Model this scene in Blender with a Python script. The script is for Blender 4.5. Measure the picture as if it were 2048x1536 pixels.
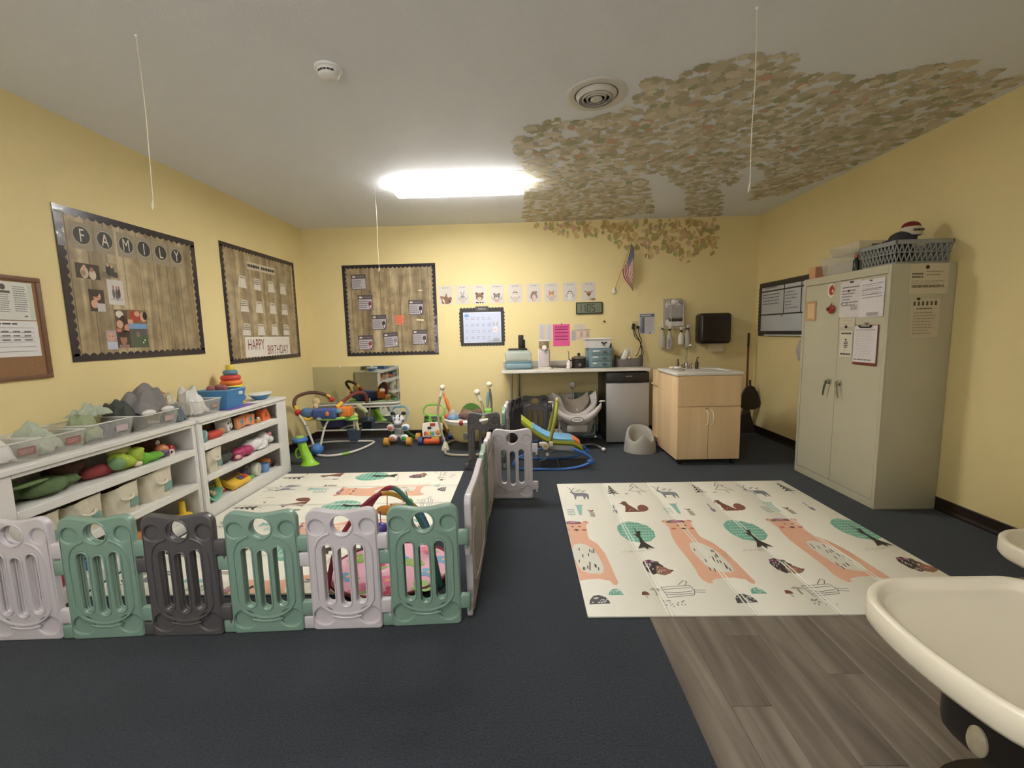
import bpy, bmesh, math, random
from mathutils import Matrix, Vector, noise
random.seed(7)
for o in list(bpy.data.objects): bpy.data.objects.remove(o)
S = bpy.context.scene
COL = S.collection
PI = math.pi
def C(r, g, b):
    f = lambda v: (v/255/12.92) if v <= 10 else (((v/255)+.055)/1.055)**2.4
    return (f(r), f(g), f(b))
# ------------------------------------------------------------------ camera, world, lights, exposure
CAM_H = 1.4031
cd = bpy.data.cameras.new('camera'); cam = bpy.data.objects.new('camera', cd); COL.objects.link(cam)
cd.sensor_fit = 'HORIZONTAL'; cd.sensor_width = 36; cd.lens = 867.5/2048*36; cd.clip_start = .02
Rv = Vector((.99949215, .02123702, -.02375782)); Uv = Vector((.02111294, .11709857, .99289585)); Fv = Vector((-.02386816, .9928932, -.11659072))
cam.matrix_world = Matrix(((Rv.x, Uv.x, -Fv.x, 0), (Rv.y, Uv.y, -Fv.y, 0), (Rv.z, Uv.z, -Fv.z, CAM_H), (0, 0, 0, 1)))
S.camera = cam
W = bpy.data.worlds.new('world'); S.world = W; W.use_nodes = True
W.node_tree.nodes['Background'].inputs[0].default_value = (*C(236, 238, 244), 1); W.node_tree.nodes['Background'].inputs[1].default_value = 2.1      # overcast daylight, let in only by the added window
S.view_settings.view_transform = 'Standard'; S.view_settings.look = 'None'; S.view_settings.gamma = 1
S.view_settings.use_curve_mapping = False
S.view_settings.exposure = 1.45
WX0, WX1, WZ0, WZ1 = -2.5, .1, .85, 2.3      # unseen window, added behind the camera to brighten the room
pd = bpy.data.lights.new('added_window_portal', 'AREA'); pd.shape = 'RECTANGLE'; pd.size = WX1-WX0; pd.size_y = WZ1-WZ0; pd.cycles.is_portal = True
po = bpy.data.objects.new('added_window_portal', pd); COL.objects.link(po); po.location = ((WX0+WX1)/2, -1.615, (WZ0+WZ1)/2); po.rotation_euler = (PI/2, 0, 0)
LAMP_MAIN = 19.0      # emission of the visible ceiling fixture's tubes
LAMP_NEAR = 8.0       # emission of the second fixture, behind the camera
# room: x -2.896..3.119, y -1.6..5.896, z 0..2.841
XL, XR, YB, YF, HC = -2.896, 3.119, 5.896, -1.6, 2.841
# ------------------------------------------------------------------ materials
MATS = {}
def mat(name, col, rough=.55, metal=0, var=.06, scale=8, bump=0, bscale=None, spec=.5, trans=0, alpha=1, emit=None, coat=0, sheen=0):
    if name in MATS: return MATS[name]
    m = bpy.data.materials.new(name); m.use_nodes = True; nt = m.node_tree; N = nt.nodes; L = nt.links
    b = N['Principled BSDF']; b.inputs['Roughness'].default_value = rough; b.inputs['Metallic'].default_value = metal
    b.inputs['Specular IOR Level'].default_value = spec
    tc = N.new('ShaderNodeTexCoord'); nz = N.new('ShaderNodeTexNoise'); nz.inputs['Scale'].default_value = scale; nz.inputs['Detail'].default_value = 4
    L.new(tc.outputs['Object'], nz.inputs['Vector'])
    mx = N.new('ShaderNodeMix'); mx.data_type = 'RGBA'
    mx.inputs[6].default_value = (*[max(0, c*(1-var)) for c in col], 1); mx.inputs[7].default_value = (*[min(1, c*(1+var)) for c in col], 1)
    L.new(nz.outputs['Fac'], mx.inputs[0]); L.new(mx.outputs[2], b.inputs['Base Color'])
    if bump:
        n2 = N.new('ShaderNodeTexNoise'); n2.inputs['Scale'].default_value = bscale or scale*8; n2.inputs['Detail'].default_value = 3
        L.new(tc.outputs['Object'], n2.inputs['Vector'])
        bp = N.new('ShaderNodeBump'); bp.inputs['Strength'].default_value = bump; bp.inputs['Distance'].default_value = .01
        L.new(n2.outputs['Fac'], bp.inputs['Height']); L.new(bp.outputs[0], b.inputs['Normal'])
    if trans: b.inputs['Transmission Weight'].default_value = trans; b.inputs['IOR'].default_value = 1.3
    if alpha < 1: b.inputs['Alpha'].default_value = alpha
    if coat: b.inputs['Coat Weight'].default_value = coat
    if sheen: b.inputs['Sheen Weight'].default_value = sheen
    if emit: b.inputs['Emission Color'].default_value = (*emit[:3], 1); b.inputs['Emission Strength'].default_value = emit[3]
    m.diffuse_color = (*col, 1)
    MATS[name] = m; return m
def pl(name, r, g, b, rough=.4, **k): return mat(name, C(r, g, b), rough, **k)     # plastic by sRGB
def art_mat(rough=.5, name='printed_colour'):
    if name in MATS: return MATS[name]
    m = bpy.data.materials.new(name); m.use_nodes = True; N = m.node_tree.nodes; L = m.node_tree.links
    a = N.new('ShaderNodeVertexColor'); a.layer_name = 'Col'; b = N['Principled BSDF']; b.inputs['Roughness'].default_value = rough
    tc = N.new('ShaderNodeTexCoord'); nz = N.new('ShaderNodeTexNoise'); nz.inputs['Scale'].default_value = 60
    L.new(tc.outputs['Object'], nz.inputs['Vector'])
    mr = N.new('ShaderNodeMapRange'); mr.inputs[3].default_value = .93; mr.inputs[4].default_value = 1.05
    L.new(nz.outputs['Fac'], mr.inputs[0])
    mm = N.new('ShaderNodeMix'); mm.data_type = 'RGBA'; mm.blend_type = 'MULTIPLY'; mm.inputs[0].default_value = 1
    L.new(a.outputs['Color'], mm.inputs[6]); L.new(mr.outputs[0], mm.inputs[7]); L.new(mm.outputs[2], b.inputs['Base Color'])
    MATS[name] = m; return m
# ------------------------------------------------------------------ mesh builder
def frame(o, U, V, Wd): return Matrix(((U[0], V[0], Wd[0], o[0]), (U[1], V[1], Wd[1], o[1]), (U[2], V[2], Wd[2], o[2]), (0, 0, 0, 1)))
I4 = Matrix.Identity(4)
BACK = frame((0, YB, 0), (1, 0, 0), (0, 0, 1), (0, -1, 0))
LEFT = frame((XL, 0, 0), (0, 1, 0), (0, 0, 1), (1, 0, 0))
RIGHT = frame((XR, 0, 0), (0, -1, 0), (0, 0, 1), (-1, 0, 0))
def T(x, y, z, rx=0, ry=0, rz=0): return Matrix.Translation((x, y, z)) @ Matrix.Rotation(rz, 4, 'Z') @ Matrix.Rotation(ry, 4, 'Y') @ Matrix.Rotation(rx, 4, 'X')
FONT = {}
def font_mesh(s):
    if s in FONT: return FONT[s]
    cu = bpy.data.curves.new('t', 'FONT'); cu.body = s; cu.size = 1; cu.align_x = 'CENTER'; cu.resolution_u = 3
    ob = bpy.data.objects.new('t', cu); COL.objects.link(ob)
    bpy.context.view_layer.update()
    me = bpy.data.meshes.new_from_object(ob.evaluated_get(bpy.context.evaluated_depsgraph_get()))
    v = [tuple(p.co) for p in me.vertices]; f = [tuple(p.vertices) for p in me.polygons]
    bpy.data.objects.remove(ob); bpy.data.curves.remove(cu); bpy.data.meshes.remove(me)
    FONT[s] = (v, f); return FONT[s]
class MB:
    def __init__(s, m=None): s.v = []; s.f = []; s.c = []; s.m = m or I4; s.k = []
    def add(s, v, f, col=None, m=None, slot=0):
        n = len(s.v); M = s.m @ m if m is not None else s.m
        s.v += [M @ Vector(p) for p in v]; s.f += [tuple(i+n for i in q) for q in f]; s.c += [col]*len(f); s.k += [slot]*len(f); return s
    def box(s, x0, y0, z0, x1, y1, z1, r=0, seg=2, col=None, m=None, slot=0):
        if r <= 0:
            v = [(x0, y0, z0), (x1, y0, z0), (x1, y1, z0), (x0, y1, z0), (x0, y0, z1), (x1, y0, z1), (x1, y1, z1), (x0, y1, z1)]
            return s.add(v, [(0, 3, 2, 1), (4, 5, 6, 7), (0, 1, 5, 4), (1, 2, 6, 5), (2, 3, 7, 6), (3, 0, 4, 7)], col, m, slot)
        bm = bmesh.new(); bmesh.ops.create_cube(bm, size=1)
        for p in bm.verts: p.co = Vector(((x0+x1)/2+p.co.x*(x1-x0), (y0+y1)/2+p.co.y*(y1-y0), (z0+z1)/2+p.co.z*(z1-z0)))
        bmesh.ops.bevel(bm, geom=bm.edges[:], offset=min(r, .499*min(x1-x0, y1-y0, z1-z0)), segments=seg, affect='EDGES', profile=.5)
        bm.verts.index_update(); s.add([tuple(p.co) for p in bm.verts], [tuple(q.index for q in f.verts) for f in bm.faces], col, m, slot); bm.free(); return s
    def lathe(s, prof, n=20, col=None, m=None, slot=0):
        v = []; f = []
        for r, z in prof: v += [(r*math.cos(2*PI*k/n), r*math.sin(2*PI*k/n), z) for k in range(n)]
        for i in range(len(prof)-1):
            for k in range(n): a = i*n+k; b = i*n+(k+1) % n; f.append((a, b, b+n, a+n))
        if prof[0][0] > 1e-5: f.append(tuple(range(n-1, -1, -1)))
        if prof[-1][0] > 1e-5: f.append(tuple(range((len(prof)-1)*n, len(prof)*n)))
        return s.add(v, f, col, m, slot)
    def cyl(s, p0, p1, r0, r1=None, n=12, col=None, m=None, slot=0):
        return s.tube([p0, p1], [r0, r0 if r1 is None else r1], n, col=col, m=m, slot=slot)
    def tube(s, pts, r, n=8, closed=False, col=None, m=None, slot=0):
        P = [Vector(p) for p in pts]; K = len(P); rr = r if isinstance(r, (list, tuple)) else [r]*K
        v = []; f = []; up = None
        for i in range(K):
            a = P[(i-1) % K] if (closed or i > 0) else P[i]; b = P[(i+1) % K] if (closed or i < K-1) else P[i]
            t = (b-a).normalized()
            if up is None:
                up = t.orthogonal().normalized()
            else:
                up = (up - t*up.dot(t)); up = up.normalized() if up.length > 1e-6 else t.orthogonal().normalized()
            w = t.cross(up)
            for k in range(n): ang = 2*PI*k/n; v.append(tuple(P[i]+(up*math.cos(ang)+w*math.sin(ang))*rr[i]))
        for i in range(K if closed else K-1):
            j = (i+1) % K
            for k in range(n): f.append((i*n+k, i*n+(k+1) % n, j*n+(k+1) % n, j*n+k))
        if not closed: f.append(tuple(range(n-1, -1, -1))); f.append(tuple(range((K-1)*n, K*n)))
        return s.add(v, f, col, m, slot)
    def ell(s, c, r, nu=14, nv=9, col=None, m=None, slot=0):
        if not isinstance(r, (list, tuple)): r = (r, r, r)
        v = [(c[0], c[1], c[2]-r[2])]; f = []
        for j in range(1, nv):
            ph = -PI/2+PI*j/nv
            v += [(c[0]+r[0]*math.cos(ph)*math.cos(2*PI*k/nu), c[1]+r[1]*math.cos(ph)*math.sin(2*PI*k/nu), c[2]+r[2]*math.sin(ph)) for k in range(nu)]
        v.append((c[0], c[1], c[2]+r[2])); e = len(v)-1
        for k in range(nu): f.append((0, 1+(k+1) % nu, 1+k)); f.append((e, e-nu+k, e-nu+(k+1) % nu))
        for j in range(nv-2):
            for k in range(nu): a = 1+j*nu+k; b = 1+j*nu+(k+1) % nu; f.append((a, b, b+nu, a+nu))
        return s.add(v, f, col, m, slot)
    def torus(s, c, R, r, n=28, k=10, axis='z', sq=1, col=None, m=None, slot=0):
        pts = []
        for i in range(n):
            a = 2*PI*i/n; x, y = R*math.cos(a), R*math.sin(a)*sq
            pts.append((c[0]+x, c[1]+y, c[2]) if axis == 'z' else ((c[0]+x, c[1], c[2]+y) if axis == 'y' else (c[0], c[1]+x, c[2]+y)))
        return s.tube(pts, r, k, True, col, m, slot)
    def prism(s, poly, z0, z1, col=None, m=None, slot=0):
        n = len(poly); a = sum(poly[i][0]*poly[(i+1) % n][1]-poly[(i+1) % n][0]*poly[i][1] for i in range(n))
        if a < 0: poly = poly[::-1]
        v = [(x, y, z0) for x, y in poly]+[(x, y, z1) for x, y in poly]
        return s.add(v, [tuple(range(n-1, -1, -1)), tuple(range(n, 2*n))]+[(i, (i+1) % n, n+(i+1) % n, n+i) for i in range(n)], col, m, slot)
    def frustum(s, a0, b0, z0, a1, b1, z1, t=None, col=None, m=None, slot=0):   # rectangular frustum, half sizes; t = open tub with wall t
        def ring(a, b, z): return [(-a, -b, z), (a, -b, z), (a, b, z), (-a, b, z)]
        q = lambda i, j: [(i*4+k, i*4+(k+1) % 4, j*4+(k+1) % 4, j*4+k) for k in range(4)]
        if t is None: return s.add(ring(a0, b0, z0)+ring(a1, b1, z1), [(3, 2, 1, 0), (4, 5, 6, 7)]+q(0, 1), col, m, slot)
        v = ring(a0, b0, z0)+ring(a1, b1, z1)+ring(a1-t, b1-t, z1)+ring(a0-t, b0-t, z0+t)
        return s.add(v, [(3, 2, 1, 0)]+q(0, 1)+q(1, 2)+q(2, 3)+[(12, 13, 14, 15)], col, m, slot)
    def grid(s, fn, nu, nv, col=None, m=None, slot=0, thick=0):
        v = [fn(i/nu, j/nv) for j in range(nv+1) for i in range(nu+1)]
        f = [(j*(nu+1)+i, j*(nu+1)+i+1, (j+1)*(nu+1)+i+1, (j+1)*(nu+1)+i) for j in range(nv) for i in range(nu)]
        if thick:
            n = len(v); v += [(p[0], p[1], p[2]-thick) for p in v]; f += [tuple(n+i for i in q[::-1]) for q in f]
            per = [i for i in range(nu+1)]+[j*(nu+1)+nu for j in range(1, nv+1)]+[nv*(nu+1)+i for i in range(nu-1, -1, -1)]+[j*(nu+1) for j in range(nv-1, 0, -1)]
            for i in range(len(per)): a, b = per[i], per[(i+1) % len(per)]; f.append((a, n+a, n+b, b))
        return s.add(v, f, col, m, slot)
    def mesh(s, name, smooth=True, angle=40):
        me = bpy.data.meshes.new(name); me.from_pydata([tuple(p) for p in s.v], [], s.f)
        if any(s.k):
            me.polygons.foreach_set('material_index', s.k)
        if any(c is not None for c in s.c):
            at = me.color_attributes.new('Col', 'FLOAT_COLOR', 'CORNER'); arr = []
            for p, c in zip(me.polygons, s.c): arr += [*(c or (.8, .8, .8)), 1]*p.loop_total
            at.data.foreach_set('color', arr)
        if smooth:
            me.polygons.foreach_set('use_smooth', [True]*len(me.polygons)); me.set_sharp_from_angle(angle=math.radians(angle))
        me.update(); return me
    def build(s, name, m, parent=None, smooth=True, angle=40):
        o = bpy.data.objects.new(name, s.mesh(name, smooth, angle)); COL.objects.link(o)
        for q in (m if isinstance(m, (list, tuple)) else [m]): o.data.materials.append(q)
        if parent is not None: o.parent = parent
        return o
class Art(MB):      # flat coloured print in a u,v,w frame: every shape a hair above the last
    def __init__(s, fr, w=0., rot=0, c=(0, 0)):
        super().__init__(fr); s.w = w; s.a = rot; s.cc = c; s.step = .00025
    def P(s, u, v):
        if not s.a: return (u, v)
        du, dv = u-s.cc[0], v-s.cc[1]; return (s.cc[0]+du*math.cos(s.a)-dv*math.sin(s.a), s.cc[1]+du*math.sin(s.a)+dv*math.cos(s.a))
    def base(s, u0, v0, u1, v1, t, col):
        p = [s.P(*q) for q in ((u0, v0), (u1, v0), (u1, v1), (u0, v1))]; s.prism(p, s.w, s.w+t, col); s.w += t; return s
    def poly(s, pts, col):
        s.w += s.step; p = [s.P(*q) for q in pts]; n = len(p)
        if sum(p[i][0]*p[(i+1) % n][1]-p[(i+1) % n][0]*p[i][1] for i in range(n)) < 0: p = p[::-1]
        return s.add([(a, b, s.w) for a, b in p], [tuple(range(n))], col)
    def rect(s, u0, v0, u1, v1, col): return s.poly([(u0, v0), (u1, v0), (u1, v1), (u0, v1)], col)
    def oval(s, u, v, a, b, col, ang=0, n=16):
        return s.poly([(u+a*math.cos(2*PI*k/n)*math.cos(ang)-b*math.sin(2*PI*k/n)*math.sin(ang), v+a*math.cos(2*PI*k/n)*math.sin(ang)+b*math.sin(2*PI*k/n)*math.cos(ang)) for k in range(n)], col)
    def line(s, pts, wd, col):
        s.w += s.step
        for (a, b), (c, d) in zip(pts, pts[1:]):
            (a, b), (c, d) = s.P(a, b), s.P(c, d); L = math.hypot(c-a, d-b) or 1; nx, ny = -(d-b)/L*wd/2, (c-a)/L*wd/2
            s.add([(a-nx, b-ny, s.w), (c-nx, d-ny, s.w), (c+nx, d+ny, s.w), (a+nx, b+ny, s.w)], [(0, 1, 2, 3)], col)
        return s
    def text(s, t, u, v, size, col, sx=1):
        s.w += s.step; vv, ff = font_mesh(t); s.add([(*s.P(u+x*size*sx, v+y*size), s.w) for x, y, z in vv], ff, col); return s
    def words(s, u0, v0, u1, v1, n, col, th=.4, fill=.8):    # unreadable lines of small print
        s.w += s.step; h = (v1-v0)/n; rnd = random.Random(int(u0*1e4)+int(v0*1e4)+n)
        for i in range(n):
            v = v1-(i+.5)*h; u = u0; end = u0+(u1-u0)*(fill+(1-fill)*rnd.random())
            while u < end:
                e = min(end, u+(u1-u0)*rnd.uniform(.08, .22))
                p = [s.P(*q) for q in ((u, v-h*th/2), (e, v-h*th/2), (e, v+h*th/2), (u, v+h*th/2))]
                s.add([(a, b, s.w) for a, b in p], [(0, 1, 2, 3)], col); u = e+(u1-u0)*.025
        return s
    def build(s, name, parent=None, rough=.5, m=None): return super().build(name, m or art_mat(rough, 'printed_colour' if rough == .5 else 'printed_colour_%d' % int(rough*100)), parent, smooth=False)
def tag(o, label, cat, group=None, kind=None):
    if label: o['label'] = label
    if cat: o['category'] = cat
    if group: o['group'] = group
    if kind: o['kind'] = kind
    return o
def thing(name, label, cat, loc=(0, 0, 0), rz=0, group=None):
    o = bpy.data.objects.new(name, None); COL.objects.link(o); o.location = loc; o.rotation_euler = (0, 0, rz); o.empty_display_size = .05
    return tag(o, label, cat, group)
def struct(name, mb, m, smooth=False):
    o = mb.build(name, m, None, smooth); o['kind'] = 'structure'; return o
def copy_tree(o, parent=None):
    c = o.copy(); COL.objects.link(c)
    if parent is not None: c.parent = parent
    for ch in list(o.children): copy_tree(ch, c)
    return c
def arc(c, r, a0, a1, n, plane='xz'):
    out = []
    for i in range(n+1):
        a = a0+(a1-a0)*i/n; x, y = r*math.cos(a), r*math.sin(a)
        out.append((c[0]+x, c[1], c[2]+y) if plane == 'xz' else ((c[0], c[1]+x, c[2]+y) if plane == 'yz' else (c[0]+x, c[1]+y, c[2])))
    return out
def smoothpath(pts, n=6):
    P = [Vector(p) for p in pts]; out = []
    for i in range(len(P)-1):
        a = P[max(0, i-1)]; b = P[i]; c = P[i+1]; d = P[min(len(P)-1, i+2)]
        for k in range(n):
            t = k/n; out.append(tuple(.5*((2*b)+(c-a)*t+(2*a-5*b+4*c-d)*t*t+(3*b-a-3*c+d)*t**3)))
    out.append(tuple(P[-1])); return out
# ------------------------------------------------------------------ structure materials
def wall_mat():
    m = mat('yellow_wall_paint', C(230, 211, 153), .62, var=.03, scale=1.3, bump=.12, bscale=160); return m
def carpet_mat():
    m = bpy.data.materials.new('carpet'); m.use_nodes = True; N = m.node_tree.nodes; L = m.node_tree.links; b = N['Principled BSDF']
    b.inputs['Roughness'].default_value = .95; b.inputs['Specular IOR Level'].default_value = .15; b.inputs['Sheen Weight'].default_value = .15
    tc = N.new('ShaderNodeTexCoord'); n1 = N.new('ShaderNodeTexNoise'); n1.inputs['Scale'].default_value = 130; n1.inputs['Detail'].default_value = 5; n1.inputs['Roughness'].default_value = .75
    n2 = N.new('ShaderNodeTexNoise'); n2.inputs['Scale'].default_value = 2.2; n2.inputs['Detail'].default_value = 3
    for n in (n1, n2): L.new(tc.outputs['Object'], n.inputs['Vector'])
    r = N.new('ShaderNodeValToRGB'); r.color_ramp.elements[0].position = .33; r.color_ramp.elements[1].position = .7
    r.color_ramp.elements[0].color = (*C(26, 31, 37), 1); r.color_ramp.elements[1].color = (*C(62, 69, 78), 1)
    L.new(n1.outputs['Fac'], r.inputs[0])
    mr = N.new('ShaderNodeMapRange'); mr.inputs[3].default_value = .85; mr.inputs[4].default_value = 1.15; L.new(n2.outputs['Fac'], mr.inputs[0])
    mm = N.new('ShaderNodeMix'); mm.data_type = 'RGBA'; mm.blend_type = 'MULTIPLY'; mm.inputs[0].default_value = 1
    L.new(r.outputs[0], mm.inputs[6]); L.new(mr.outputs[0], mm.inputs[7]); L.new(mm.outputs[2], b.inputs['Base Color'])
    bp = N.new('ShaderNodeBump'); bp.inputs['Strength'].default_value = .9; bp.inputs['Distance'].default_value = .006
    L.new(n1.outputs['Fac'], bp.inputs['Height']); L.new(bp.outputs[0], b.inputs['Normal']); return m
def grain_mat(name, c0, c1, c2, sx, sy, sz, rough=.5, detail=6, coord='Object'):
    m = bpy.data.materials.new(name); m.use_nodes = True; N = m.node_tree.nodes; L = m.node_tree.links; b = N['Principled BSDF']; b.inputs['Roughness'].default_value = rough
    tc = N.new('ShaderNodeTexCoord'); mp = N.new('ShaderNodeMapping'); mp.inputs['Scale'].default_value = (sx, sy, sz)
    oi = N.new('ShaderNodeObjectInfo'); av = N.new('ShaderNodeVectorMath'); av.operation = 'ADD'
    mu = N.new('ShaderNodeMath'); mu.operation = 'MULTIPLY'; mu.inputs[1].default_value = 17; L.new(oi.outputs['Random'], mu.inputs[0])
    L.new(tc.outputs[coord], mp.inputs[0]); L.new(mp.outputs[0], av.inputs[0]); L.new(mu.outputs[0], av.inputs[1])
    n = N.new('ShaderNodeTexNoise'); n.inputs['Scale'].default_value = 1; n.inputs['Detail'].default_value = detail; n.inputs['Distortion'].default_value = .6
    L.new(av.outputs[0], n.inputs['Vector']); r = N.new('ShaderNodeValToRGB')
    r.color_ramp.elements[0].position = .3; r.color_ramp.elements[0].color = (*c0, 1); r.color_ramp.elements[1].position = .72; r.color_ramp.elements[1].color = (*c2, 1)
    e = r.color_ramp.elements.new(.5); e.color = (*c1, 1)
    L.new(n.outputs['Fac'], r.inputs[0]); L.new(r.outputs[0], b.inputs['Base Color']); MATS[name] = m; return m
WALL = wall_mat(); CARPET = carpet_mat()
CEIL = mat('ceiling_paint', C(232, 234, 238), .75, var=.025, scale=1.1, bump=.25, bscale=120)
PLANK = grain_mat('grey_vinyl_plank', C(95, 86, 77), C(122, 112, 101), C(150, 140, 127), 14, 1.1, 3, .38)
BASEB = mat('dark_brown_vinyl_base', C(38, 27, 20), .45)
# ------------------------------------------------------------------ room shell
flo = struct('floor', MB().box(XL-.1, YF-.1, -.12, XR+.1, YB+.1, 0), CARPET)
struct('ceiling', MB().box(XL-.1, YF-.1, HC, XR+.1, YB+.1, HC+.1), CEIL)
struct('wall_back', MB().box(XL-.1, YB, 0, XR+.1, YB+.1, HC), WALL)
struct('wall_left', MB().box(XL-.1, YF, 0, XL, YB, HC), WALL)
struct('wall_right', MB().box(XR, YF, 0, XR+.1, YB, HC), WALL)
fw = MB()
for a, b, c, d in ((XL-.1, 0, XR+.1, WZ0), (XL-.1, WZ1, XR+.1, HC), (XL-.1, WZ0, WX0, WZ1), (WX1, WZ0, XR+.1, WZ1)): fw.box(a, YF-.1, b, c, YF, d)
struct('wall_front', fw, WALL)
win = struct('added_window_1', MB().box(WX0, YF-.06, WZ0, WX1, YF-.055, WZ1), mat('added_window_glass', (.95, .97, .97), .02, alpha=.06, var=.01))  # assumed window, added for its daylight on ceiling and walls
WFR = mat('white_added_window_frame', C(228, 226, 220), .4)
for a, b, c, d in ((WX0, WZ0, WX1, WZ0+.05), (WX0, WZ1-.05, WX1, WZ1), (WX0, WZ0, WX0+.05, WZ1), (WX1-.05, WZ0, WX1, WZ1), ((WX0+WX1)/2-.03, WZ0, (WX0+WX1)/2+.03, WZ1)): MB().box(a, YF-.085, b, c, YF-.03, d, .004, 1).build('frame_bar', WFR, win)
MB().box(WX0-.05, YF-.1, WZ0-.03, WX1+.05, YF+.06, WZ0, .005, 1).build('added_window_sill', WFR, win)
def baseboard(name, m, L0, L1):
    prof = [(0, 0), (.012, 0), (.012, .012), (.006, .03), (.006, .092), (.002, .098), (0, .098)]
    v = [(L0, b, a) for a, b in prof]+[(L1, b, a) for a, b in prof]; n = len(prof)
    mb = MB(m); mb.add(v, [tuple(range(n)), tuple(range(2*n-1, n-1, -1))]+[(i, i+n, (i+1) % n+n, (i+1) % n) for i in range(n)]); struct(name, mb, BASEB)
baseboard('baseboard_back', BACK, XL, XR); baseboard('baseboard_left', LEFT, YF, YB-.012); baseboard('baseboard_right', RIGHT, -YB+.012, -YF)
# vinyl planks let into the carpet, running away from the camera
PX0 = .6; pw = .152; shared = {}
for i in range(17):
    x0 = PX0+i*pw; x1 = min(x0+pw, XR-.013)
    if x1-x0 < .03: break
    ys = [-1.585]; off = (i*.47) % 1.22
    y = -1.585+.25+off*.8
    while y < 2.3: ys.append(y); y += 1.22
    ys.append(2.3)
    for a, b in zip(ys, ys[1:]):
        if b < .5: continue       # behind the camera
        o = MB().box(-(x1-x0)/2+.0006, -(b-a)/2+.0006, 0, (x1-x0)/2-.0006, (b-a)/2-.0006, .004, .0008, 1).build('plank', PLANK, flo, False)
        o.location = ((x0+x1)/2, (a+b)/2, 0)
# ------------------------------------------------------------------ ceiling fixtures
TUBE = mat('glowing_tube', (1, 1, 1), .5, emit=(1, .985, .96, LAMP_MAIN*.3), var=0)
TUBE2 = mat('glowing_tube_near', (1, 1, 1), .5, emit=(1, .985, .96, LAMP_NEAR*.4), var=0)
LENS = mat('lit_acrylic_lens', (.93, .95, .95), .2, var=.01, alpha=.5, emit=(1, .985, .96, LAMP_MAIN*2)); LENSS = mat('lit_acrylic_side', (.93, .95, .95), .2, var=.01, alpha=.4, emit=(1, .985, .96, 1.2)); LENS2 = mat('lit_acrylic_lens_near', (.93, .95, .95), .2, var=.01, alpha=.5, emit=(1, .985, .96, LAMP_NEAR*2))
FIXW = pl('fixture_white_enamel', 235, 234, 230, .35)
def fixture(x0, x1, y0, y1, label, tube, lit):
    t = thing('ceiling_light', label, 'ceiling light', ((x0+x1)/2, (y0+y1)/2, HC), 0)
    w = (x1-x0)/2; d = (y1-y0)/2
    MB().box(-w+.02, -d*.55, -.03, w-.02, d*.55, -.001, .006).build('housing', FIXW, t)
    for yy in (-d*.36, d*.36):
        MB().cyl((-w+.05, yy, -.055), (w-.05, yy, -.055), .019, n=12).build('fluorescent_tube', tube, t)
    prof = [(-d, -.004), (-d, -.03), (-d+.035, -.085), (d-.035, -.085), (d, -.03), (d, -.004)]
    L = MB(); L2 = MB()
    for i in range(len(prof)-1):
        (a, b), (c, e) = prof[i], prof[i+1]; (L if i == 2 else L2).add([(-w, a, b), (w, a, b), (w, c, e), (-w, c, e)], [(0, 1, 2, 3)])
    L.build('lens', LENS if lit == 1 else LENS2, t, False); L2.build('lens_side', LENSS, t, False)
    for sx in (-1, 1):
        MB(frame((sx*w, 0, 0), (0, 1, 0), (0, 0, 1), (1, 0, 0))).prism([(a, b) for a, b in prof], -.004, .004).build('end_cap', mat('clear_end_cap', (.9, .92, .92), .15, alpha=.35, var=.01), t)
    return t
fixture(-1.185, .052, 4.205, 4.5, 'long fluorescent ceiling light with clear lens beside the painted leaves', TUBE, 1)
fixture(-1.6, -.36, .3, .6, 'second fluorescent ceiling light nearer the front wall, away from the painted leaves', TUBE2, 2)
# round vent
VW = pl('vent_enamel', 214, 209, 199, .45); VD = pl('vent_shadow_grey', 88, 84, 80, .7)
t = thing('ceiling_vent', 'round white ceiling vent with concentric rings', 'vent', (.49, 2.855, HC))
MB().lathe([(.186, 0), (.186, -.006), (.17, -.012), (.135, -.006), (.13, 0)], 40).build('flange', VW, t)
MB().lathe([(.132, -.0005), (.132, -.002), (0, -.002)], 32).build('duct_backing', VD, t)
for r in (.113, .086, .06): MB().lathe([(r+.012, -.003), (r+.011, -.006), (r-.004, -.03), (r-.007, -.03), (r+.006, -.004)], 36).build('ring', VW, t)
MB().lathe([(.034, -.004), (.036, -.03), (.02, -.034), (.005, -.035), (0, -.033)], 28).build('centre_cone', VW, t)
t = thing('smoke_detector', 'small round white smoke detector on the ceiling', 'smoke detector', (-1.007, 2.495, HC))
MB().lathe([(.072, -.0005), (.072, -.012), (.06, -.016), (.052, -.04), (.04, -.05), (0, -.052)], 28).build('body', FIXW, t)
sl = MB()
for k in range(5): a = -PI/2+(k-2)*.35; sl.box(-.008, -.003, -.004, .008, .003, .004, m=T(.054*math.cos(a), .054*math.sin(a), -.03, rz=a+PI/2))
sl.build('slots', pl('slot_dark', 60, 58, 55, .7), t)
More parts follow.
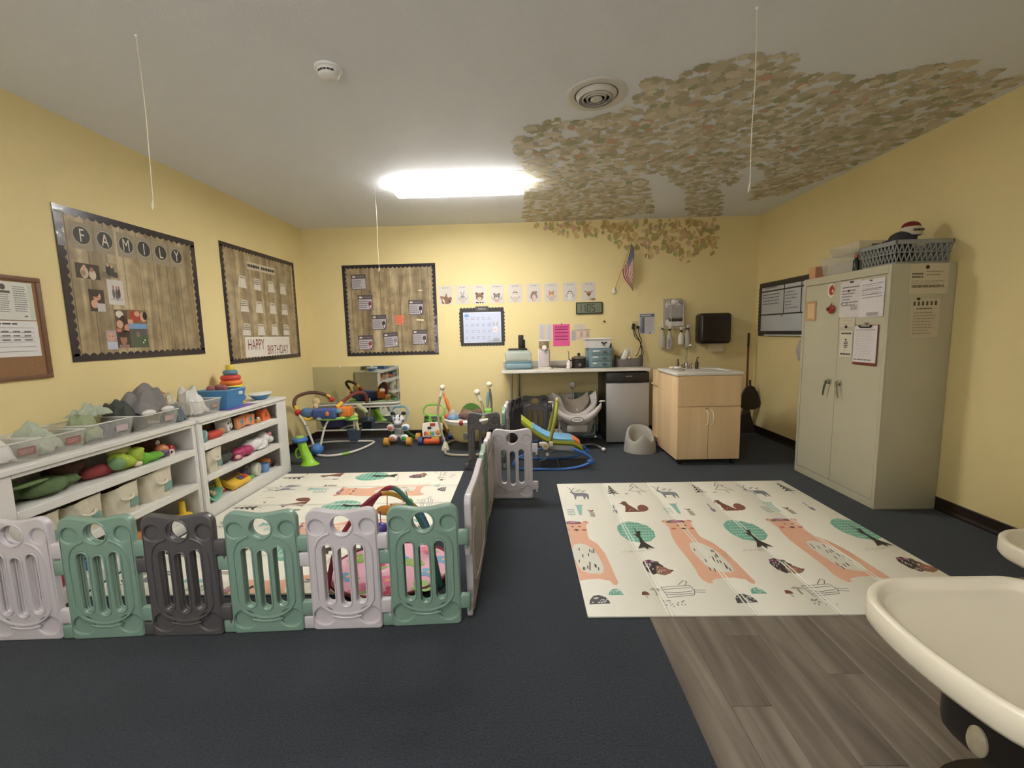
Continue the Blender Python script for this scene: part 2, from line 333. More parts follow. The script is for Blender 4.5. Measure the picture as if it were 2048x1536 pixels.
# hanging strings
STR = mat('white_string', C(226, 214, 188), .8)
for (x, y, zb, sw, lab) in ((-1.785, 2.185, 2.06, -.01, 'pale string hanging from the ceiling above the family board'), (1.098, 2.173, 2.05, 0, 'pale string hanging through the painted ceiling leaves, its end tied in a small knot'), (-1.382, 4.34, 2.045, 0, 'thin string hanging in front of the square board on the back wall'), (1.407, 4.927, 2.19, 0, 'faint thin string hanging in front of the small flag')):
    t = thing('hanging_string', lab, 'string', (x, y, HC))
    th = .0022 if y < 3 else .0015
    MB().tube(smoothpath([(0, 0, 0), (.004, 0, -.3), (-.003, 0, -.55), (sw, 0, zb-HC)], 5), th, 6).build('cord', STR, t)
    MB().tube([(sw, 0, zb-HC+.035), (sw-.005, 0, zb-HC+.012), (sw-.007, 0, zb-HC-.012)], [th, .005, .002], 6).build('knot', STR, t)
    if y < 3: MB().ell((0, 0, -.004), .008, 8, 6).build('ceiling_hook', FIXW, t)
# ------------------------------------------------------------------ painted leaves on ceiling and back wall
def inside(x, y, P):
    c = False; j = len(P)-1
    for i in range(len(P)):
        if (P[i][1] > y) != (P[j][1] > y) and x < (P[j][0]-P[i][0])*(y-P[i][1])/(P[j][1]-P[i][1])+P[i][0]: c = not c
        j = i
    return c
LEAF = [(0, -.5), (.16, -.36), (.32, -.34), (.32, -.14), (.46, -.02), (.36, .12), (.36, .32), (.18, .34), (0, .52), (-.18, .34), (-.36, .32), (-.36, .12), (-.46, -.02), (-.32, -.14), (-.32, -.34), (-.16, -.36)]
CP = [(.05, 5.85), (.07, 4.93), (0, 4.05), (-.01, 3.53), (.04, 3.3), (.21, 3.12), (.33, 3.16), (.5, 3.17), (.69, 3.09), (.7, 2.87), (.78, 2.72), (.91, 2.61), (1.11, 2.58), (1.24, 2.51), (1.48, 2.54), (1.67, 2.75), (1.81, 2.74), (2.06, 2.79), (2.19, 2.71), (2.3, 2.65), (2.69, 2.7), (2.93, 2.83), (3.05, 2.81), (3.09, 3.19), (3.08, 3.56), (3.07, 3.98), (3.05, 4.32), (2.94, 4.8), (2.9, 5.08), (2.63, 5.2), (2.47, 4.83), (2.38, 4.39), (2.16, 4.12), (2.05, 4.17), (2.24, 4.73), (2.01, 4.56), (2.6, 5.85), (2.2, 5.86), (1.74, 4.76), (1.31, 4.23), (1.19, 4.28), (1.68, 5.61), (1.05, 5.86)]
WP = [(.14, 2.82), (2.6, 2.82), (2.57, 2.29), (2.46, 2.49), (2.24, 2.27), (2.04, 2.31), (1.91, 2.44), (1.71, 2.35), (1.52, 2.45), (1.29, 2.49), (1.06, 2.65), (.6, 2.63), (.34, 2.75)]
TONES = [C(196, 188, 162), C(208, 198, 174), C(220, 210, 190), C(182, 174, 146), C(202, 192, 166), C(214, 202, 176), C(230, 224, 210), C(188, 178, 152)]
WTON = [C(196, 168, 104), C(178, 152, 92), C(208, 176, 118), C(166, 154, 98), C(216, 190, 136), C(188, 156, 100), C(172, 168, 108)]
def leaves(P, n, fr, sz, name, label, wflip, seed, reds=.025, tones=None):
    rnd = random.Random(seed); A = Art(fr, .0006); A.step = 0
    xs = [p[0] for p in P]; ys = [p[1] for p in P]; k = 0
    while k < n:
        x = rnd.uniform(min(xs), max(xs)); y = rnd.uniform(min(ys), max(ys))
        if not inside(x, y, P): continue
        k += 1; s = sz*rnd.uniform(.7, 1.3); a = rnd.uniform(0, 2*PI); q = rnd.uniform(.55, 1)
        c = rnd.choice(tones or TONES) if rnd.random() > reds else C(206, 166, 138)
        if rnd.random() < .1 and not tones: c = C(170, 168, 134)
        A.w = .0006+.0018*rnd.random()
        A.poly([(x+(u*q*math.cos(a)-v*math.sin(a))*s, min(y+(u*q*math.sin(a)+v*math.cos(a))*s, wflip)) for u, v in LEAF], c)
    o = A.build(name, None, .75); tag(o, label, 'mural', kind='stuff'); return o
CEILF = frame((0, 0, HC), (1, 0, 0), (0, 1, 0), (0, 0, -1))
leaves(CP, 3600, CEILF, .092, 'leaf_mural', 'painted canopy of brown and green leaves spread across the ceiling', YB-.002, 3)
leaves(WP, 330, BACK, .075, 'leaf_mural', 'painted autumn leaves hanging down the top of the back wall', HC-.003, 5, .12, WTON)
# ------------------------------------------------------------------ wall boards
WOODP = grain_mat('printed_plank_paper', C(134, 114, 82), C(170, 150, 114), C(198, 180, 146), 13, 13, .9, .45)
nt = WOODP.node_tree
def plank_lines(m, axis):
    N = m.node_tree.nodes; L = m.node_tree.links; b = N['Principled BSDF']; tc = N.new('ShaderNodeTexCoord'); sp = N.new('ShaderNodeSeparateXYZ'); L.new(tc.outputs['Object'], sp.inputs[0])
    ad = N.new('ShaderNodeMath'); ad.operation = 'ADD'; L.new(sp.outputs[0], ad.inputs[0]); L.new(sp.outputs[1], ad.inputs[1])
    md = N.new('ShaderNodeMath'); md.operation = 'PINGPONG'; md.inputs[1].default_value = .065; L.new(ad.outputs[0], md.inputs[0])
    gt = N.new('ShaderNodeMapRange'); gt.inputs[1].default_value = .0012; gt.inputs[2].default_value = .004; gt.inputs[3].default_value = .38; gt.inputs[4].default_value = 1; L.new(md.outputs[0], gt.inputs[0])
    mm = N.new('ShaderNodeMix'); mm.data_type = 'RGBA'; mm.blend_type = 'MULTIPLY'; mm.inputs[0].default_value = 1
    src = b.inputs['Base Color'].links[0].from_socket; L.new(src, mm.inputs[6]); L.new(gt.outputs[0], mm.inputs[7])
    # plank to plank tint and knots
    fl = N.new('ShaderNodeMath'); fl.operation = 'SNAP'; fl.inputs[1].default_value = .13; L.new(ad.outputs[0], fl.inputs[0])
    wn = N.new('ShaderNodeTexWhiteNoise'); wn.noise_dimensions = '1D'; L.new(fl.outputs[0], wn.inputs['W'])
    mr = N.new('ShaderNodeMapRange'); mr.inputs[3].default_value = .82; mr.inputs[4].default_value = 1.12; L.new(wn.outputs['Value'], mr.inputs[0])
    m2 = N.new('ShaderNodeMix'); m2.data_type = 'RGBA'; m2.blend_type = 'MULTIPLY'; m2.inputs[0].default_value = 1; L.new(mm.outputs[2], m2.inputs[6]); L.new(mr.outputs[0], m2.inputs[7])
    nz = N.new('ShaderNodeTexNoise'); nz.inputs['Scale'].default_value = 9; nz.inputs['Detail'].default_value = 6; L.new(tc.outputs['Object'], nz.inputs['Vector'])
    m3 = N.new('ShaderNodeMapRange'); m3.inputs[1].default_value = .3; m3.inputs[2].default_value = .6; m3.inputs[3].default_value = .62; m3.inputs[4].default_value = 1.04; L.new(nz.outputs['Fac'], m3.inputs[0])
    m4 = N.new('ShaderNodeMix'); m4.data_type = 'RGBA'; m4.blend_type = 'MULTIPLY'; m4.inputs[0].default_value = 1; L.new(m2.outputs[2], m4.inputs[6]); L.new(m3.outputs[0], m4.inputs[7]); L.new(m4.outputs[2], b.inputs['Base Color'])
plank_lines(WOODP, 0)
BORD = mat('navy_black_border_paper', C(44, 38, 48), .22, var=.05, coat=.3)
CHARB = mat('charcoal_border_paper', C(52, 49, 47), .4)
def scallop(fr, u0, v0, u1, v1, bw, step, amp, outward=False, t=.004):
    # four strips with a wavy edge, inner edge (or outer edge) scalloped
    parts = []
    def strip(L, fn):
        n = max(4, int(L/step)); outer = []; inner = []
        for i in range(n*4+1):
            s = L*i/(n*4); w = amp*abs(math.sin(PI*i/4))
            if outward: outer.append((s, -w)); inner.append((s, bw))
            else: outer.append((s, 0)); inner.append((s, bw-amp+w))
        m = MB(fr); k = len(outer); pts = [fn(*p) for p in outer]+[fn(*p) for p in inner]
        v = [(a, b, .002) for a, b in pts]+[(a, b, .002+t) for a, b in pts]; f = []
        for i in range(k-1):
            f += [(2*k+i, 2*k+i+1, 3*k+i+1, 3*k+i), (i, 2*k+i, 2*k+i+1, i+1)][:2]; f += [(k+i, k+i+1, 3*k+i+1, 3*k+i), (i, i+1, k+i+1, k+i)]
        m.add(v, f); parts.append(m)
    strip(u1-u0, lambda s, w: (u0+s, v1-w)); strip(u1-u0, lambda s, w: (u1-s, v0+w)); bi = bw-amp if not outward else bw-.004
    strip(v1-v0-2*bi, lambda s, w: (u0+w, v0+bi+s)); strip(v1-v0-2*bi, lambda s, w: (u1-w, v1-bi-s))
    return parts
def board(fr, u0, v0, u1, v1, bw, label, name='bulletin_board', backing=None, step=.055, amp=.019):
    c = fr @ Vector(((u0+u1)/2, v0, 0)); t = thing(name, label, 'bulletin board', c); inv = Matrix.Translation(-c)
    MB(inv @ fr).box(u0+.004, v0+.004, .0008, u1-.004, v1-.004, .0035).build('backing_paper', backing or WOODP, t, False)
    for m in scallop(inv @ fr, u0, v0, u1, v1, bw, step, amp): m.build('border_strip', BORD, t, False)
    return t
board(LEFT, 2.735, 1.283, 3.912, 2.275, .055, 'big plank-print bulletin board headed FAMILY in a dark scalloped border')
board(LEFT, 4.243, 1.162, 5.618, 2.357, .05, 'plank-print birthday bulletin board in a dark scalloped border')
board(BACK, -2.382, 1.141, -1.127, 2.353, .052, 'square plank-print bulletin board with seven grey cards in a navy border')
# a glossy plastic corner sleeve shines on the family board
INK = C(52, 48, 46); GREY = C(120, 116, 112); PAP = C(232, 229, 226); CREAM = C(226, 216, 194); BRN = C(134, 96, 66); DBR = C(84, 58, 42)
for k, ch in enumerate('FAMILY'):
    u = (2.9, 3.062, 3.225, 3.377, 3.535, 3.695)[k]; A = Art(LEFT, .0036)
    A.base(u-.07, 2.02, u+.07, 2.195, .0012, C(158, 146, 122)); A.words(u-.066, 2.025, u+.066, 2.19, 9, C(142, 130, 106), .3, 1)
    A.oval(u, 2.112, .06, .06, C(188, 176, 150), n=28); A.oval(u, 2.112, .056, .056, C(48, 45, 40), n=28); A.text(ch, u, 2.07, .122, C(214, 206, 188), .66)
    tag(A.build('letter_card'), 'wood-print card with the letter %s on a dark disc' % ch, 'letter card', 'letter cards spelling FAMILY')
def photo(fr, u0, v0, u1, v1, bg, blobs, label, rot=0, w=.0036, name='photograph', border=None, cat='photo'):
    A = Art(fr, w, rot, ((u0+u1)/2, (v0+v1)/2)); A.base(u0, v0, u1, v1, .001, border or bg)
    if border: A.rect(u0+.004, v0+.004, u1-.004, v1-.004, bg)
    W_, H_ = u1-u0, v1-v0
    for b in blobs:
        if b[0] == 'o': A.oval(u0+b[1]*W_, v0+b[2]*H_, b[3]*W_, b[4]*H_, b[5], n=18)
        else: A.rect(u0+b[1]*W_, v0+b[2]*H_, u0+b[3]*W_, v0+b[4]*H_, b[5])
    return tag(A.build(name, None, .35), label, cat)
SK = C(206, 160, 132); SKD = C(168, 118, 92); HR = C(58, 42, 34); WHT = C(228, 224, 220); DK = C(40, 34, 32)
photo(LEFT, 2.83, 1.832, 2.993, 1.93, C(52, 38, 26), [('o', .35, .4, .17, .4, C(196, 178, 150)), ('o', .36, .74, .08, .16, SK), ('o', .68, .3, .15, .34, C(206, 192, 168)), ('o', .66, .62, .08, .17, SKD), ('o', .3, .35, .1, .2, C(160, 130, 100))], 'sepia photo of two people on the family board')
photo(LEFT, 3.015, 1.86, 3.13, 1.961, C(150, 136, 112), [('r', 0, 0, 1, .35, C(120, 104, 86)), ('o', .4, .5, .18, .4, DK), ('o', .62, .45, .16, .36, C(60, 56, 60)), ('o', .38, .82, .08, .12, SK), ('o', .62, .78, .08, .12, SK), ('r', .7, .05, .95, .4, C(70, 62, 56))], 'photo of a group in dark clothes on the family board')
photo(LEFT, 3.036, 1.671, 3.158, 1.846, C(206, 200, 194), [('o', .35, .45, .09, .2, C(112, 104, 104)), ('o', .55, .4, .1, .24, C(98, 90, 92)), ('o', .7, .48, .08, .2, C(92, 70, 70)), ('o', .35, .7, .05, .07, SKD), ('o', .55, .68, .05, .07, SKD), ('o', .7, .7, .05, .07, SKD), ('r', .1, .2, .9, .24, C(170, 164, 160))], 'pale portrait photo of a standing family group')
photo(LEFT, 2.897, 1.617, 3.003, 1.765, C(66, 52, 46), [('o', .5, .7, .26, .2, SK), ('o', .36, .82, .3, .16, HR), ('o', .3, .34, .24, .2, SK), ('r', .45, 0, 1, .38, C(190, 184, 184)), ('o', .5, .64, .12, .04, SKD)], 'upright photo of a face close beside a baby')
photo(LEFT, 3.066, 1.478, 3.185, 1.637, C(96, 76, 62), [('o', .3, .8, .25, .16, C(214, 206, 190)), ('o', .5, .45, .24, .3, HR), ('o', .25, .35, .22, .18, SK), ('o', .75, .2, .24, .16, C(204, 140, 116)), ('r', 0, 0, .3, .15, C(196, 120, 92))], 'photo of people with long dark hair under the portrait photo')
photo(LEFT, 3.16, 1.539, 3.328, 1.642, C(128, 104, 72), [('o', .4, .55, .28, .42, C(170, 62, 48)), ('o', .5, .72, .14, .2, SK), ('o', .8, .5, .16, .36, SK), ('o', .9, .6, .12, .3, DK), ('r', 0, 0, .25, .3, SK)], 'photo of a child in a red top on the family board', w=.0048)
photo(LEFT, 3.165, 1.363, 3.318, 1.54, C(88, 96, 78), [('r', 0, .78, 1, 1, C(118, 156, 196)), ('r', 0, .55, 1, .78, C(96, 90, 88)), ('o', .45, .55, .1, .12, C(140, 120, 110)), ('r', .6, .1, .95, .4, C(70, 92, 58)), ('o', .8, .3, .04, .04, WHT), ('o', .7, .2, .04, .04, WHT)], 'outdoor photo with blue sky and green garden', w=.0048)
photo(LEFT, 2.981, 1.355, 3.06, 1.488, C(172, 150, 150), [('o', .45, .66, .32, .25, SK), ('r', 0, 0, 1, .4, C(190, 194, 208)), ('o', .35, .7, .05, .03, DK), ('o', .6, .7, .05, .03, DK)], 'small photo of a baby face in pale blue')
photo(LEFT, 3.061, 1.362, 3.163, 1.485, C(70, 58, 52), [('o', .5, .5, .26, .32, SKD), ('o', .5, .8, .36, .18, HR), ('r', .1, 0, .9, .2, C(150, 120, 112))], 'small dark photo of a face framed by hair')
PLAS = mat('shiny_clear_film', (.8, .8, .84), .08, alpha=.25, var=.02)
tag(MB(LEFT).grid(lambda a, b: (2.738+.05*a, 2.02+.24*b, .0085+.004*math.sin(9*b)*math.sin(PI*a)), 5, 14).build('plastic_film', PLAS), 'shiny strip of clear film curling at the corner of the family board', 'plastic film')
tag(MB(BACK).grid(lambda a, b: (-1.172+.042*a, 1.16+.5*b, .0075+.004*math.sin(13*b)*math.sin(PI*a)), 4, 20).build('plastic_film', PLAS), 'shiny film along the lower edge of the square board', 'plastic film')
# birthday board
A = Art(LEFT, .0036)
for k in range(12):
    u = 4.65+k*.0445; A.base(u, 2.148, u+.041, 2.224, .0008, C(206, 196, 178)); A.w = .0036
A.w = .0046; A.words(4.66, 2.155, 4.87, 2.218, 1, INK, .5, 1); A.words(4.9, 2.155, 5.17, 2.218, 1, INK, .5, 1)
tag(A.build('title_strip'), 'strip of little tiles spelling a heading on the birthday board', 'title strip')
months = 'jan feb mar apr may jun jul aug sep oct nov dec'.split()
for r in range(3):
    for c in range(4):
        u = (4.546, 4.806, 5.072, 5.324)[c]; v = (2.0, 1.753, 1.507)[r]; h = .065; w = .072
        A = Art(LEFT, .0036, random.uniform(-.03, .03), (u, v)); A.base(u-w, v-h, u+w, v+h, .0012, C(176, 164, 140))
        A.poly([(u-w*.55, v+h*.95), (u+w*.55, v+h*.95), (u+w*.95, v-h*.92), (u-w*.95, v-h*.92)], C(222, 214, 202)); A.line([(u-w*.3, v+h*.4), (u-w*.5, v-h*.8)], .003, C(188, 178, 162)); A.line([(u+w*.25, v+h*.4), (u+w*.45, v-h*.8)], .003, C(188, 178, 162))
        A.rect(u-w*.5, v+h*.55, u+w*.5, v+h*.8, C(160, 150, 136))
        wr = (r, c) in ((0, 1), (1, 0), (1, 3), (2, 0), (2, 3))
        if wr: A.words(u-w*.8, v-h*.1, u+w*.8, v+h*.5, 2, INK, .4, .8)
        tag(A.build('cupcake_card'), '%s card, %s of birthday board, %s' % ('lettered cupcake' if wr else 'blank cupcake', ('top row', 'middle row', 'row above the banner')[r], ('nearest the family board', 'second from the family board', 'second from the room corner', 'nearest the room corner')[c]), 'card', 'cupcake cards on the birthday board')
A = Art(LEFT, .0036, -.004, (4.94, 1.32)); A.base(4.502, 1.211, 5.376, 1.427, .0012, C(230, 223, 212)); A.text('HAPPY', 4.69, 1.29, .165, C(120, 36, 26), .6); A.text('BIRTHDAY', 5.11, 1.228, .15, C(120, 36, 26), .62)
tag(A.build('banner'), 'white HAPPY BIRTHDAY banner in red-brown letters on the birthday board', 'banner')
# cork board, left edge of the frame
t = thing('cork_board', 'cork notice board in a brown wood frame', 'notice board', (XL, 2.2, 1.2)); q = Matrix.Translation((-XL, -2.2, -1.2)) @ LEFT
CORK = mat('cork', C(150, 112, 76), .85, var=.2, scale=90, bump=.3); FRW = mat('brown_board_frame', C(118, 84, 58), .5, var=.1, scale=20)
MB(q).box(1.72, 1.22, .001, 2.58, 1.775, .008).build('cork_panel', CORK, t, False)
for (a, b, c, d) in ((1.7, 1.2, 2.598, 1.225), (1.7, 1.77, 2.598, 1.795), (1.7, 1.225, 1.725, 1.77), (2.573, 1.225, 2.598, 1.77)): MB(q).box(a, b, .001, c, d, .016, .003).build('frame_rail', FRW, t)
A = Art(LEFT, .0085); A.base(2.16, 1.545, 2.551, 1.76, .001, C(218, 216, 204)); A.rect(2.525, 1.55, 2.55, 1.755, C(198, 204, 182)); A.words(2.36, 1.585, 2.43, 1.69, 9, GREY, .35); A.words(2.45, 1.59, 2.52, 1.74, 12, GREY, .35); A.oval(2.402, 1.728, .014, .017, C(86, 78, 70)); A.rect(2.38, 1.694, 2.435, 1.708, C(96, 88, 80)); A.words(2.2, 1.57, 2.34, 1.74, 10, GREY, .3); A.oval(2.50, 1.567, .01, .004, GREY)
tag(A.build('poster'), 'printed poster with a small portrait on the cork board', 'poster')
A = Art(LEFT, .0085); A.base(2.16, 1.335, 2.553, 1.54, .001, C(228, 224, 220)); A.words(2.2, 1.515, 2.45, 1.53, 1, INK, .5)
for k in range(6): A.line([(2.18, 1.5-k*.027), (2.53, 1.5-k*.027)], .0018, GREY)
for k in range(6): A.words(2.2+k*.055, 1.42, 2.24+k*.055, 1.49, 3, GREY, .35)
tag(A.build('calendar_sheet'), 'white printed calendar sheet low on the cork board', 'paper')
# square board on the back wall
def gcard(u, v, rot, animal, col, label):
    A = Art(BACK, .0036, rot, (u, v)); w = .1; A.base(u-w, v-w, u+w, v+w, .0015, C(84, 74, 76)); A.rect(u-w*.92, v-w*.9, u+w*.92, v+w*.44, C(186, 178, 184)); A.oval(u-w*.62, v+w*.7, w*.25, w*.2, C(120, 112, 112)); A.rect(u-w*.8, v+w*.62, u-w*.42, v+w*.78, C(232, 226, 224)); A.words(u-w*.25, v+w*.58, u+w*.85, v+w*.84, 1, C(140, 130, 130), .4)
    A.words(u-w*.85, v-w*.75, u+w*.4, v+w*.3, 4, C(96, 88, 94), .35)
    if animal: A.oval(u+w*.62, v-w*.15, w*.24, w*.34, col); A.oval(u+w*.72, v-w*.6, w*.2, w*.3, col); A.oval(u+w*.7, v-w*.55, w*.1, w*.2, C(226, 220, 214))
    tag(A.build('info_card'), label, 'card')
gcard(-2.165, 2.13, .02, 0, None, 'grey card with text only, alone in the top corner of the square board')
gcard(-2.092, 1.857, -.01, 1, C(120, 60, 56), 'grey card with a reddish animal, under the text-only card')
gcard(-1.92, 1.59, 0, 1, C(66, 58, 50), 'grey card with a dark bear shape in the middle of the square board')
gcard(-2.12, 1.32, .01, 1, C(140, 66, 58), 'grey card with a red and white animal in the lower corner of the square board')
gcard(-1.771, 1.35, .07, 1, C(150, 140, 140), 'tilted grey card with a pale animal at the bottom of the square board')
gcard(-1.409, 1.776, -.01, 1, C(40, 38, 38), 'grey card with a black and white animal on the square board')
gcard(-1.375, 1.378, 0, 1, C(78, 66, 62), 'grey card with a brown animal under the strip of tape')
A = Art(BACK, .0036, 0, (0, 0)); A.base(-1.7, 1.557, -1.575, 1.675, .001, C(228, 128, 96)); A.words(-1.695, 1.57, -1.6, 1.665, 4, C(196, 92, 66), .4); A.oval(-1.585, 1.615, .006, .008, DK); A.oval(-1.58, 1.57, .006, .008, DK); tag(A.build('orange_note'), 'small orange paper note with writing on the square board', 'note')
t = thing('faded_lettering', 'faded peach lettering pasted in the middle of the square board', 'lettering', (-1.72, YB, 1.76)); LQ = Matrix.Translation((1.72, -YB, -1.76)) @ BACK
for k in range(5): Art(LQ, .0037).text('ABOUT'[k], -1.9+k*.085, 1.87, .075, C(196, 160, 124), .8).build('letter', t, .6)
for k in range(2): Art(LQ, .0037).text('US'[k], -1.81+k*.09, 1.765, .085, C(206, 172, 138), .9).build('letter', t, .6)
for (u0, v0, u1, v1, lab) in ((-1.41, 1.6, -1.31, 1.618, 'long strip of cream tape stuck on the square board'), (-1.368, 1.996, -1.314, 2.008, 'short piece of tape high on the square board')):
    A = Art(BACK, .0036, -.08, ((u0+u1)/2, (v0+v1)/2)); A.base(u0, v0, u1, v1, .0008, C(236, 222, 186)); tag(A.build('tape_strip'), lab, 'tape')
# nine animal posters
def poster(u0, u1, title, fn, lab):
    A = Art(BACK, .0006, random.uniform(-.012, .012), ((u0+u1)/2, 1.93)); A.base(u0, 1.806, u1, 2.052, .0012, C(214, 205, 194)); c = (u0+u1)/2
    A.text(title, c, 2.018, .024, C(96, 90, 88), .9); fn(A, c, 1.875); tag(A.build('animal_poster', None, .22 if 0 else .5), lab, 'poster', 'row of animal posters')
def face(A, c, y, r, col, ear=None, ec=None, muz=None, eyes=DK, nose=DK):
    for sx in (-1, 1):
        if ear == 'round': A.oval(c+sx*r*.75, y+r*.8, r*.34, r*.34, ec or col)
        if ear == 'point': A.poly([(c+sx*r*.95, y+r*1.35), (c+sx*r*.2, y+r*.75), (c+sx*r*.92, y+r*.3)], ec or col)
        if ear == 'long': A.oval(c+sx*r*.55, y+r*1.75, r*.2, r*.85, ec or col, -sx*.35)
        if ear == 'deer': A.oval(c+sx*r*1.25, y+r*.85, r*.6, r*.22, ec or col, sx*.6)
    A.oval(c, y, r, r*.95, col)
    if muz: A.oval(c, y-r*.42, r*.5, r*.4, muz)
    for sx in (-1, 1): A.oval(c+sx*r*.38, y+r*.12, r*.11, r*.13, eyes)
    A.oval(c, y-r*.26, r*.14, r*.1, nose)
def leafring(A, c, y, s=.05):
    for sx in (-1, 1):
        for k in range(4): a = -.35-k*.33; A.oval(c+sx*s*1.2*math.cos(a), y+s*1.1*math.sin(a)+.03, s*.28, s*.09, C(128, 136, 138) if k % 2 else C(206, 160, 148), sx*(a+1.2))
    A.oval(c, y-.045, .026, .014, C(216, 168, 154))
def p_fox(A, c, y): A.oval(c+.02, y-.02, .05, .045, BRN); A.poly([(c-.07, y+.045), (c-.01, y+.03), (c+.01, y+.085), (c+.025, y+.02), (c-.02, y-.06), (c-.05, y-.06)], BRN); A.oval(c-.035, y-.01, .012, .045, C(226, 214, 200), .5); A.oval(c-.055, y+.02, .018, .028, C(152, 116, 84), .5); A.oval(c+.062, y+.005, .02, .026, BRN); A.oval(c+.052, y-.03, .02, .015, DBR)
def p_bunny(A, c, y): leafring(A, c, y); face(A, c, y+.02, .03, C(150, 146, 144), 'long', C(140, 136, 134), C(206, 200, 196)); A.oval(c, y-.03, .032, .03, C(206, 186, 176))
def p_bear(A, c, y): face(A, c, y+.02, .052, C(140, 100, 74), 'round', C(92, 64, 48), C(220, 200, 184)); [A.oval(c+dx, y-.056, .012, .009, DK) for dx in (-.04, -.02, .01, .042)]
def p_racc(A, c, y): leafring(A, c, y, .058); face(A, c, y+.015, .042, C(156, 142, 134), 'round', C(96, 84, 78), C(226, 216, 208)); [A.oval(c+sx*.018, y+.02, .016, .012, DK) for sx in (-1, 1)]; [A.oval(c+sx*.017, y+.021, .006, .006, WHT) for sx in (-1, 1)]; A.rect(c-.03, y+.045, c+.03, y+.051, C(112, 98, 92))
def p_sheep(A, c, y): leafring(A, c, y); A.oval(c, y+.06, .034, .018, C(140, 116, 98)); face(A, c, y+.035, .03, C(222, 206, 190), None, None, C(232, 222, 212)); A.oval(c, y-.02, .04, .032, C(206, 190, 176))
def p_hedge(A, c, y): leafring(A, c, y); A.oval(c, y+.015, .042, .06, C(132, 108, 92)); A.oval(c+.004, y-.005, .026, .042, C(216, 190, 174)); A.oval(c+.025, y+.06, .025, .016, C(150, 124, 106)); A.oval(c+.01, y+.02, .004, .004, DK)
def p_fox2(A, c, y): leafring(A, c, y); face(A, c, y+.03, .036, C(202, 142, 104), 'point', C(168, 108, 80), C(228, 206, 190)); A.oval(c, y-.03, .034, .03, C(206, 178, 160))
def p_owl(A, c, y): leafring(A, c, y); A.oval(c, y+.01, .042, .06, C(90, 86, 84)); A.oval(c, y+.0, .036, .058, C(226, 220, 214)); [A.oval(c+sx*.015, y+.035, .014, .014, C(236, 232, 228)) for sx in (-1, 1)]; [A.oval(c+sx*.013, y+.035, .006, .006, DK) for sx in (-1, 1)]; A.oval(c, y+.018, .003, .006, DK)
def p_deer(A, c, y): face(A, c, y+.025, .032, C(168, 126, 90), 'deer', C(146, 104, 72), C(96, 74, 58)); A.rect(c-.018, y-.064, c-.008, y-.01, C(214, 196, 174)); A.rect(c+.008, y-.064, c+.018, y-.01, C(196, 166, 136)); A.oval(c+.056, y-.05, .032, .016, C(150, 112, 84))
for u0, u1, ti, fn, lab in ((-1.096, -.91, 'Stand Tall', p_fox, 'poster of a curled brown fox, next to the square board'), (-.869, -.683, 'Be Kind', p_bunny, 'poster of a grey rabbit'), (-.642, -.455, 'Be Brave', p_bear, 'poster of a brown bear with white muzzle'), (-.415, -.22, 'Be Different', p_racc, 'poster of a raccoon in a leaf wreath'), (-.163, .024, 'Be Gentle', p_sheep, 'poster of a pale animal with a brown cap'), (.085, .268, 'Be Happy', p_hedge, 'poster of a small hedgehog'), (.322, .5, 'Be Clever', p_fox2, 'poster of an orange fox with pointed ears'), (.568, .748, 'Be Smart', p_owl, 'poster of a white owl with dark eyes'), (.818, .998, 'Stand Tall', p_deer, 'poster of a long-eared fawn above the clock')): poster(u0, u1, ti, fn, lab)
# calendar board
t = thing('calendar_board', 'small calendar board in a charcoal scalloped border', 'calendar', (-.52, YB, 1.25)); q = Matrix.Translation((.52, -YB, -1.25)) @ BACK
MB(q).box(-.815, 1.256, .001, -.237, 1.737, .003).build('backing', CHARB, t, False)
for m in scallop(q, -.822, 1.25, -.23, 1.742, .045, .042, .013, True): m.build('border_strip', CHARB, t, False)
A = Art(BACK, .0065); A.base(-.777, 1.284, -.27, 1.692, .001, C(222, 226, 240)); A.rect(-.768, 1.293, -.279, 1.683, C(206, 212, 232)); A.oval(-.73, 1.64, .036, .03, C(124, 164, 214)); A.rect(-.77, 1.606, -.69, 1.634, C(206, 212, 232))
for r in range(4):
    for c in range(5): A.words(-.75+c*.075, 1.33+r*.085, -.7+c*.075, 1.375+r*.085, 2, C(150, 156, 176), .3, .5)
A.oval(-.345, 1.46, .03, .045, C(232, 226, 232)); [A.oval(-.345+sx*.022, 1.53, .009, .034, C(190, 186, 176), -sx*.3) for sx in (-1, 1)]; A.oval(-.345, 1.455, .012, .008, C(222, 176, 182)); [A.oval(-.33+k*.02, 1.325, .012, .02, C(176, 182, 190)) for k in (-2, -1, 0, 1)]; A.line([(-.46, 1.305), (-.285, 1.305)], .004, C(112, 118, 130))
tag(A.build('calendar_page'), 'pale blue calendar page with a rabbit drawing', 'calendar page')
A = Art(BACK, .0072); A.base(-.612, 1.705, -.435, 1.768, .0015, C(78, 72, 70)); A.text('MARCH', -.523, 1.724, .03, C(206, 200, 192)); tag(A.build('month_card'), 'dark MARCH title card on top of the calendar board', 'card')
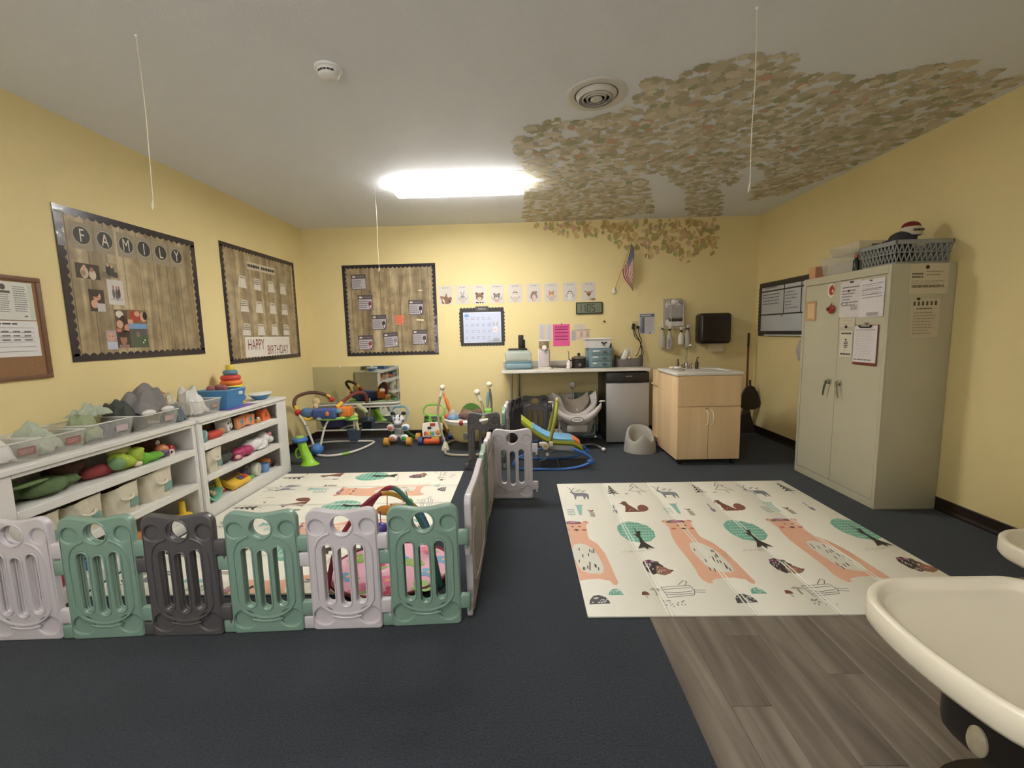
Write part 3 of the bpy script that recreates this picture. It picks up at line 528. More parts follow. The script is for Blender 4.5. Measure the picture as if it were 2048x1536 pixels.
# digital clock
t = thing('digital_clock', 'digital wall clock reading 11:05 in a dark rounded case', 'clock', (.913, YB, 1.64)); q = Matrix.Translation((-.913, -YB, -1.64)) @ BACK
MB(q).box(.735, 1.632, .001, 1.09, 1.788, .028, .012, 3).build('case', pl('clock_case', 44, 48, 42, .35), t)
MB(q).box(.75, 1.647, .0275, 1.075, 1.774, .0292).build('lcd_panel', pl('lcd_grey_green', 122, 128, 108, .3), t, False)
A = Art(q, .0293); SEG = {'1': 'bc', '0': 'abcdef', '5': 'afgcd'}
def digit(A, ch, u, v, w, h, th, col):
    p = {'a': ((u, v+h), (u+w, v+h)), 'b': ((u+w, v+h), (u+w, v+h/2)), 'c': ((u+w, v+h/2), (u+w, v)), 'd': ((u, v), (u+w, v)), 'e': ((u, v), (u, v+h/2)), 'f': ((u, v+h/2), (u, v+h)), 'g': ((u, v+h/2), (u+w, v+h/2))}
    for s in SEG[ch]: A.line(list(p[s]), th, col)
for ch, u in zip('1105', (.765, .82, .885, .945)): digit(A, ch, u, 1.665, .036, .09, .009, C(38, 40, 34))
A.rect(.872, 1.69, .878, 1.698, INK); A.rect(.872, 1.72, .878, 1.728, INK)
for ch, u in zip('10', (1.0, 1.03)): digit(A, ch, u, 1.67, .018, .06, .003, C(104, 110, 92))
A.build('digits', t)
# notes above the counter
A = Art(BACK, .0006, .004, (.54, 1.36)); A.base(.428, 1.212, .653, 1.506, .0012, C(232, 92, 150))
for v in (1.47, 1.438, 1.392, 1.345, 1.302): A.words(.455, v-.008, .63, v+.008, 1, C(110, 30, 70), .8, .97)
for v in (1.455, 1.41, 1.363, 1.32): A.words(.46, v-.006, .62, v+.006, 1, C(176, 70, 118), .3, .8)
A.oval(.541, 1.508, .007, .009, C(60, 40, 40)); tag(A.build('pink_notice'), 'bright pink notice with bold dark lines above the counter', 'notice')
for u0, v0, u1, v1, lab in ((.243, 1.305, .318, 1.511, 'narrow pale slip of paper above the white dispenser'), (.338, 1.29, .413, 1.512, 'narrow pale slip of paper next to the pink notice')):
    A = Art(BACK, .0006); A.base(u0, v0, u1, v1, .001, C(208, 200, 206)); A.words(u0+.01, v0+.02, u1-.01, v1-.02, 12, C(186, 180, 190), .3); tag(A.build('paper_slip'), lab, 'paper')
A = Art(BACK, .0006, .02, (.79, 1.46)); A.base(.712, 1.426, .867, 1.502, .001, C(220, 208, 188)); A.words(.72, 1.435, .85, 1.49, 4, C(186, 176, 158), .3); tag(A.build('note_card'), 'cream index card pinned above the little price labels', 'note')
A = Art(BACK, .0006); A.base(.674, 1.283, .735, 1.414, .001, C(196, 188, 186)); A.words(.68, 1.29, .73, 1.405, 7, C(150, 144, 146), .4); tag(A.build('paper_note'), 'small grey printed paper left of the pinkish chart', 'paper')
A = Art(BACK, .0006); A.base(.738, 1.303, .92, 1.42, .001, C(214, 190, 170)); [A.rect(.75+k*.042, 1.33, .782+k*.042, 1.4, C(196, 160, 140) if k % 2 else C(222, 200, 182)) for k in range(4)]; A.line([(.69, 1.424), (.93, 1.424)], .006, C(120, 110, 96)); tag(A.build('picture_chart'), 'small pinkish picture chart pinned behind the white basket', 'chart')
tag(MB(BACK).lathe([(.012, .001), (.012, .01), (.005, .014), (.004, .03), (.006, .035), (0, .036)], 10, m=T(1.115, 1.53, 0)).build('wall_hook', pl('brass_brown', 104, 80, 48, .4, metal=.6)), 'tiny bare wall hook under the clock', 'hook')
A = Art(BACK, .0006); A.base(1.578, 1.348, 1.788, 1.622, .001, C(206, 202, 204)); A.rect(1.588, 1.575, 1.782, 1.612, C(104, 106, 124)); A.rect(1.6, 1.588, 1.735, 1.603, C(196, 194, 196)); A.rect(1.594, 1.36, 1.645, 1.57, C(150, 148, 160)); A.rect(1.62, 1.36, 1.652, 1.57, C(98, 100, 120)); A.words(1.665, 1.375, 1.775, 1.565, 13, C(146, 142, 144), .35); A.rect(1.71, 1.354, 1.735, 1.366, INK)
tag(A.build('printed_notice'), 'printed notice with dark header and blue-grey side column near the spray bottles', 'notice')
# right wall whiteboard
t = thing('whiteboard', 'whiteboard with black ruled lines in a charcoal scalloped border', 'whiteboard', (XR, 5.2, 1.3)); q = Matrix.Translation((-XR, -5.2, -1.3)) @ RIGHT
MB(q).box(-5.79, 1.31, .001, -4.6, 1.935, .01, .003).build('panel', pl('whiteboard_enamel', 198, 200, 204, .3), t)
for m in scallop(q, -5.8, 1.302, -4.6, 1.945, .05, .045, .014, True): m.m = m.m; m.v = [p+Vector((-.0085, 0, 0)) for p in m.v]; m.build('border_strip', CHARB, t, False)
A = Art(q, .0105)
for l in (((-5.77, 1.845), (-4.65, 1.845)), ((-5.77, 1.555), (-4.65, 1.555)), ((-5.27, 1.9), (-5.27, 1.555)), ((-4.95, 1.9), (-4.95, 1.555))): A.line(list(l), .016, INK)
A.words(-5.72, 1.67, -5.33, 1.82, 4, C(110, 108, 110), .3, .8); A.words(-5.24, 1.6, -5.0, 1.82, 6, C(130, 128, 130), .3, .4); A.words(-5.68, 1.87, -5.4, 1.9, 1, C(120, 118, 120), .4); A.oval(-5.3, 1.535, .01, .012, INK); A.build('writing', t)
MB(q).box(-5.6, 1.296, .01, -4.8, 1.308, .05, .003).build('pen_ledge', FIXW, t)
# flag on the back wall
t = thing('flag', 'small American flag on a wooden stick in a wall bracket', 'flag', (1.25, YB, 1.92))
q = Matrix.Translation((-1.25, -YB, -1.92)) @ BACK
MB(q).box(1.225, 1.895, .001, 1.262, 1.965, .02, .004).build('bracket', FIXW, t)
MB(q).tube([(1.243, 1.93, .03), (1.442, 2.53, .12)], .0045, 8).build('stick', mat('pale_wood_stick', C(186, 152, 96), .5), t)
F = MB(q); RED = C(150, 44, 44); NAVY = C(52, 54, 78); FWH = C(226, 206, 196)
def fl(a, b):      # a along the hoist (0 = top), b along the fly; the cloth hangs in folds from the stick
    hx = 1.442-.11*a; hy = 2.52-.33*a
    sag = b*.36; return (hx+.02*math.sin(3*a+5*b)+b*(.055+.06*a)-.10*b*(1-a)*.2, hy-sag*(1-.25*a)-.02*b, .118-.03*a+.028*math.sin(6*a+1.5*b)*b)
NH, NF = 26, 18
for i in range(NH):
    for j in range(NF):
        p = [fl(i/NH, j/NF), fl((i+1)/NH, j/NF), fl((i+1)/NH, (j+1)/NF), fl(i/NH, (j+1)/NF)]
        stripe = int(i/NH*13); c = RED if stripe % 2 == 0 else FWH
        if i/NH < .54 and j/NF < .42: c = NAVY if (i*7+j*5) % 4 else C(150, 150, 160)
        F.add(p, [(0, 1, 2, 3)], c)
F.build('cloth', art_mat(), t, True)
# mirror with rail
t = thing('wall_mirror', 'low wide wall mirror with a white grab rail across it', 'mirror', (-2.29, YB, .11)); q = Matrix.Translation((2.29, -YB, -.11)) @ BACK
MB(q).box(-2.88, .115, .001, -1.69, 1.0, .007).build('glass', mat('mirror_glass', (.62, .64, .6), .03, metal=1, var=.01), t, False)
MR = pl('white_mirror_trim', 226, 222, 212, .4)
MB(q).box(-2.885, .1, .001, -1.685, .122, .014, .003).build('bottom_channel', MR, t)
MB(q).tube([(-2.86, .47, .01), (-2.86, .47, .06), (-2.8, .475, .075), (-1.78, .495, .075), (-1.71, .497, .06), (-1.71, .497, .01)], .014, 8).build('grab_rail', MR, t)
MB(q).tube([(-2.86, .43, .01), (-2.86, .43, .05), (-2.8, .43, .06), (-1.78, .45, .06), (-1.71, .452, .05), (-1.71, .452, .01)], .011, 8).build('grab_rail', MR, t)
for u in (-2.5, -2.06, -1.72): MB(q).box(u-.012, .985, .001, u+.012, 1.012, .012, .003).build('clip', MR, t)
# ------------------------------------------------------------------ white toy shelves along the left wall
WSH = mat('white_painted_shelf', C(222, 219, 212), .5, var=.04, scale=6, bump=.05, bscale=60)
def shelf_unit(y0, y1, yo0, yo1, xf, top, levels, label):
    t = thing('toy_shelf', label, 'shelf', ((XL+xf)/2+.01, (y0+y1)/2, 0)); q = T(-((XL+xf)/2+.01), -(y0+y1)/2, 0); xb = XL+.014
    def pc(n, a, b, c, d, e, f): MB(q).box(a, b, c, d, e, f, .003, 1).build(n, WSH, t)
    pc('top_board', xb, y0, top-.028, xf+.012, y1, top)
    pc('back_panel', xb, y0+.01, .01, xb+.012, y1-.01, top-.028)
    pc('side_panel', xb+.012, y0, 0, xf, y0+.02, top-.028); pc('side_panel', xb+.012, y1-.02, 0, xf, y1, top-.028)
    pc('face_stile', xf-.018, y0+.02, 0, xf, yo0, top-.028); pc('face_stile', xf-.018, yo1, 0, xf, y1-.02, top-.028)
    for z0, z1 in levels[:-1]: pc('shelf_board', xb+.012, y0+.02, z1-.02, xf-.018, y1-.02, z1); pc('shelf_lip', xf-.018, yo0, z0, xf+.004, yo1, z1)
    z0, z1 = levels[-1]; pc('bottom_board', xb+.012, y0+.02, z1-.02, xf-.018, y1-.02, z1); pc('plinth', xf-.018, yo0, 0, xf, yo1, z1)
    pc('top_rail', xf-.018, yo0, top-.052, xf, yo1, top-.028)
    return t
XF1, XF2, ST = -2.5, -2.48, .803
shelf_unit(1.905, 3.195, 1.995, 3.16, XF1, ST, [(.535, .585), (.27, .318), (0, .08)], 'white toy shelf with the wide bays holding canvas bins')
shelf_unit(3.197, 4.43, 3.24, 4.27, XF2, ST, [(.55, .605), (.3, .345), (0, .105)], 'white toy shelf with the narrower bays, below the ring stacker')
# ------------------------------------------------------------------ folding playpen panels
def curve_solid(splines, depth, bevel, res=3):
    cu = bpy.data.curves.new('c', 'CURVE'); cu.dimensions = '2D'; cu.fill_mode = 'BOTH'; cu.extrude = max(.0001, depth/2-bevel); cu.bevel_depth = bevel; cu.bevel_resolution = res; cu.offset = -bevel
    for pts in splines:
        sp = cu.splines.new('POLY'); sp.points.add(len(pts)-1); sp.use_cyclic_u = True
        for p, (x, y) in zip(sp.points, pts): p.co = (x, y, 0, 1)
    ob = bpy.data.objects.new('c', cu); COL.objects.link(ob); bpy.context.view_layer.update()
    me = bpy.data.meshes.new_from_object(ob.evaluated_get(bpy.context.evaluated_depsgraph_get()))
    v = [tuple(p.co) for p in me.vertices]; f = [tuple(p.vertices) for p in me.polygons]
    bpy.data.objects.remove(ob); bpy.data.curves.remove(cu); bpy.data.meshes.remove(me); return v, f
def circ(x, y, r, n=20, ry=None): return [(x+r*math.cos(2*PI*k/n), y+(ry or r)*math.sin(2*PI*k/n)) for k in range(n)]
def rrect(x0, y0, x1, y1, r, n=6):
    out = []
    for cx, cy, a in ((x1-r, y1-r, 0), (x0+r, y1-r, PI/2), (x0+r, y0+r, PI), (x1-r, y0+r, 1.5*PI)):
        out += [(cx+r*math.cos(a+PI/2*k/n), cy+r*math.sin(a+PI/2*k/n)) for k in range(n+1)]
    return out
def panel_outline(w, h):
    r = .048; out = [(w-.02+.02*math.cos(-PI/2+PI/2*k/4), .02+.02*math.sin(-PI/2+PI/2*k/4)) for k in range(5)]
    out += [(w-r+r*math.cos(PI/2*k/8), h-r+r*math.sin(PI/2*k/8)) for k in range(9)]
    out += [((w-r)*(1-k/8)-(w-r)*k/8, h-.016*math.sin(PI*k/8)**1.5) for k in range(1, 8)]
    out += [(-w+r+r*math.cos(PI/2+PI/2*k/8), h-r+r*math.sin(PI/2+PI/2*k/8)) for k in range(9)]
    out += [(-w+.02+.02*math.cos(PI+PI/2*k/4), .02+.02*math.sin(PI+PI/2*k/4)) for k in range(5)]; return out
FLIP = frame((0, 0, 0), (1, 0, 0), (0, 0, 1), (0, -1, 0))      # curve plane -> upright, front to -y
def panel_mesh(w=.168, h=.606, wide=False):
    mb = MB(); th = .036
    slots = []
    if not wide:
        slots = [rrect(cx-.0275, .13 if cx else .115, cx+.0275, .435 if cx else .42, .0274) for cx in (-.074, 0, .074)]; hole = circ(0, .525, .05, 26)
    else: slots = [rrect(cx-.0265, .15, cx+.0265, .40, .0264) for cx in (-.25, -.18, .18, .25)]; hole = circ(0, .52, .045)
    ears = [circ(sx*(w-.048), .518, .036, 24) for sx in (-1, 1)]
    feet = [circ(sx*(w-.06), .072, .05, 26, .044) for sx in (-1, 1)]
    v, f = curve_solid([panel_outline(w, h), hole]+slots+ears+feet, th, .008); mb.add(v, f, m=FLIP)
    v, f = curve_solid([panel_outline(w-.012, h-.012), hole]+slots, .012, .002, 1); mb.add(v, f, m=FLIP)
    for side in (-1, 1):
        y = side*.0175; a = w-.034
        bt = [(a*math.cos(PI+PI*k/14), .175+.095*math.sin(PI+PI*k/14)) for k in range(15)]
        path = [(-.058 if not wide else -.2, .488), (-a*.8, .462), (-a, .40), (-a, .26)]+bt+[(a, .26), (a, .40), (a*.8, .462), (.058 if not wide else .2, .488)]
        mb.tube(smoothpath([(px, y, pz) for px, pz in path], 3), .0065, 6)
        mb.tube(smoothpath([(-w*.42, y, .072), (-w*.2, y, .062), (0, y, .06), (w*.2, y, .062), (w*.42, y, .072)], 3), .005, 6)
        for s in slots: mb.tube([(x, y, z) for x, z in s], .0045, 6, True)
        mb.tube([(x*1.08, y, .525+(z-.525)*1.08) for x, z in hole], .005, 6, True)
    # interlocking hinge lugs
    for z0, z1 in ((.40, .475), (.075, .148)): mb.box(w-.014, -.015, z0, w+.046, .015, z1, .008, 2); mb.cyl((w+.034, 0, z0-.02), (w+.034, 0, z0+.004), .009, n=8)
    for z0, z1 in ((.322, .394), (.004, .07)): mb.box(-w-.046, -.015, z0, -w+.014, .015, z1, .008, 2)
    return mb.mesh('panel_shell', True, 50)
PG = pl('sage_green_plastic', 130, 158, 142, .34, var=.03); PW = pl('warm_white_plastic', 206, 199, 202, .32, var=.02); PD = pl('charcoal_plastic', 88, 85, 86, .34, var=.03)
PMESH = panel_mesh(); PWIDE = panel_mesh(.355, .606, True)
PMESH.materials.append(PG); PWIDE.materials.append(PW)
def panel(x, y, rz, m, label, me=PMESH, z=0):
    o = bpy.data.objects.new('playpen_panel', me); COL.objects.link(o); o.location = (x, y, z); o.rotation_euler = (0, 0, rz)
    o.material_slots[0].link = 'OBJECT'; o.material_slots[0].material = m
    tag(o, label, 'playpen panel', 'folding playpen panels'); return o
panel(-2.385, 1.882, .035, PW, 'warm white playpen panel at the shelf end of the front row')
panel(-2.0, 1.893, .06, PG, 'sage green playpen panel between the end white panel and the charcoal panel')
panel(-1.621, 1.905, .02, PD, 'charcoal playpen panel in the front row')
panel(-1.242, 1.926, .055, PG, 'sage green playpen panel between the charcoal and the white panel of the front row')
panel(-.866, 1.944, .03, PW, 'warm white playpen panel flanked by two green ones in the front row')
panel(-.488, 1.968, .06, PG, 'sage green playpen panel at the corner, in front of the pink activity mat')
panel(-.285, 2.41, PI/2, PW, 'wide white playpen gate panel running back from the front corner', PWIDE)
panel(-.288, 2.965, PI/2+.03, PG, 'sage green playpen panel in the side row beyond the wide gate panel')
panel(-.283, 3.345, PI/2-.02, PW, 'warm white playpen panel in the side row nearest the free-standing end panel')
panel(-.096, 3.574, .0, PW, 'bright white playpen panel ending the side row, turned out over the bare carpet')
panel(-.405, 4.37, .0, PD, 'charcoal playpen panel standing in front of the activity centre')
panel(-.205, 4.575, PI/2+.02, PG, 'pale green playpen panel seen edge-on between two charcoal panels')
panel(-.19, 4.955, PI/2-.04, PW, 'white playpen panel seen edge-on next to the counter leg')
panel(-.095, 5.31, 1.17, PD, 'charcoal playpen panel turned at an angle beside the counter leg')
panel(.155, 5.5, .04, PD, 'charcoal playpen panel standing under the counter')
panel(.51, 5.62, .05, PW, 'grey-white playpen panel behind the baby swing')
panel(.805, 5.73, .25, PG, 'dark green playpen panel behind the baby swing, next to the fridge')
# ------------------------------------------------------------------ printed folding play mats
MATM = mat('cream_mat_foam', C(240, 236, 220), .55, var=.02, scale=20, bump=.06, bscale=300)
PEA = C(236, 184, 154); TEAL = C(124, 182, 160); MGR = C(112, 110, 112); RBR = C(122, 74, 62); LTR = C(206, 226, 214)
BEAR = [(.708, 1.041), (.72, 1.075), (.738, 1.073), (.752, 1.059), (.82, 1.07), (.872, 1.055), (.89, 1.065), (.903, 1.054), (.892, 1.012), (.886, .949), (.878, .845), (.881, .803), (.922, .733), (.951, .605), (.956, .466), (.959, .361), (.962, .283), (.947, .259), (.931, .265), (.919, .303), (.864, .323), (.797, .319), (.748, .306), (.731, .291), (.731, .272), (.705, .269), (.685, .297), (.678, .346), (.686, .408), (.688, .517), (.684, .636), (.683, .739), (.693, .836), (.715, .939), (.714, .986)]
BELLY = [(.769, .724), (.811, .741), (.848, .722), (.889, .656), (.906, .558), (.911, .446), (.901, .393), (.877, .373), (.825, .38), (.78, .406), (.762, .471), (.752, .562), (.749, .647)]
def clip_poly(P, x0, x1, y1):
    for ax, lim, sg in ((0, x0, 1), (0, x1, -1), (1, y1, -1)):
        out = []
        for i in range(len(P)):
            a, b = P[i-1], P[i]; ia = (a[ax]-lim)*sg >= 0; ib = (b[ax]-lim)*sg >= 0
            if ia != ib: t_ = (lim-a[ax])/(b[ax]-a[ax]); out.append((a[0]+t_*(b[0]-a[0]), a[1]+t_*(b[1]-a[1])))
            if ib: out.append(b)
        P = out
        if len(P) < 3: return []
    return P
class MatArt(Art):
    def poly(s, pts, col):
        p = clip_poly(list(pts), .002, s.W-.002, s.H-.002)
        return super().poly(p, col) if p else s
    def line(s, pts, wd, col):
        if max(p[0] for p in pts) > s.W-.004 or min(p[0] for p in pts) < .004 or max(p[1] for p in pts) > s.H-.004: return s
        return super().line(pts, wd, col)
class MatSet:
    def __init__(s, W_, H_, t): s.W_, s.H_, s.t, s.cur, s.all = W_, H_, t, None, []
    def sub(s, name):
        a = MatArt(I4, .0117); a.W = s.W_; a.H = s.H_; a.step = .00008; s.cur = a; s.all.append((name, a)); return a
    def finish(s):
        for n, a in s.all:
            if len(a.f) > 2:
                o = a.build(n, s.t)
                if n in ('garden_tool_print', 'dot_print', 'outline_tree_print'): o['kind'] = 'stuff'
def mat_print(A, W_, H_):
    rnd = random.Random(4)
    par = A
    for k in range(-1, 3):
        A = par.sub('bear_print'); d = k*.75; s = lambda P: [(x+d, y) for x, y in P]; ln = lambda P, w, c: par.cur.line(s(P), w, c)
        for ex in (.722, .893): A.oval(ex+d, 1.055, .026, .026, PEA); A.oval(ex+d, 1.058, .013, .013, DBR)
        A.poly(s(BEAR), PEA); A.poly(s(BELLY), C(232, 228, 212))
        for i in range(18): x = rnd.uniform(.77, .895); y = rnd.uniform(.42, .7); ln([(x, y), (x-.004, y-.035)], .006, INK)
        for ex in (.81, .861): A.oval(ex-.02+d, .985, .008, .006, DK)
        A.oval(.811+d, .935, .018, .009, DK); ln([(.811, .935), (.811, .91)], .004, DK)
        for ex in (.742, .868): A.oval(ex+d, .935, .018, .012, C(206, 112, 84))
        A.oval(.79+d, 1.055, .045, .024, C(176, 124, 136)); A.oval(.745+d, 1.045, .02, .015, C(110, 116, 92)); A.oval(.84+d, 1.05, .022, .018, C(150, 96, 110)); A.oval(.80+d, 1.062, .018, .014, C(204, 152, 160))
        for P in ([(.735, .7), (.722, .62), (.728, .55), (.745, .56), (.75, .6)], [(.9, .7), (.928, .63), (.935, .57), (.92, .56), (.91, .59)]): ln(P, .006, C(238, 190, 158))
        A = par.sub('tree_print')
        A.poly(s([(.348, .93), (.36, .99), (.41, 1.05), (.46, 1.065), (.52, 1.04), (.577, .98), (.594, .9), (.58, .82), (.53, .76), (.46, .74), (.39, .77), (.353, .85)]), C(122, 186, 160))
        for i in range(7):
            for j in range(11):
                x = .365+j*.02+(i % 2)*.01; y = .79+i*.04
                if ((x-.47)/.11)**2+((y-.9)/.15)**2 < 1: ln([(x, y), (x+.013, y+.002)], .012, LTR)
        A.poly(s([(.467, .98), (.473, .89), (.498, .9), (.478, .83), (.482, .74), (.525, .655), (.49, .675), (.478, .64), (.465, .675), (.42, .655), (.452, .72), (.462, .8), (.44, .86), (.463, .85)]), C(56, 52, 48))
        ln([(.31, .608), (.45, .628)], .003, C(190, 184, 166))
        for i in range(9): x = .31+i*.017; ln([(x, .605+.01*(i % 3)), (x+.005, .62+.012*(i % 2))], .003, C(176, 170, 154))
        A = par.sub('hedgehog_print')
        A.poly(s([(.395, .47), (.415, .515), (.45, .525), (.485, .505), (.515, .45), (.47, .38), (.43, .36), (.4, .4)]), C(62, 52, 54)); A.poly(s([(.47, .46), (.515, .44), (.548, .4), (.535, .375), (.49, .352), (.45, .37)]), C(150, 108, 88)); A.oval(.548+d, .4, .008, .008, DK); A.oval(.5+d, .405, .016, .01, C(206, 132, 132))
        for i in range(16): x = rnd.uniform(.405, .49); y = rnd.uniform(.39, .5); ln([(x, y), (x-.008, y-.02)], .005, C(214, 206, 200))
        for i in range(4): A.oval(.425+.02*i+d, .5-.008*(i % 2), .014, .012, (C(186, 112, 150), C(112, 72, 88), C(196, 140, 168), C(92, 104, 84))[i])
        A = par.sub('log_print')
        for P in ([(.432, .236), (.592, .252), (.6, .2), (.582, .163), (.44, .145), (.432, .236)], [(.529, .253), (.573, .299), (.59, .286), (.566, .252)], [(.592, .21), (.66, .205)], [(.595, .19), (.65, .185)], [(.44, .215), (.5, .222), (.585, .23)], [(.44, .19), (.51, .185), (.588, .2)], [(.445, .168), (.52, .17), (.58, .178)]): ln(P, .004, MGR)
        A = par.sub('mushroom_print'); A.poly(s([(.31, .168), (.318, .195), (.335, .202), (.35, .19), (.352, .168)]), RBR); ln([(.332, .168), (.333, .14)], .012, C(206, 196, 176)); A.poly(s([(.36, .21), (.385, .232), (.42, .222), (.43, .205)]), C(186, 178, 162)); ln([(.395, .21), (.392, .16)], .012, C(160, 152, 138))
        A = par.sub('bush_print'); A.poly(s([(.022, .092), (.03, .13), (.055, .165), (.085, .172), (.117, .152), (.13, .115), (.13, .098)]), C(84, 84, 84)); A.poly(s([(.135, .17), (.145, .2), (.165, .222), (.19, .228), (.21, .2), (.216, .17)]), TEAL)
        for i in range(18): A.oval(rnd.uniform(.035, .12)+d, rnd.uniform(.1, .15), .005, .004, WHT)
        for i in range(14): A.oval(rnd.uniform(.145, .207)+d, rnd.uniform(.176, .212), .004, .006, LTR)
        A = par.sub('dot_print')
        for i in range(22): A.oval(rnd.uniform(.4, .51)+d, rnd.uniform(.068, .118), .0045, .0035, C(150, 148, 146))
        A = par.sub('fox_print')
        A.poly(s([(.474, 1.232), (.49, 1.29), (.5, 1.345), (.482, 1.385), (.46, 1.395), (.5, 1.43), (.525, 1.425), (.535, 1.37), (.562, 1.31), (.58, 1.26), (.6, 1.232)]), RBR); A.poly(s([(.585, 1.24), (.585, 1.3), (.6, 1.345), (.63, 1.372), (.656, 1.365), (.672, 1.32), (.668, 1.28), (.645, 1.25), (.617, 1.234)]), C(136, 86, 72)); ln([(.51, 1.25), (.53, 1.29), (.55, 1.27)], .006, C(196, 150, 132)); A.oval(.51+d, 1.432, .022, .012, C(120, 112, 84))
        A = par.sub('deer_print')
        A.poly(s([(.092, 1.665), (.115, 1.70), (.125, 1.66), (.14, 1.645), (.21, 1.645), (.243, 1.63), (.25, 1.60), (.238, 1.5), (.23, 1.5), (.222, 1.57), (.205, 1.50), (.197, 1.50), (.196, 1.57), (.142, 1.568), (.13, 1.5), (.122, 1.5), (.122, 1.6), (.108, 1.64)]), C(128, 130, 136)); ln([(.112, 1.7), (.1, 1.76), (.085, 1.785)], .006, INK); ln([(.115, 1.7), (.135, 1.75), (.15, 1.77)], .006, INK)
        for i in range(5): A.oval(.15+.02*i+d, 1.68+.018*(i % 3), .011, .014, (C(196, 188, 170), C(150, 152, 146))[i % 2])
        A = par.sub('fir_tree_print')
        A.poly(s([(.37, 1.87), (.405, 1.62), (.33, 1.64)]), C(140, 196, 186)); ln([(.375, 1.85), (.372, 1.61)], .005, C(96, 150, 142))
        A = par.sub('dark_fir_print')
        for i in range(4): w = .018+.013*i; y = 1.78-.05*i; A.poly(s([(.463, y+.04), (.463+w, y-.022), (.463, y-.004), (.463-w, y-.022)]), C(62, 58, 58))
        ln([(.463, 1.8), (.463, 1.57)], .006, C(62, 58, 58)); A.poly(s([(.55, 1.6), (.575, 1.625), (.6, 1.605)]), C(150, 130, 118))
        A = par.sub('outline_tree_print')
        for P in ([(.683, 1.855), (.64, 1.77), (.68, 1.78), (.61, 1.68), (.735, 1.655)], [(.683, 1.855), (.715, 1.76), (.69, 1.765), (.755, 1.64)], [(.685, 1.67), (.69, 1.59)]): ln(P, .006, C(104, 84, 78))
        for i in range(14): x = .38+i*.018; ln([(x, 1.54+.012*(i % 2)), (x+.008, 1.548)], .003, C(186, 182, 168))
        A = par.sub('garden_tool_print'); A.soft = 1
        ln([(.41, 1.37), (.402, 1.27)], .008, C(112, 104, 110)); A.poly(s([(.385, 1.27), (.42, 1.27), (.412, 1.215), (.392, 1.215)]), C(120, 118, 136)); ln([(.06, 1.31), (.058, 1.17)], .004, C(104, 150, 138))
        for i in range(4): [A.oval(.06+sx*.018+d, 1.2+.03*i, .014, .006, C(128, 176, 160), sx*.5) for sx in (-1, 1)]
        A.poly(s([(.112, 1.375), (.16, 1.372), (.135, 1.185), (.115, 1.19)]), C(150, 196, 186)); ln([(.1, 1.375), (.17, 1.375)], .01, C(120, 164, 152)); A.poly(s([(.2, 1.24), (.236, 1.235), (.232, 1.15), (.198, 1.155)]), C(176, 168, 152)); A.poly(s([(.19, 1.285), (.215, 1.265), (.24, 1.28), (.225, 1.245), (.205, 1.248)]), RBR)
    return par
def play_mat(x, y, rz, W_, H_, label, gap=.41):
    t = thing('play_mat', label, 'play mat', (x, y, 0), rz)
    n = 5
    for i in range(n):
        a = i*W_/n; b = (i+1)*W_/n; MB().box(a+(.0045 if i else 0), 0, .001, b-(.0045 if i < n-1 else 0), H_, .0115, .004, 2).build('mat_panel', MATM, t)
        if i: [MB().box(a+g-.0035, .001, .0105, a+g+.0035, H_-.001, .0135, .0012, 1).build('fold_ridge', pl('pale_fold_film', 246, 244, 232, .25), t) for g in (-.0105, .0105)]; MB().box(a-.006, .003, .001, a+.006, H_-.003, .0085, .001, 1).build('fold_hinge', pl('pale_hinge_film', 236, 232, 214, .3), t)
    mat_print(MatSet(W_, H_, t), W_, H_).finish()
    return t
play_mat(.298, 1.993, 0, 2.045, 1.885, 'cream forest-print play mat on the open floor by the storage cabinet')
play_mat(-.62, 2.205, PI/2, 2.1, 1.845, 'cream forest-print play mat inside the playpen')
# ------------------------------------------------------------------ activity gym inside the playpen
t = thing('activity_gym', 'pink floral baby activity mat with arched toy bars in the playpen', 'activity gym', (-.8, 2.42, .0135))
PK = mat('pink_quilt', C(232, 176, 192), .8, var=.05, scale=14, bump=.2, bscale=60)
def blob(n, rx, ry, sd):
    r = random.Random(sd); return [(rx*math.cos(2*PI*k/n)*(1+.06*math.sin(3*2*PI*k/n)), ry*math.sin(2*PI*k/n)*(1+.05*math.cos(4*2*PI*k/n))) for k in range(n)]
v, f = curve_solid([blob(40, .36, .3, 1)], .024, .009); MB(T(0, 0, .014)).add(v, f).build('quilt', PK, t)

for i, (x, y) in enumerate([(-.22, -.1), (-.1, .02), (.02, -.14), (.12, .05), (.24, -.06), (-.05, .18), (.17, .2), (-.25, .1), (.3, .08), (.08, -.24), (-.12, -.22), (.22, -.2), (.02, .1), (-.18, .2)]):
    A = Art(T(0, 0, .0262), 0); c = (C(104, 158, 196), C(196, 60, 96), C(232, 120, 160), C(150, 190, 92))[i % 4]
    for k in range(5): A.oval(x+.032*math.cos(k*1.257), y+.032*math.sin(k*1.257), .026, .02, c, k*1.257)
    A.oval(x, y, .016, .016, C(232, 176, 120)); A.oval(x+.05, y-.035, .03, .014, C(142, 184, 88), .6); A.build('flower_print', t)

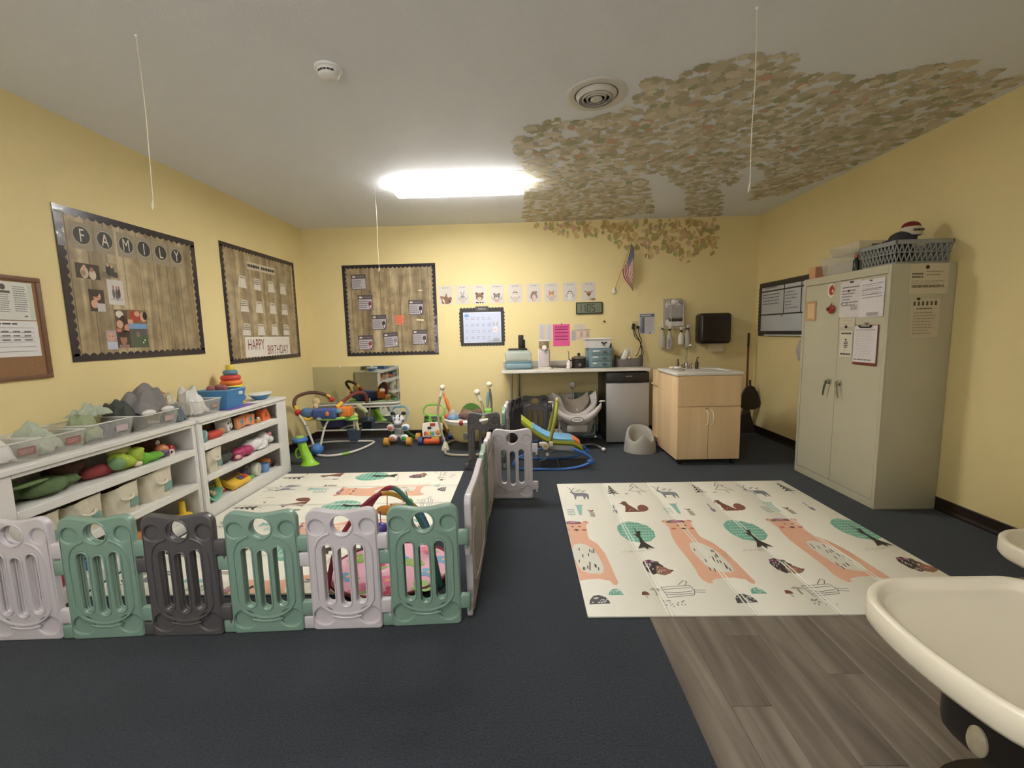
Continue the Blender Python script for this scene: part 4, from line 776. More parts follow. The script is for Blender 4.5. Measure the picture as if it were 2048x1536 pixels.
MB().tube([(-.33+.66*0+.36*math.cos(a)+.33, .3*math.sin(a), .022) for a in [2*PI*k/40 for k in range(40)]], .011, 8, True).build('binding', mat('dark_red_binding', C(116, 44, 46), .7), t)
def archbar(p0, p1, h, cols, name):
    pts = smoothpath([p0, (p0[0]*.86+p1[0]*.14, p0[1]*.86+p1[1]*.14, h*.62), (p0[0]*.5+p1[0]*.5, p0[1]*.5+p1[1]*.5, h), (p0[0]*.14+p1[0]*.86, p0[1]*.14+p1[1]*.86, h*.62), p1], 8); n = len(pts); b = max(1, n//len(cols))
    for i, c in enumerate(cols):
        sg = pts[i*b:min(n, (i+1)*b+1) if i < len(cols)-1 else n]
        if len(sg) > 1: MB().tube(sg, .014, 8).build(name, c, t)
CR = mat('crimson_fabric', C(140, 44, 60), .75); TG = mat('dark_teal_fabric', C(48, 92, 86), .75); YL = mat('mustard_fabric', C(206, 162, 70), .75); BT = mat('blue_stripe_fabric', C(84, 136, 162), .75)
archbar((-.29, -.22, .02), (.2, .26, .02), .47, [CR, CR, YL, BT], 'arch_segment'); archbar((.33, -.2, .02), (-.27, .26, .02), .5, [TG, TG, CR, BT], 'arch_segment')
for nm, c, p in (('hanging_ball', pl('violet_ball', 96, 76, 160, .3), (-.0, -.14, .33)), ('hanging_ball', pl('teal_ball', 92, 160, 168, .35), (.13, -.12, .35))):
    q = MB(); q.ell((p[0], p[1], p[2]), .035); q.cyl((p[0], p[1], p[2]+.03), (p[0], p[1], p[2]+.1), .003, n=6); q.build(nm, c, t)
q = MB(); q.ell((-.03, .04, .36), (.055, .03, .03)); q.ell((.03, .03, .375), (.03, .02, .03)); q.cyl((-.02, .04, .37), (-.01, .03, .47), .003, n=6); q.build('hanging_toy', mat('orange_toy_fabric', C(222, 150, 62), .7), t)
q = MB(); q.ell((.12, .02, .4), (.02, .05, .035)); q.cyl((.12, .02, .42), (.1, .03, .48), .003, n=6); q.build('hanging_leaf', mat('leaf_green_fabric', C(120, 178, 66), .7), t)
# ------------------------------------------------------------------ storage cabinet
CABM = mat('putty_enamel_steel', C(190, 184, 158), .42, var=.03, scale=3, bump=.04, bscale=150); SEAM = pl('seam_dark', 70, 64, 50, .7)
CX0, CX1, CY0, CY1, CH = 2.657, 3.113, 3.232, 4.201, 1.83
t = thing('storage_cabinet', 'tall putty-coloured steel storage cabinet with two doors', 'cabinet', (2.885, 3.716, 0)); q = T(-2.885, -3.716, 0)
MB(q).box(CX0+.012, CY0, 0, CX1, CY1, CH, .004, 2).build('body', CABM, t)
for (a, b, c, d, n) in ((CY0, CY0+.03, 0, CH, 'front_stile'), (CY1-.03, CY1, 0, CH, 'front_stile'), (CY0+.03, CY1-.03, CH-.062, CH, 'top_rail'), (CY0+.03, CY1-.03, 0, .06, 'bottom_rail')): MB(q).box(CX0, a, c, CX0+.0125, b, d, .002, 1).build(n, CABM, t)
CHR = pl('chrome', 190, 188, 182, .18, metal=1)
for a, b, hy, sg in ((CY0+.033, 3.722, 3.668, 1), (3.727, CY1-.033, 3.79, -1)):
    d = MB(q).box(CX0+.003, a, .064, CX0+.012, b, CH-.066, .002, 1).build('door', CABM, t)
    k = MB(q); k.box(CX0-.012, hy-.02, .9, CX0+.004, hy+.02, .945, .006); k.cyl((CX0-.03, hy, .922), (CX0-.01, hy, .922), .016, n=14); k.tube([(CX0-.03, hy, .925), (CX0-.034, hy+sg*-.012, .88), (CX0-.03, hy+sg*-.03, .80)], [.011, .009, .006], 8)
    k.build('handle', CHR, d)
CABF = frame((CX0, 0, 0), (0, -1, 0), (0, 0, 1), (-1, 0, 0)); CABS = frame((0, CY0, 0), (1, 0, 0), (0, 0, 1), (0, -1, 0))
def sheet(fr, u0, v0, u1, v1, col, name, label, cat, fn=None, rot=0, w=.0008, t=.001):
    A = Art(fr, w, rot, ((u0+u1)/2, (v0+v1)/2)); A.base(u0, v0, u1, v1, t, col)
    if fn: fn(A)
    return tag(A.build(name), label, cat)
def f1(A): A.line([(-3.7, 1.705), (-3.52, 1.705)], .006, INK); A.words(-3.7, 1.55, -3.53, 1.69, 6, GREY, .4, .5); A.rect(-3.64, 1.668, -3.62, 1.686, INK); A.rect(-3.6, 1.52, -3.53, 1.56, C(176, 170, 168)); A.oval(-3.7, 1.575, .006, .006, INK); A.oval(-3.64, 1.573, .006, .006, INK); A.rect(-3.62, 1.738, -3.58, 1.752, DK)
sheet(CABF, -3.722, 1.466, -3.508, 1.757, C(214, 207, 204), 'cabinet_paper', 'white sheet with a black heading rule held by a magnet on the cabinet door', 'paper', f1)
def f2(A):
    for v in (1.71, 1.672, 1.635, 1.612): A.line([(-3.49, v-.006), (-3.295, v)], .004, C(110, 104, 102))
    A.words(-3.49, 1.62, -3.3, 1.7, 5, C(160, 154, 152), .25); A.rect(-3.43, 1.468, -3.32, 1.495, C(170, 160, 156)); A.rect(-3.42, 1.728, -3.39, 1.74, C(110, 100, 96))
sheet(CABF, -3.506, 1.461, -3.277, 1.744, C(222, 216, 216), 'cabinet_paper', 'white ruled schedule sheet overlapping the cabinet door papers', 'paper', f2, w=.0022)
sheet(CABF, -3.712, 1.386, -3.543, 1.455, C(206, 196, 172), 'cabinet_note', 'cream note card held by a round magnet on the cabinet door', 'note', lambda A: (A.words(-3.7, 1.4, -3.56, 1.45, 2, C(190, 178, 152), .4), A.oval(-3.635, 1.39, .015, .012, C(52, 46, 42))))
def fb(A): A.words(-3.68, 1.322, -3.575, 1.348, 1, INK, .5, 1); A.words(-3.68, 1.155, -3.57, 1.18, 1, INK, .5, 1); [A.rect(-3.65+.004*abs(k-1.5), 1.22+.014*k, -3.6-.004*abs(k-1.5), 1.228+.014*k, INK) for k in range(4)]; A.oval(-3.626, 1.285, .01, .008, INK); A.line([(-3.63, 1.21), (-3.632, 1.195)], .003, INK)
sheet(CABF, -3.694, 1.144, -3.556, 1.355, C(214, 206, 184), 'bee_card', 'cream card with a striped bee drawing and lettering on the cabinet door', 'card', fb)
t = thing('clipboard', 'red-brown clipboard with a white form hung on the cabinet door', 'clipboard', (CX0, 3.42, 1.09)); q = Matrix.Translation((-CX0, -3.42, -1.09)) @ CABF
MB(q).box(-3.537, 1.09, .001, -3.303, 1.4, .006, .002, 1).build('board', pl('red_brown_hardboard', 118, 46, 32, .45), t)
A = Art(q, .0062); A.base(-3.534, 1.112, -3.31, 1.396, .001, C(220, 214, 212)); A.line([(-3.52, 1.362), (-3.33, 1.362)], .005, GREY); A.words(-3.52, 1.15, -3.33, 1.355, 16, C(186, 178, 178), .25); A.words(-3.525, 1.125, -3.34, 1.14, 1, GREY, .6, .9); A.build('form', t)
k = MB(q); k.box(-3.475, 1.378, .007, -3.37, 1.39, .016, .003); k.tube([(-3.48, 1.385, .012), (-3.478, 1.398, .014)], .006, 8); k.tube([(-3.366, 1.385, .012), (-3.368, 1.398, .014)], .006, 8); k.build('clip', pl('black_steel_clip', 40, 38, 36, .3, metal=.7), t)
MB(q).cyl((-3.42, 1.412, .0), (-3.42, 1.412, .02), .009, n=10).build('hook', CHR, t)
A = Art(CABF, .0008); A.oval(-3.831, 1.7, .046, .062, C(226, 214, 196), n=24); A.oval(-3.826, 1.7, .033, .042, C(166, 54, 42), n=20); A.oval(-3.815, 1.692, .01, .014, C(222, 200, 186)); A.line([(-3.826, 1.738), (-3.82, 1.75)], .006, C(110, 60, 40)); tag(A.build('apple_sticker'), 'oval sticker with a red apple on a cream ground on the cabinet door', 'sticker')
t = thing('apple_magnet', 'round red apple magnet below the apple sticker', 'magnet', (CX0, 3.808, 1.5)); q = Matrix.Translation((-CX0, -3.808, -1.5)) @ CABF
MB(q).ell((-3.806, 1.54, .012), (.04, .038, .012)).build('apple', pl('red_enamel', 158, 46, 36, .35), t); MB(q).box(-3.842, 1.528, .022, -3.812, 1.556, .028, .003).build('worm_window', pl('dark_brown_enamel', 80, 34, 26, .5), t); MB(q).tube([(-3.806, 1.575, .012), (-3.8, 1.59, .012)], .004, 6).build('stem', pl('stem_brown', 92, 60, 36, .6), t)
sheet(CABF, -4.15, 1.45, -4.012, 1.625, C(190, 146, 110), 'name_tag', 'cream tag with a tan border on the far cabinet door', 'tag', lambda A: A.rect(-4.128, 1.47, -4.034, 1.605, C(214, 186, 132)))
def fs1(A): A.words(2.8, 1.72, 2.88, 1.765, 2, C(112, 100, 82), .6, 1); A.words(2.9, 1.735, 3.02, 1.78, 2, C(150, 138, 112), .3); A.words(2.8, 1.65, 3.03, 1.71, 4, C(150, 138, 112), .3); A.words(2.81, 1.655, 3.03, 1.68, 1, C(130, 118, 96), .6, 1); A.oval(2.905, 1.8, .014, .014, C(50, 44, 38))
sheet(CABS, 2.787, 1.613, 3.058, 1.824, C(206, 196, 168), 'side_notice', 'landscape cream notice under a round magnet on the cabinet side', 'notice', fs1, -.012)
def fs2(A): [A.rect(2.828+.03*k, 1.53, 2.842+.03*k, 1.56, C(84, 76, 62)) for k in range(6)]; A.words(2.85, 1.5, 2.98, 1.515, 1, C(110, 100, 80), .5); A.words(2.83, 1.32, 3.0, 1.49, 8, C(160, 148, 122), .3, .6); A.oval(2.86, 1.578, .014, .01, C(50, 44, 38))
sheet(CABS, 2.808, 1.3, 3.018, 1.58, C(204, 192, 164), 'side_notice', 'portrait cream notice with a row of small figures on the cabinet side', 'notice', fs2, .008)
# things on top of the cabinet
GBAS = pl('grey_basket_plastic', 148, 150, 146, .5)
def lattice_basket(t, a, b, h, m):
    k = MB(); n = 10
    for s in (-1, 1):
        for ax in (0, 1):
            L = a if ax == 0 else b; O = b if ax == 0 else a
            for i in range(n+1):
                u = -L+2*L*i/n; d = -L+2*L*((i+1) % (n+1))/n if i < n else u
                p = lambda u_, z: ((u_*(.9+.1*z/h), s*O*(.9+.1*z/h), z) if ax == 0 else (s*O*(.9+.1*z/h), u_*(.9+.1*z/h), z))
                if i < n: k.tube([p(u, .02), p(d, h-.03)], .0045, 5); k.tube([p(d, .02), p(u, h-.03)], .0045, 5)
    k.build('lattice', m, t)
    MB().frustum(a*.9, b*.9, 0, a*.91, b*.91, .02).build('base', m, t)
    r = MB()
    for z, th in ((h-.015, .016), (h*.5, .005)):
        s_ = .9+.1*z/h
        for (x0, y0, x1, y1) in ((-a*s_, -b*s_, a*s_, -b*s_), (a*s_, -b*s_, a*s_, b*s_), (a*s_, b*s_, -a*s_, b*s_), (-a*s_, b*s_, -a*s_, -b*s_)): r.box(min(x0, x1)-.005, min(y0, y1)-.005, z-th, max(x0, x1)+.005, max(y0, y1)+.005, z+th, .003, 1)
    r.build('rim', m, t)
t = thing('laundry_basket', 'grey lattice plastic basket on top of the storage cabinet', 'basket', (2.9, 3.43, CH)); lattice_basket(t, .2, .17, .17, GBAS)
t = thing('soft_toy', 'dark soft toy with a red cap and white lettered band in the grey lattice basket', 'soft toy', (2.9, 3.44, CH+.025))
k = MB(); k.ell((-.03, .03, .1), (.12, .1, .1)); k.ell((-.01, .0, .18), (.09, .08, .06)); k.build('body', mat('dark_slate_plush', C(62, 60, 64), .9, bump=.4, bscale=80), t)
MB().ell((.03, -.02, .265), (.062, .05, .04)).build('cap', mat('red_plush', C(128, 38, 32), .85), t)
MB().lathe([(.062, .2), (.066, .215), (.064, .25), (.06, .262)], 20, m=T(.03, -.02, 0)).build('band', mat('cream_band', C(206, 196, 176), .8), t)
b_ = Art(frame((.03, -.087, .232), (1, 0, 0), (0, 0, 1), (0, -1, 0)), .001); b_.words(-.04, -.012, .04, .012, 1, INK, .7, 1); b_.build('lettering', t)
CLR = mat('clear_storage_plastic', C(222, 216, 202), .25, alpha=.3, var=.03); CLR2 = mat('clear_bin_plastic', C(236, 234, 226), .12, alpha=.16, var=.02)
t = thing('storage_box', 'clear lidded plastic storage box on the storage cabinet', 'storage box', (2.87, 3.855, CH)); MB().frustum(.15, .18, 0, .17, .2, .15, .004).build('tub', CLR, t, False); MB().box(-.175, -.205, .15, .175, .205, .165, .006).build('lid', CLR, t); MB().box(-.12, -.15, .005, .12, .15, .1, .02).build('folded_cloth', mat('pale_grey_cloth', C(190, 186, 176), .9, bump=.3), t)
t = thing('storage_box', 'open clear box stacked on the lidded box on the storage cabinet', 'storage box', (2.9, 3.87, CH+.166)); MB().frustum(.12, .16, 0, .14, .18, .085, .004).build('tub', CLR, t, False); MB().box(-.04, -.185, .03, .02, -.178, .06, .002).build('latch', pl('latch_grey', 110, 108, 106, .5), t)
t = thing('small_box', 'small peach cardboard box at the far end of the cabinet top', 'box', (2.74, 4.14, CH)); MB().frustum(.05, .04, 0, .055, .045, .1).build('carton', mat('peach_card', C(202, 150, 110), .7), t); MB().box(-.056, -.046, .1, .056, .046, .108, .002).build('lid', mat('peach_card_lid', C(216, 172, 132), .7), t)
t = thing('sun_hat', 'brown felt hat lying behind the grey basket on the cabinet', 'hat', (2.95, 3.628, CH))
t.location = (2.95, 3.628, CH); MB().lathe([(.0, .23), (.05, .228), (.085, .2), (.09, .13), (.095, .0), (.085, .0), (0, .002)], 20, m=Matrix.Diagonal((1, .2, 1, 1))).build('crown', mat('brown_felt', C(130, 104, 72), .9, bump=.3), t); MB().torus((0, 0, .1), .093, .006, sq=.22).build('hat_band', mat('dark_band', C(60, 50, 42), .8), t)
t = thing('bottle', 'dark bottle with a red cap between the basket and the clear box', 'bottle', (2.7, 3.63, CH)); MB().lathe([(.02, 0), (.022, .01), (.022, .08), (.012, .1), (.011, .11)], 14).build('body', pl('dark_green_glass', 36, 42, 34, .2), t); MB().lathe([(.013, .11), (.013, .13), (0, .131)], 12).build('cap', pl('red_cap', 176, 66, 56, .4), t)
t = thing('plastic_bag', 'crumpled white plastic bag hung on the wall behind the storage cabinet', 'bag', (XR, 4.84, 1.24)); MB(T(-.05, 0, -.1)).ell((0, 0, 0), (.045, .06, .09)).ell((.01, .02, .06), (.03, .03, .06)).ell((0, -.01, -.07), (.04, .04, .05)).build('bag', mat('thin_white_bag', C(206, 204, 200), .4, alpha=.7, bump=.8, bscale=30), t); MB().tube([(0, 0, .0), (-.04, 0, -.005), (-.045, 0, .012)], .005, 6).build('wall_hook', CHR, t)
# ------------------------------------------------------------------ counter along the back wall
LAM = mat('grey_laminate', C(186, 178, 166), .35, var=.04, scale=30); STEEL = pl('brushed_steel', 150, 148, 142, .3, metal=.8)
KT = .945
t = thing('counter', 'wall counter with a pale laminate top on steel legs', 'counter', (.68, 5.6, 0)); q = T(-.68, -5.6, 0)
MB(q).box(-.255, 5.3, KT-.038, 1.56, YB-.002, KT, .005).build('worktop', LAM, t); MB(q).box(-.252, 5.294, KT-.034, 1.558, 5.301, KT-.004, .002, 1).build('edge_band', pl('pale_edge_band', 216, 210, 196, .35), t)
struct('trim_1', MB().box(-.255, YB-.018, KT+.0005, 1.56, YB-.0005, KT+.075, .004), LAM)
MB(q).cyl((-.135, 5.36, 0), (-.135, 5.36, KT-.038), .014, n=12).build('leg', STEEL, t); MB(q).cyl((-.05, 5.82, 0), (-.05, 5.82, KT-.038), .016, n=12).build('leg', STEEL, t)
MB(q).box(-.16, 5.34, KT-.046, -.11, 5.86, KT-.038, .001, 1).build('bracket', STEEL, t)
# mini fridge
t = thing('mini_fridge', 'black mini fridge with a grey steel door under the counter', 'fridge', (1.29, 5.58, 0)); q = T(-1.29, -5.58, 0)
BLK = pl('fridge_black', 34, 30, 28, .4)
MB(q).box(1.025, 5.33, .025, 1.548, 5.86, .895, .008).build('body', BLK, t); MB(q).box(1.028, 5.285, .77, 1.546, 5.33, .893, .008).build('control_panel', BLK, t)
MB(q).box(1.026, 5.275, .03, 1.546, 5.33, .765, .008).build('door', pl('grey_steel_door', 168, 165, 160, .42, metal=.25, var=.03), t)
MB(q).box(1.15, 5.27, .768, 1.45, 5.287, .782, .004).build('door_handle', BLK, t)
for x in (1.06, 1.51): MB(q).cyl((x, 5.34, 0), (x, 5.34, .026), .018, n=10).build('foot', BLK, t)
A = Art(frame((0, 5.285, 0), (1, 0, 0), (0, 0, 1), (0, -1, 0)), .0005); A.m = q @ A.m; A.words(1.26, .84, 1.34, .855, 1, C(150, 146, 140), .7, 1); A.build('badge', t)
# sink cabinet
MAP = mat('maple_laminate', C(216, 180, 132), .42, var=.06, scale=4, bump=.02)
MAPS = grain_mat('maple_grain', C(220, 186, 140), C(228, 196, 150), C(236, 206, 162), 8, 8, .6, .42); WC = pl('white_counter', 226, 222, 212, .25)
SX0, SX1, SY0, SY1 = 1.571, 2.215, 4.39, 5.02
t = thing('sink_cabinet', 'portable maple sink cabinet with white basin top on casters', 'sink cabinet', (1.89, 4.72, 0)); q = T(-1.89, -4.72, 0)
MB(q).box(SX0, SY0+.018, .06, SX1, SY1, .935, .003).build('body', MAPS, t)
MB(q).box(SX0+.003, SY0, .618, SX1-.003, SY0+.0175, .93, .002, 1).build('drawer_front', MAPS, t)
for a, b, hx in ((SX0+.003, 1.888, 1.865), (1.892, SX1-.003, 1.918)):
    d = MB(q).box(a, SY0, .065, b, SY0+.0175, .612, .002, 1).build('door', MAPS, t)
    MB(q).tube(smoothpath([(hx, SY0+.002, .575), (hx+.006, SY0-.024, .56), (hx+.01, SY0-.03, .5), (hx+.006, SY0-.024, .44), (hx, SY0+.002, .425)], 5), .0065, 8).build('handle', pl('cream_handle', 232, 216, 184, .35), d)
MB(q).cyl((1.865, SY0-.004, .595), (1.865, SY0+.002, .595), .008, n=12).build('lock', STEEL, t)
MB(q).box(SX0+.01, SY1, .08, SX1-.02, 5.26, .93, .003).build('rear_housing', MAPS, t); MB(q).box(SX0-.012, SY1+.03, .755, SX0+.012, 5.25, .775, .002).build('side_rail', MAPS, t); MB(q).box(SX0-.012, SY1+.03, .13, SX0+.012, 5.25, .15, .002).build('side_rail', MAPS, t)
def topring(a, b, c, d, r, n=6): return rrect(a, b, c, d, r, n)
v, f = curve_solid([topring(SX0-.02, SY0-.018, SX1+.012, 5.0, .015), topring(1.94, 4.5, 2.16, 4.84, .06)], .03, .006); MB(q @ T(0, 0, .95)).add(v, f).build('basin_top', WC, t)
k = MB(q @ T(2.05, 4.67, 0)); k.lathe([(.13, .955), (.115, .95), (.1, .86), (.08, .84), (0, .838)], 28, m=Matrix.Diagonal((.85, 1.3, 1, 1))); k.build('basin', WC, t)
k = MB(q); k.lathe([(.03, .965), (.03, .985), (.022, .99), (.02, 1.03), (.012, 1.035)], 16, m=T(1.83, 4.87, 0)); k.tube(smoothpath([(1.83, 4.87, 1.03), (1.83, 4.87, 1.17), (1.838, 4.86, 1.21), (1.87, 4.83, 1.225), (1.9, 4.8, 1.2)], 6), .009, 10); k.box(1.77, 4.84, .963, 1.89, 4.9, .973, .004); k.build('faucet', CHR, t)
for x in (1.782, 1.878): MB(q).tube([(x, 4.87, .972), (x, 4.87, 1.0), (x+.012, 4.85, 1.02)], [.014, .012, .006], 10).build('tap_handle', CHR, t)
for x in (SX0+.05, SX1-.05):
    for y in (SY0+.06, SY1-.06): k = MB(q); k.cyl((x-.012, y, .028), (x+.012, y, .028), .028, n=14); k.box(x-.018, y-.02, .045, x+.018, y+.02, .062, .003); k.build('caster', pl('caster_black', 32, 28, 26, .5), t)
t = thing('soap_bottle', 'small dark pump soap bottle beside the sink faucet', 'bottle', (1.92, 4.8, .966)); MB().lathe([(.017, 0), (.019, .005), (.019, .07), (.008, .085), (.007, .1)], 14).build('body', pl('amber_dark', 58, 48, 40, .25), t); MB().tube([(0, 0, .1), (0, 0, .12), (.02, -.01, .122)], .005, 8).build('pump', BLK, t)
tag(MB(T(1.735, 4.85, .966)).tube([(0, 0, 0), (0, 0, .06), (-.004, 0, .11)], [.014, .012, .006], 10).build('brush', pl('red_brown_brush', 96, 60, 48, .5)), 'slim reddish brush standing by the faucet', 'brush')
t = thing('tray', 'white tray with crumpled paper on the sink top', 'tray', (1.66, 4.72, .966)); MB().lathe([(.09, 0), (.1, .012), (.102, .014), (.085, .005), (0, .004)], 24, m=Matrix.Diagonal((1, 1.2, 1, 1))).build('dish', WC, t)
k = MB()
for i in range(5): k.ell((-.04+.022*i, .02*math.sin(i*2), .022), (.03, .03, .014), 8, 5)
k.build('paper_towels', mat('crumpled_paper', C(222, 216, 204), .9, bump=.6, bscale=40), t)
# ------------------------------------------------------------------ on the counter
BLU = mat('clear_blue_plastic', C(176, 200, 208), .15, alpha=.4, var=.04)
t = thing('bottle_sterilizer', 'clear blue domed bottle steriliser box at the end of the counter', 'steriliser', (-.045, 5.56, KT)); MB().box(-.175, -.13, 0, .175, .13, .09, .03, 4).build('base_tub', mat('blue_plastic_base', C(136, 166, 176), .25, alpha=.7), t); MB().box(-.172, -.127, .085, .172, .127, .24, .05, 5).build('dome_lid', BLU, t); MB().box(-.176, -.131, .084, .176, .131, .096, .004, 2).build('seam_band', mat('blue_band', C(104, 138, 148), .3), t)
t = thing('black_stand', 'black upright device stand on top of the blue steriliser', 'stand', (-.045, 5.56, KT+.241)); MB().box(-.125, -.08, 0, .118, .08, .022, .01, 3).build('base_plate', BLK, t); MB().box(.004, -.03, .02, .072, .02, .19, .01, 3).build('upright', BLK, t); MB().box(.055, -.0, .02, .092, .02, .13, .006, 2).build('rear_fin', BLK, t)
t = thing('water_dispenser', 'slim white drink dispenser with a brown upper tank', 'dispenser', (.285, 5.55, KT)); k = MB(); k.box(-.075, -.075, 0, .075, .08, .018, .006); k.box(-.075, .0, 0, .075, .08, .24, .008); k.build('stand', pl('dispenser_white', 224, 216, 206, .3), t); MB().box(-.066, -.06, .02, .064, .0, .235, .012, 3).build('clear_tank', mat('milky_tank', C(206, 194, 190), .25, alpha=.9), t); MB().box(-.062, -.06, .255, .062, .07, .35, .01, 3).build('brown_tank', mat('brown_tank_plastic', C(132, 110, 84), .25), t); MB().box(-.066, -.064, .345, .066, .074, .362, .004).build('lid', pl('dispenser_white', 224, 216, 206, .3), t); k = MB(); k.cyl((0, -.06, .27), (0, -.095, .27), .028, n=16); k.cyl((0, -.08, .27), (0, -.085, .235), .012, n=10); k.build('spout', pl('dispenser_white', 224, 216, 206, .3), t)
tag(MB(T(.51, 5.6, KT)).box(-.13, -.12, .0, .13, .12, .012, .005).build('black_mat', BLK), 'black rectangular tray lying on the counter', 'tray')
t = thing('power_cord', 'white cord with a plug trailing over the counter', 'cord', (.43, 5.42, KT)); MB().tube(smoothpath([(-.06, .1, .006), (.0, .02, .006), (.05, -.05, .006), (.1, -.06, .006), (.13, -.03, .006)], 6), .0045, 6).build('cable', pl('cord_white', 226, 220, 206, .4), t); MB().box(.12, -.045, .0, .165, -.015, .02, .005).build('plug', pl('cord_white', 226, 220, 206, .4), t)
t = thing('pump_bottle', 'white pump bottle beside the slow cooker', 'bottle', (.585, 5.42, KT)); MB().lathe([(.024, 0), (.027, .006), (.027, .075), (.012, .1), (.01, .11)], 16).build('body', pl('bottle_white', 216, 210, 206, .35), t); MB().tube([(0, 0, .11), (0, 0, .2), (-.012, -.0, .225)], [.005, .005, .004], 8).build('pump_tube', pl('pump_grey', 120, 108, 92, .4), t)
t = thing('slow_cooker', 'small black slow cooker with a lid on the counter', 'slow cooker', (.72, 5.5, KT)); MB().lathe([(.078, 0), (.086, .01), (.09, .115), (.092, .12)], 28).build('pot', pl('cooker_black', 44, 38, 38, .28), t); MB().lathe([(.092, .12), (.096, .124), (.096, .13), (.09, .132)], 28).build('rim', STEEL, t); MB().lathe([(.093, .132), (.06, .148), (.02, .156), (0, .157)], 28).build('lid', mat('smoked_glass_lid', C(120, 104, 84), .15, alpha=.8), t); MB().lathe([(.01, .155), (.018, .165), (.02, .178), (.01, .19), (0, .191)], 14).build('knob', BLK, t); k = MB(); k.lathe([(.02, 0), (.018, .012), (0, .014)], 14, m=T(0, -.088, .045, rx=PI/2)); k.build('dial', pl('dial_grey', 110, 100, 94, .3), t); MB().tube([(-.11, 0, .095), (-.125, 0, .105), (-.11, 0, .115)], .008, 6).box(-.118, -.025, .09, -.088, .025, .105, .004).build('side_handle', BLK, t)
t = thing('drawer_tower', 'translucent blue three-drawer organiser on the counter', 'drawer unit', (.985, 5.56, KT)); TD = mat('translucent_blue_drawer', C(132, 154, 158), .25, alpha=.7); MB().box(-.14, -.13, 0, .14, .15, .245, .008).box(-.155, .02, .0, -.13, .15, .245, .004).build('shell', mat('blue_grey_shell', C(112, 140, 148), .35, alpha=.85), t)
for i in range(3):
    d = MB().box(-.118, -.142, .012+.076*i, .118, -.128, .082+.076*i, .004).build('drawer', TD, t); MB().box(-.1, -.148, .052+.076*i, -.01-.02*(2-i), -.141, .066+.076*i, .003).build('label_strip', pl('label_white', 232, 230, 226, .4), d); MB().box(.02, -.15, .035+.076*i, .07, -.141, .055+.076*i, .004).build('pull', mat('dark_pull', C(70, 84, 90), .3), d)
t = thing('white_basin', 'white rectangular plastic tub on top of the blue drawer unit', 'tub', (.955, 5.56, KT+.247)); MB().frustum(.135, .105, 0, .165, .13, .115, .004).build('tub', pl('tub_white', 224, 220, 214, .35), t, False); MB().tube([(-.17, -.135, .115), (.17, -.135, .115), (.17, .135, .115), (-.17, .135, .115)], .007, 8, True).build('rim', pl('tub_white', 224, 220, 214, .35), t); A = Art(frame((.06, -.121, .055), (1, 0, 0), (0, .18, .98), (0, -.98, .18)), .004); A.oval(0, 0, .03, .008, INK, -.5); A.oval(.03, .01, .025, .008, INK, .4); A.oval(-.01, .015, .02, .006, INK, .2); A.oval(.0, -.022, .018, .006, INK, -.2); A.build('leaf_motif', t)
tag(MB(T(1.15, 5.74, KT)).box(-.012, -.11, 0, .012, .11, .3, .004).build('blue_board', mat('slate_blue_board', C(104, 126, 134), .5)), 'slate blue board standing between the drawer unit and the wall', 'board')
t = thing('grey_caddy', 'grey felt caddy holding white bottles on the counter', 'caddy', (1.365, 5.58, KT))
def caddy(a, b):
    th = 2*PI*a; r = 1+.0*b; x = .17*math.copysign(abs(math.cos(th))**.6, math.cos(th)); y = .1*math.copysign(abs(math.sin(th))**.6, math.sin(th)); h = (.125+.03*math.cos(th*2+.6))*b; return (x*(1+.05*math.sin(PI*b)), y*(1+.05*math.sin(PI*b)), h)
MB().grid(caddy, 36, 6).add([caddy(i/36, .02) for i in range(36)], [tuple(range(35, -1, -1))]).build('felt_body', mat('grey_felt', C(112, 106, 100), .9, bump=.3, bscale=120), t); k = MB(); k.box(-.135, -.05, .01, -.06, .03, .19, .02, 3, m=T(0, 0, 0, ry=.35)); k.tube(smoothpath([(-.06, -.02, .17), (-.03, -.02, .215), (.02, -.02, .205), (.03, -.02, .14)], 5), .014, 8); k.build('white_bottle', pl('bottle_cream', 220, 214, 198, .35), t); MB().cyl((-.02, -.11, .115), (-.02, -.104, .115), .013, n=14).build('snap_button', pl('button_white', 226, 222, 214, .3), t)
t = thing('appliance_cords', 'black cords plugged into the wall outlet behind the grey caddy', 'cords', (1.52, YB, 1.44)); q = Matrix.Translation((-1.52, -YB, -1.44)) @ BACK
MB(q).box(1.485, 1.41, .001, 1.565, 1.52, .007, .003).build('outlet_plate', pl('outlet_ivory', 206, 190, 142, .4), t)
for u, v, e in ((1.5, 1.472, 1.6), (1.556, 1.442, 1.555), (1.492, 1.435, 1.62)):
    MB(q).box(u-.018, v-.018, .006, u+.018, v+.018, .04, .007).build('plug', BLK, t); MB(q).tube(smoothpath([(u, v-.01, .035), (u+.02, v-.12, .05), (1.58 if e > 1.58 else 1.6, 1.25, .045), (e, 1.1, .06), (e-.04, 1.06, .09)], 5), .0055, 6).build('cord', BLK, t)
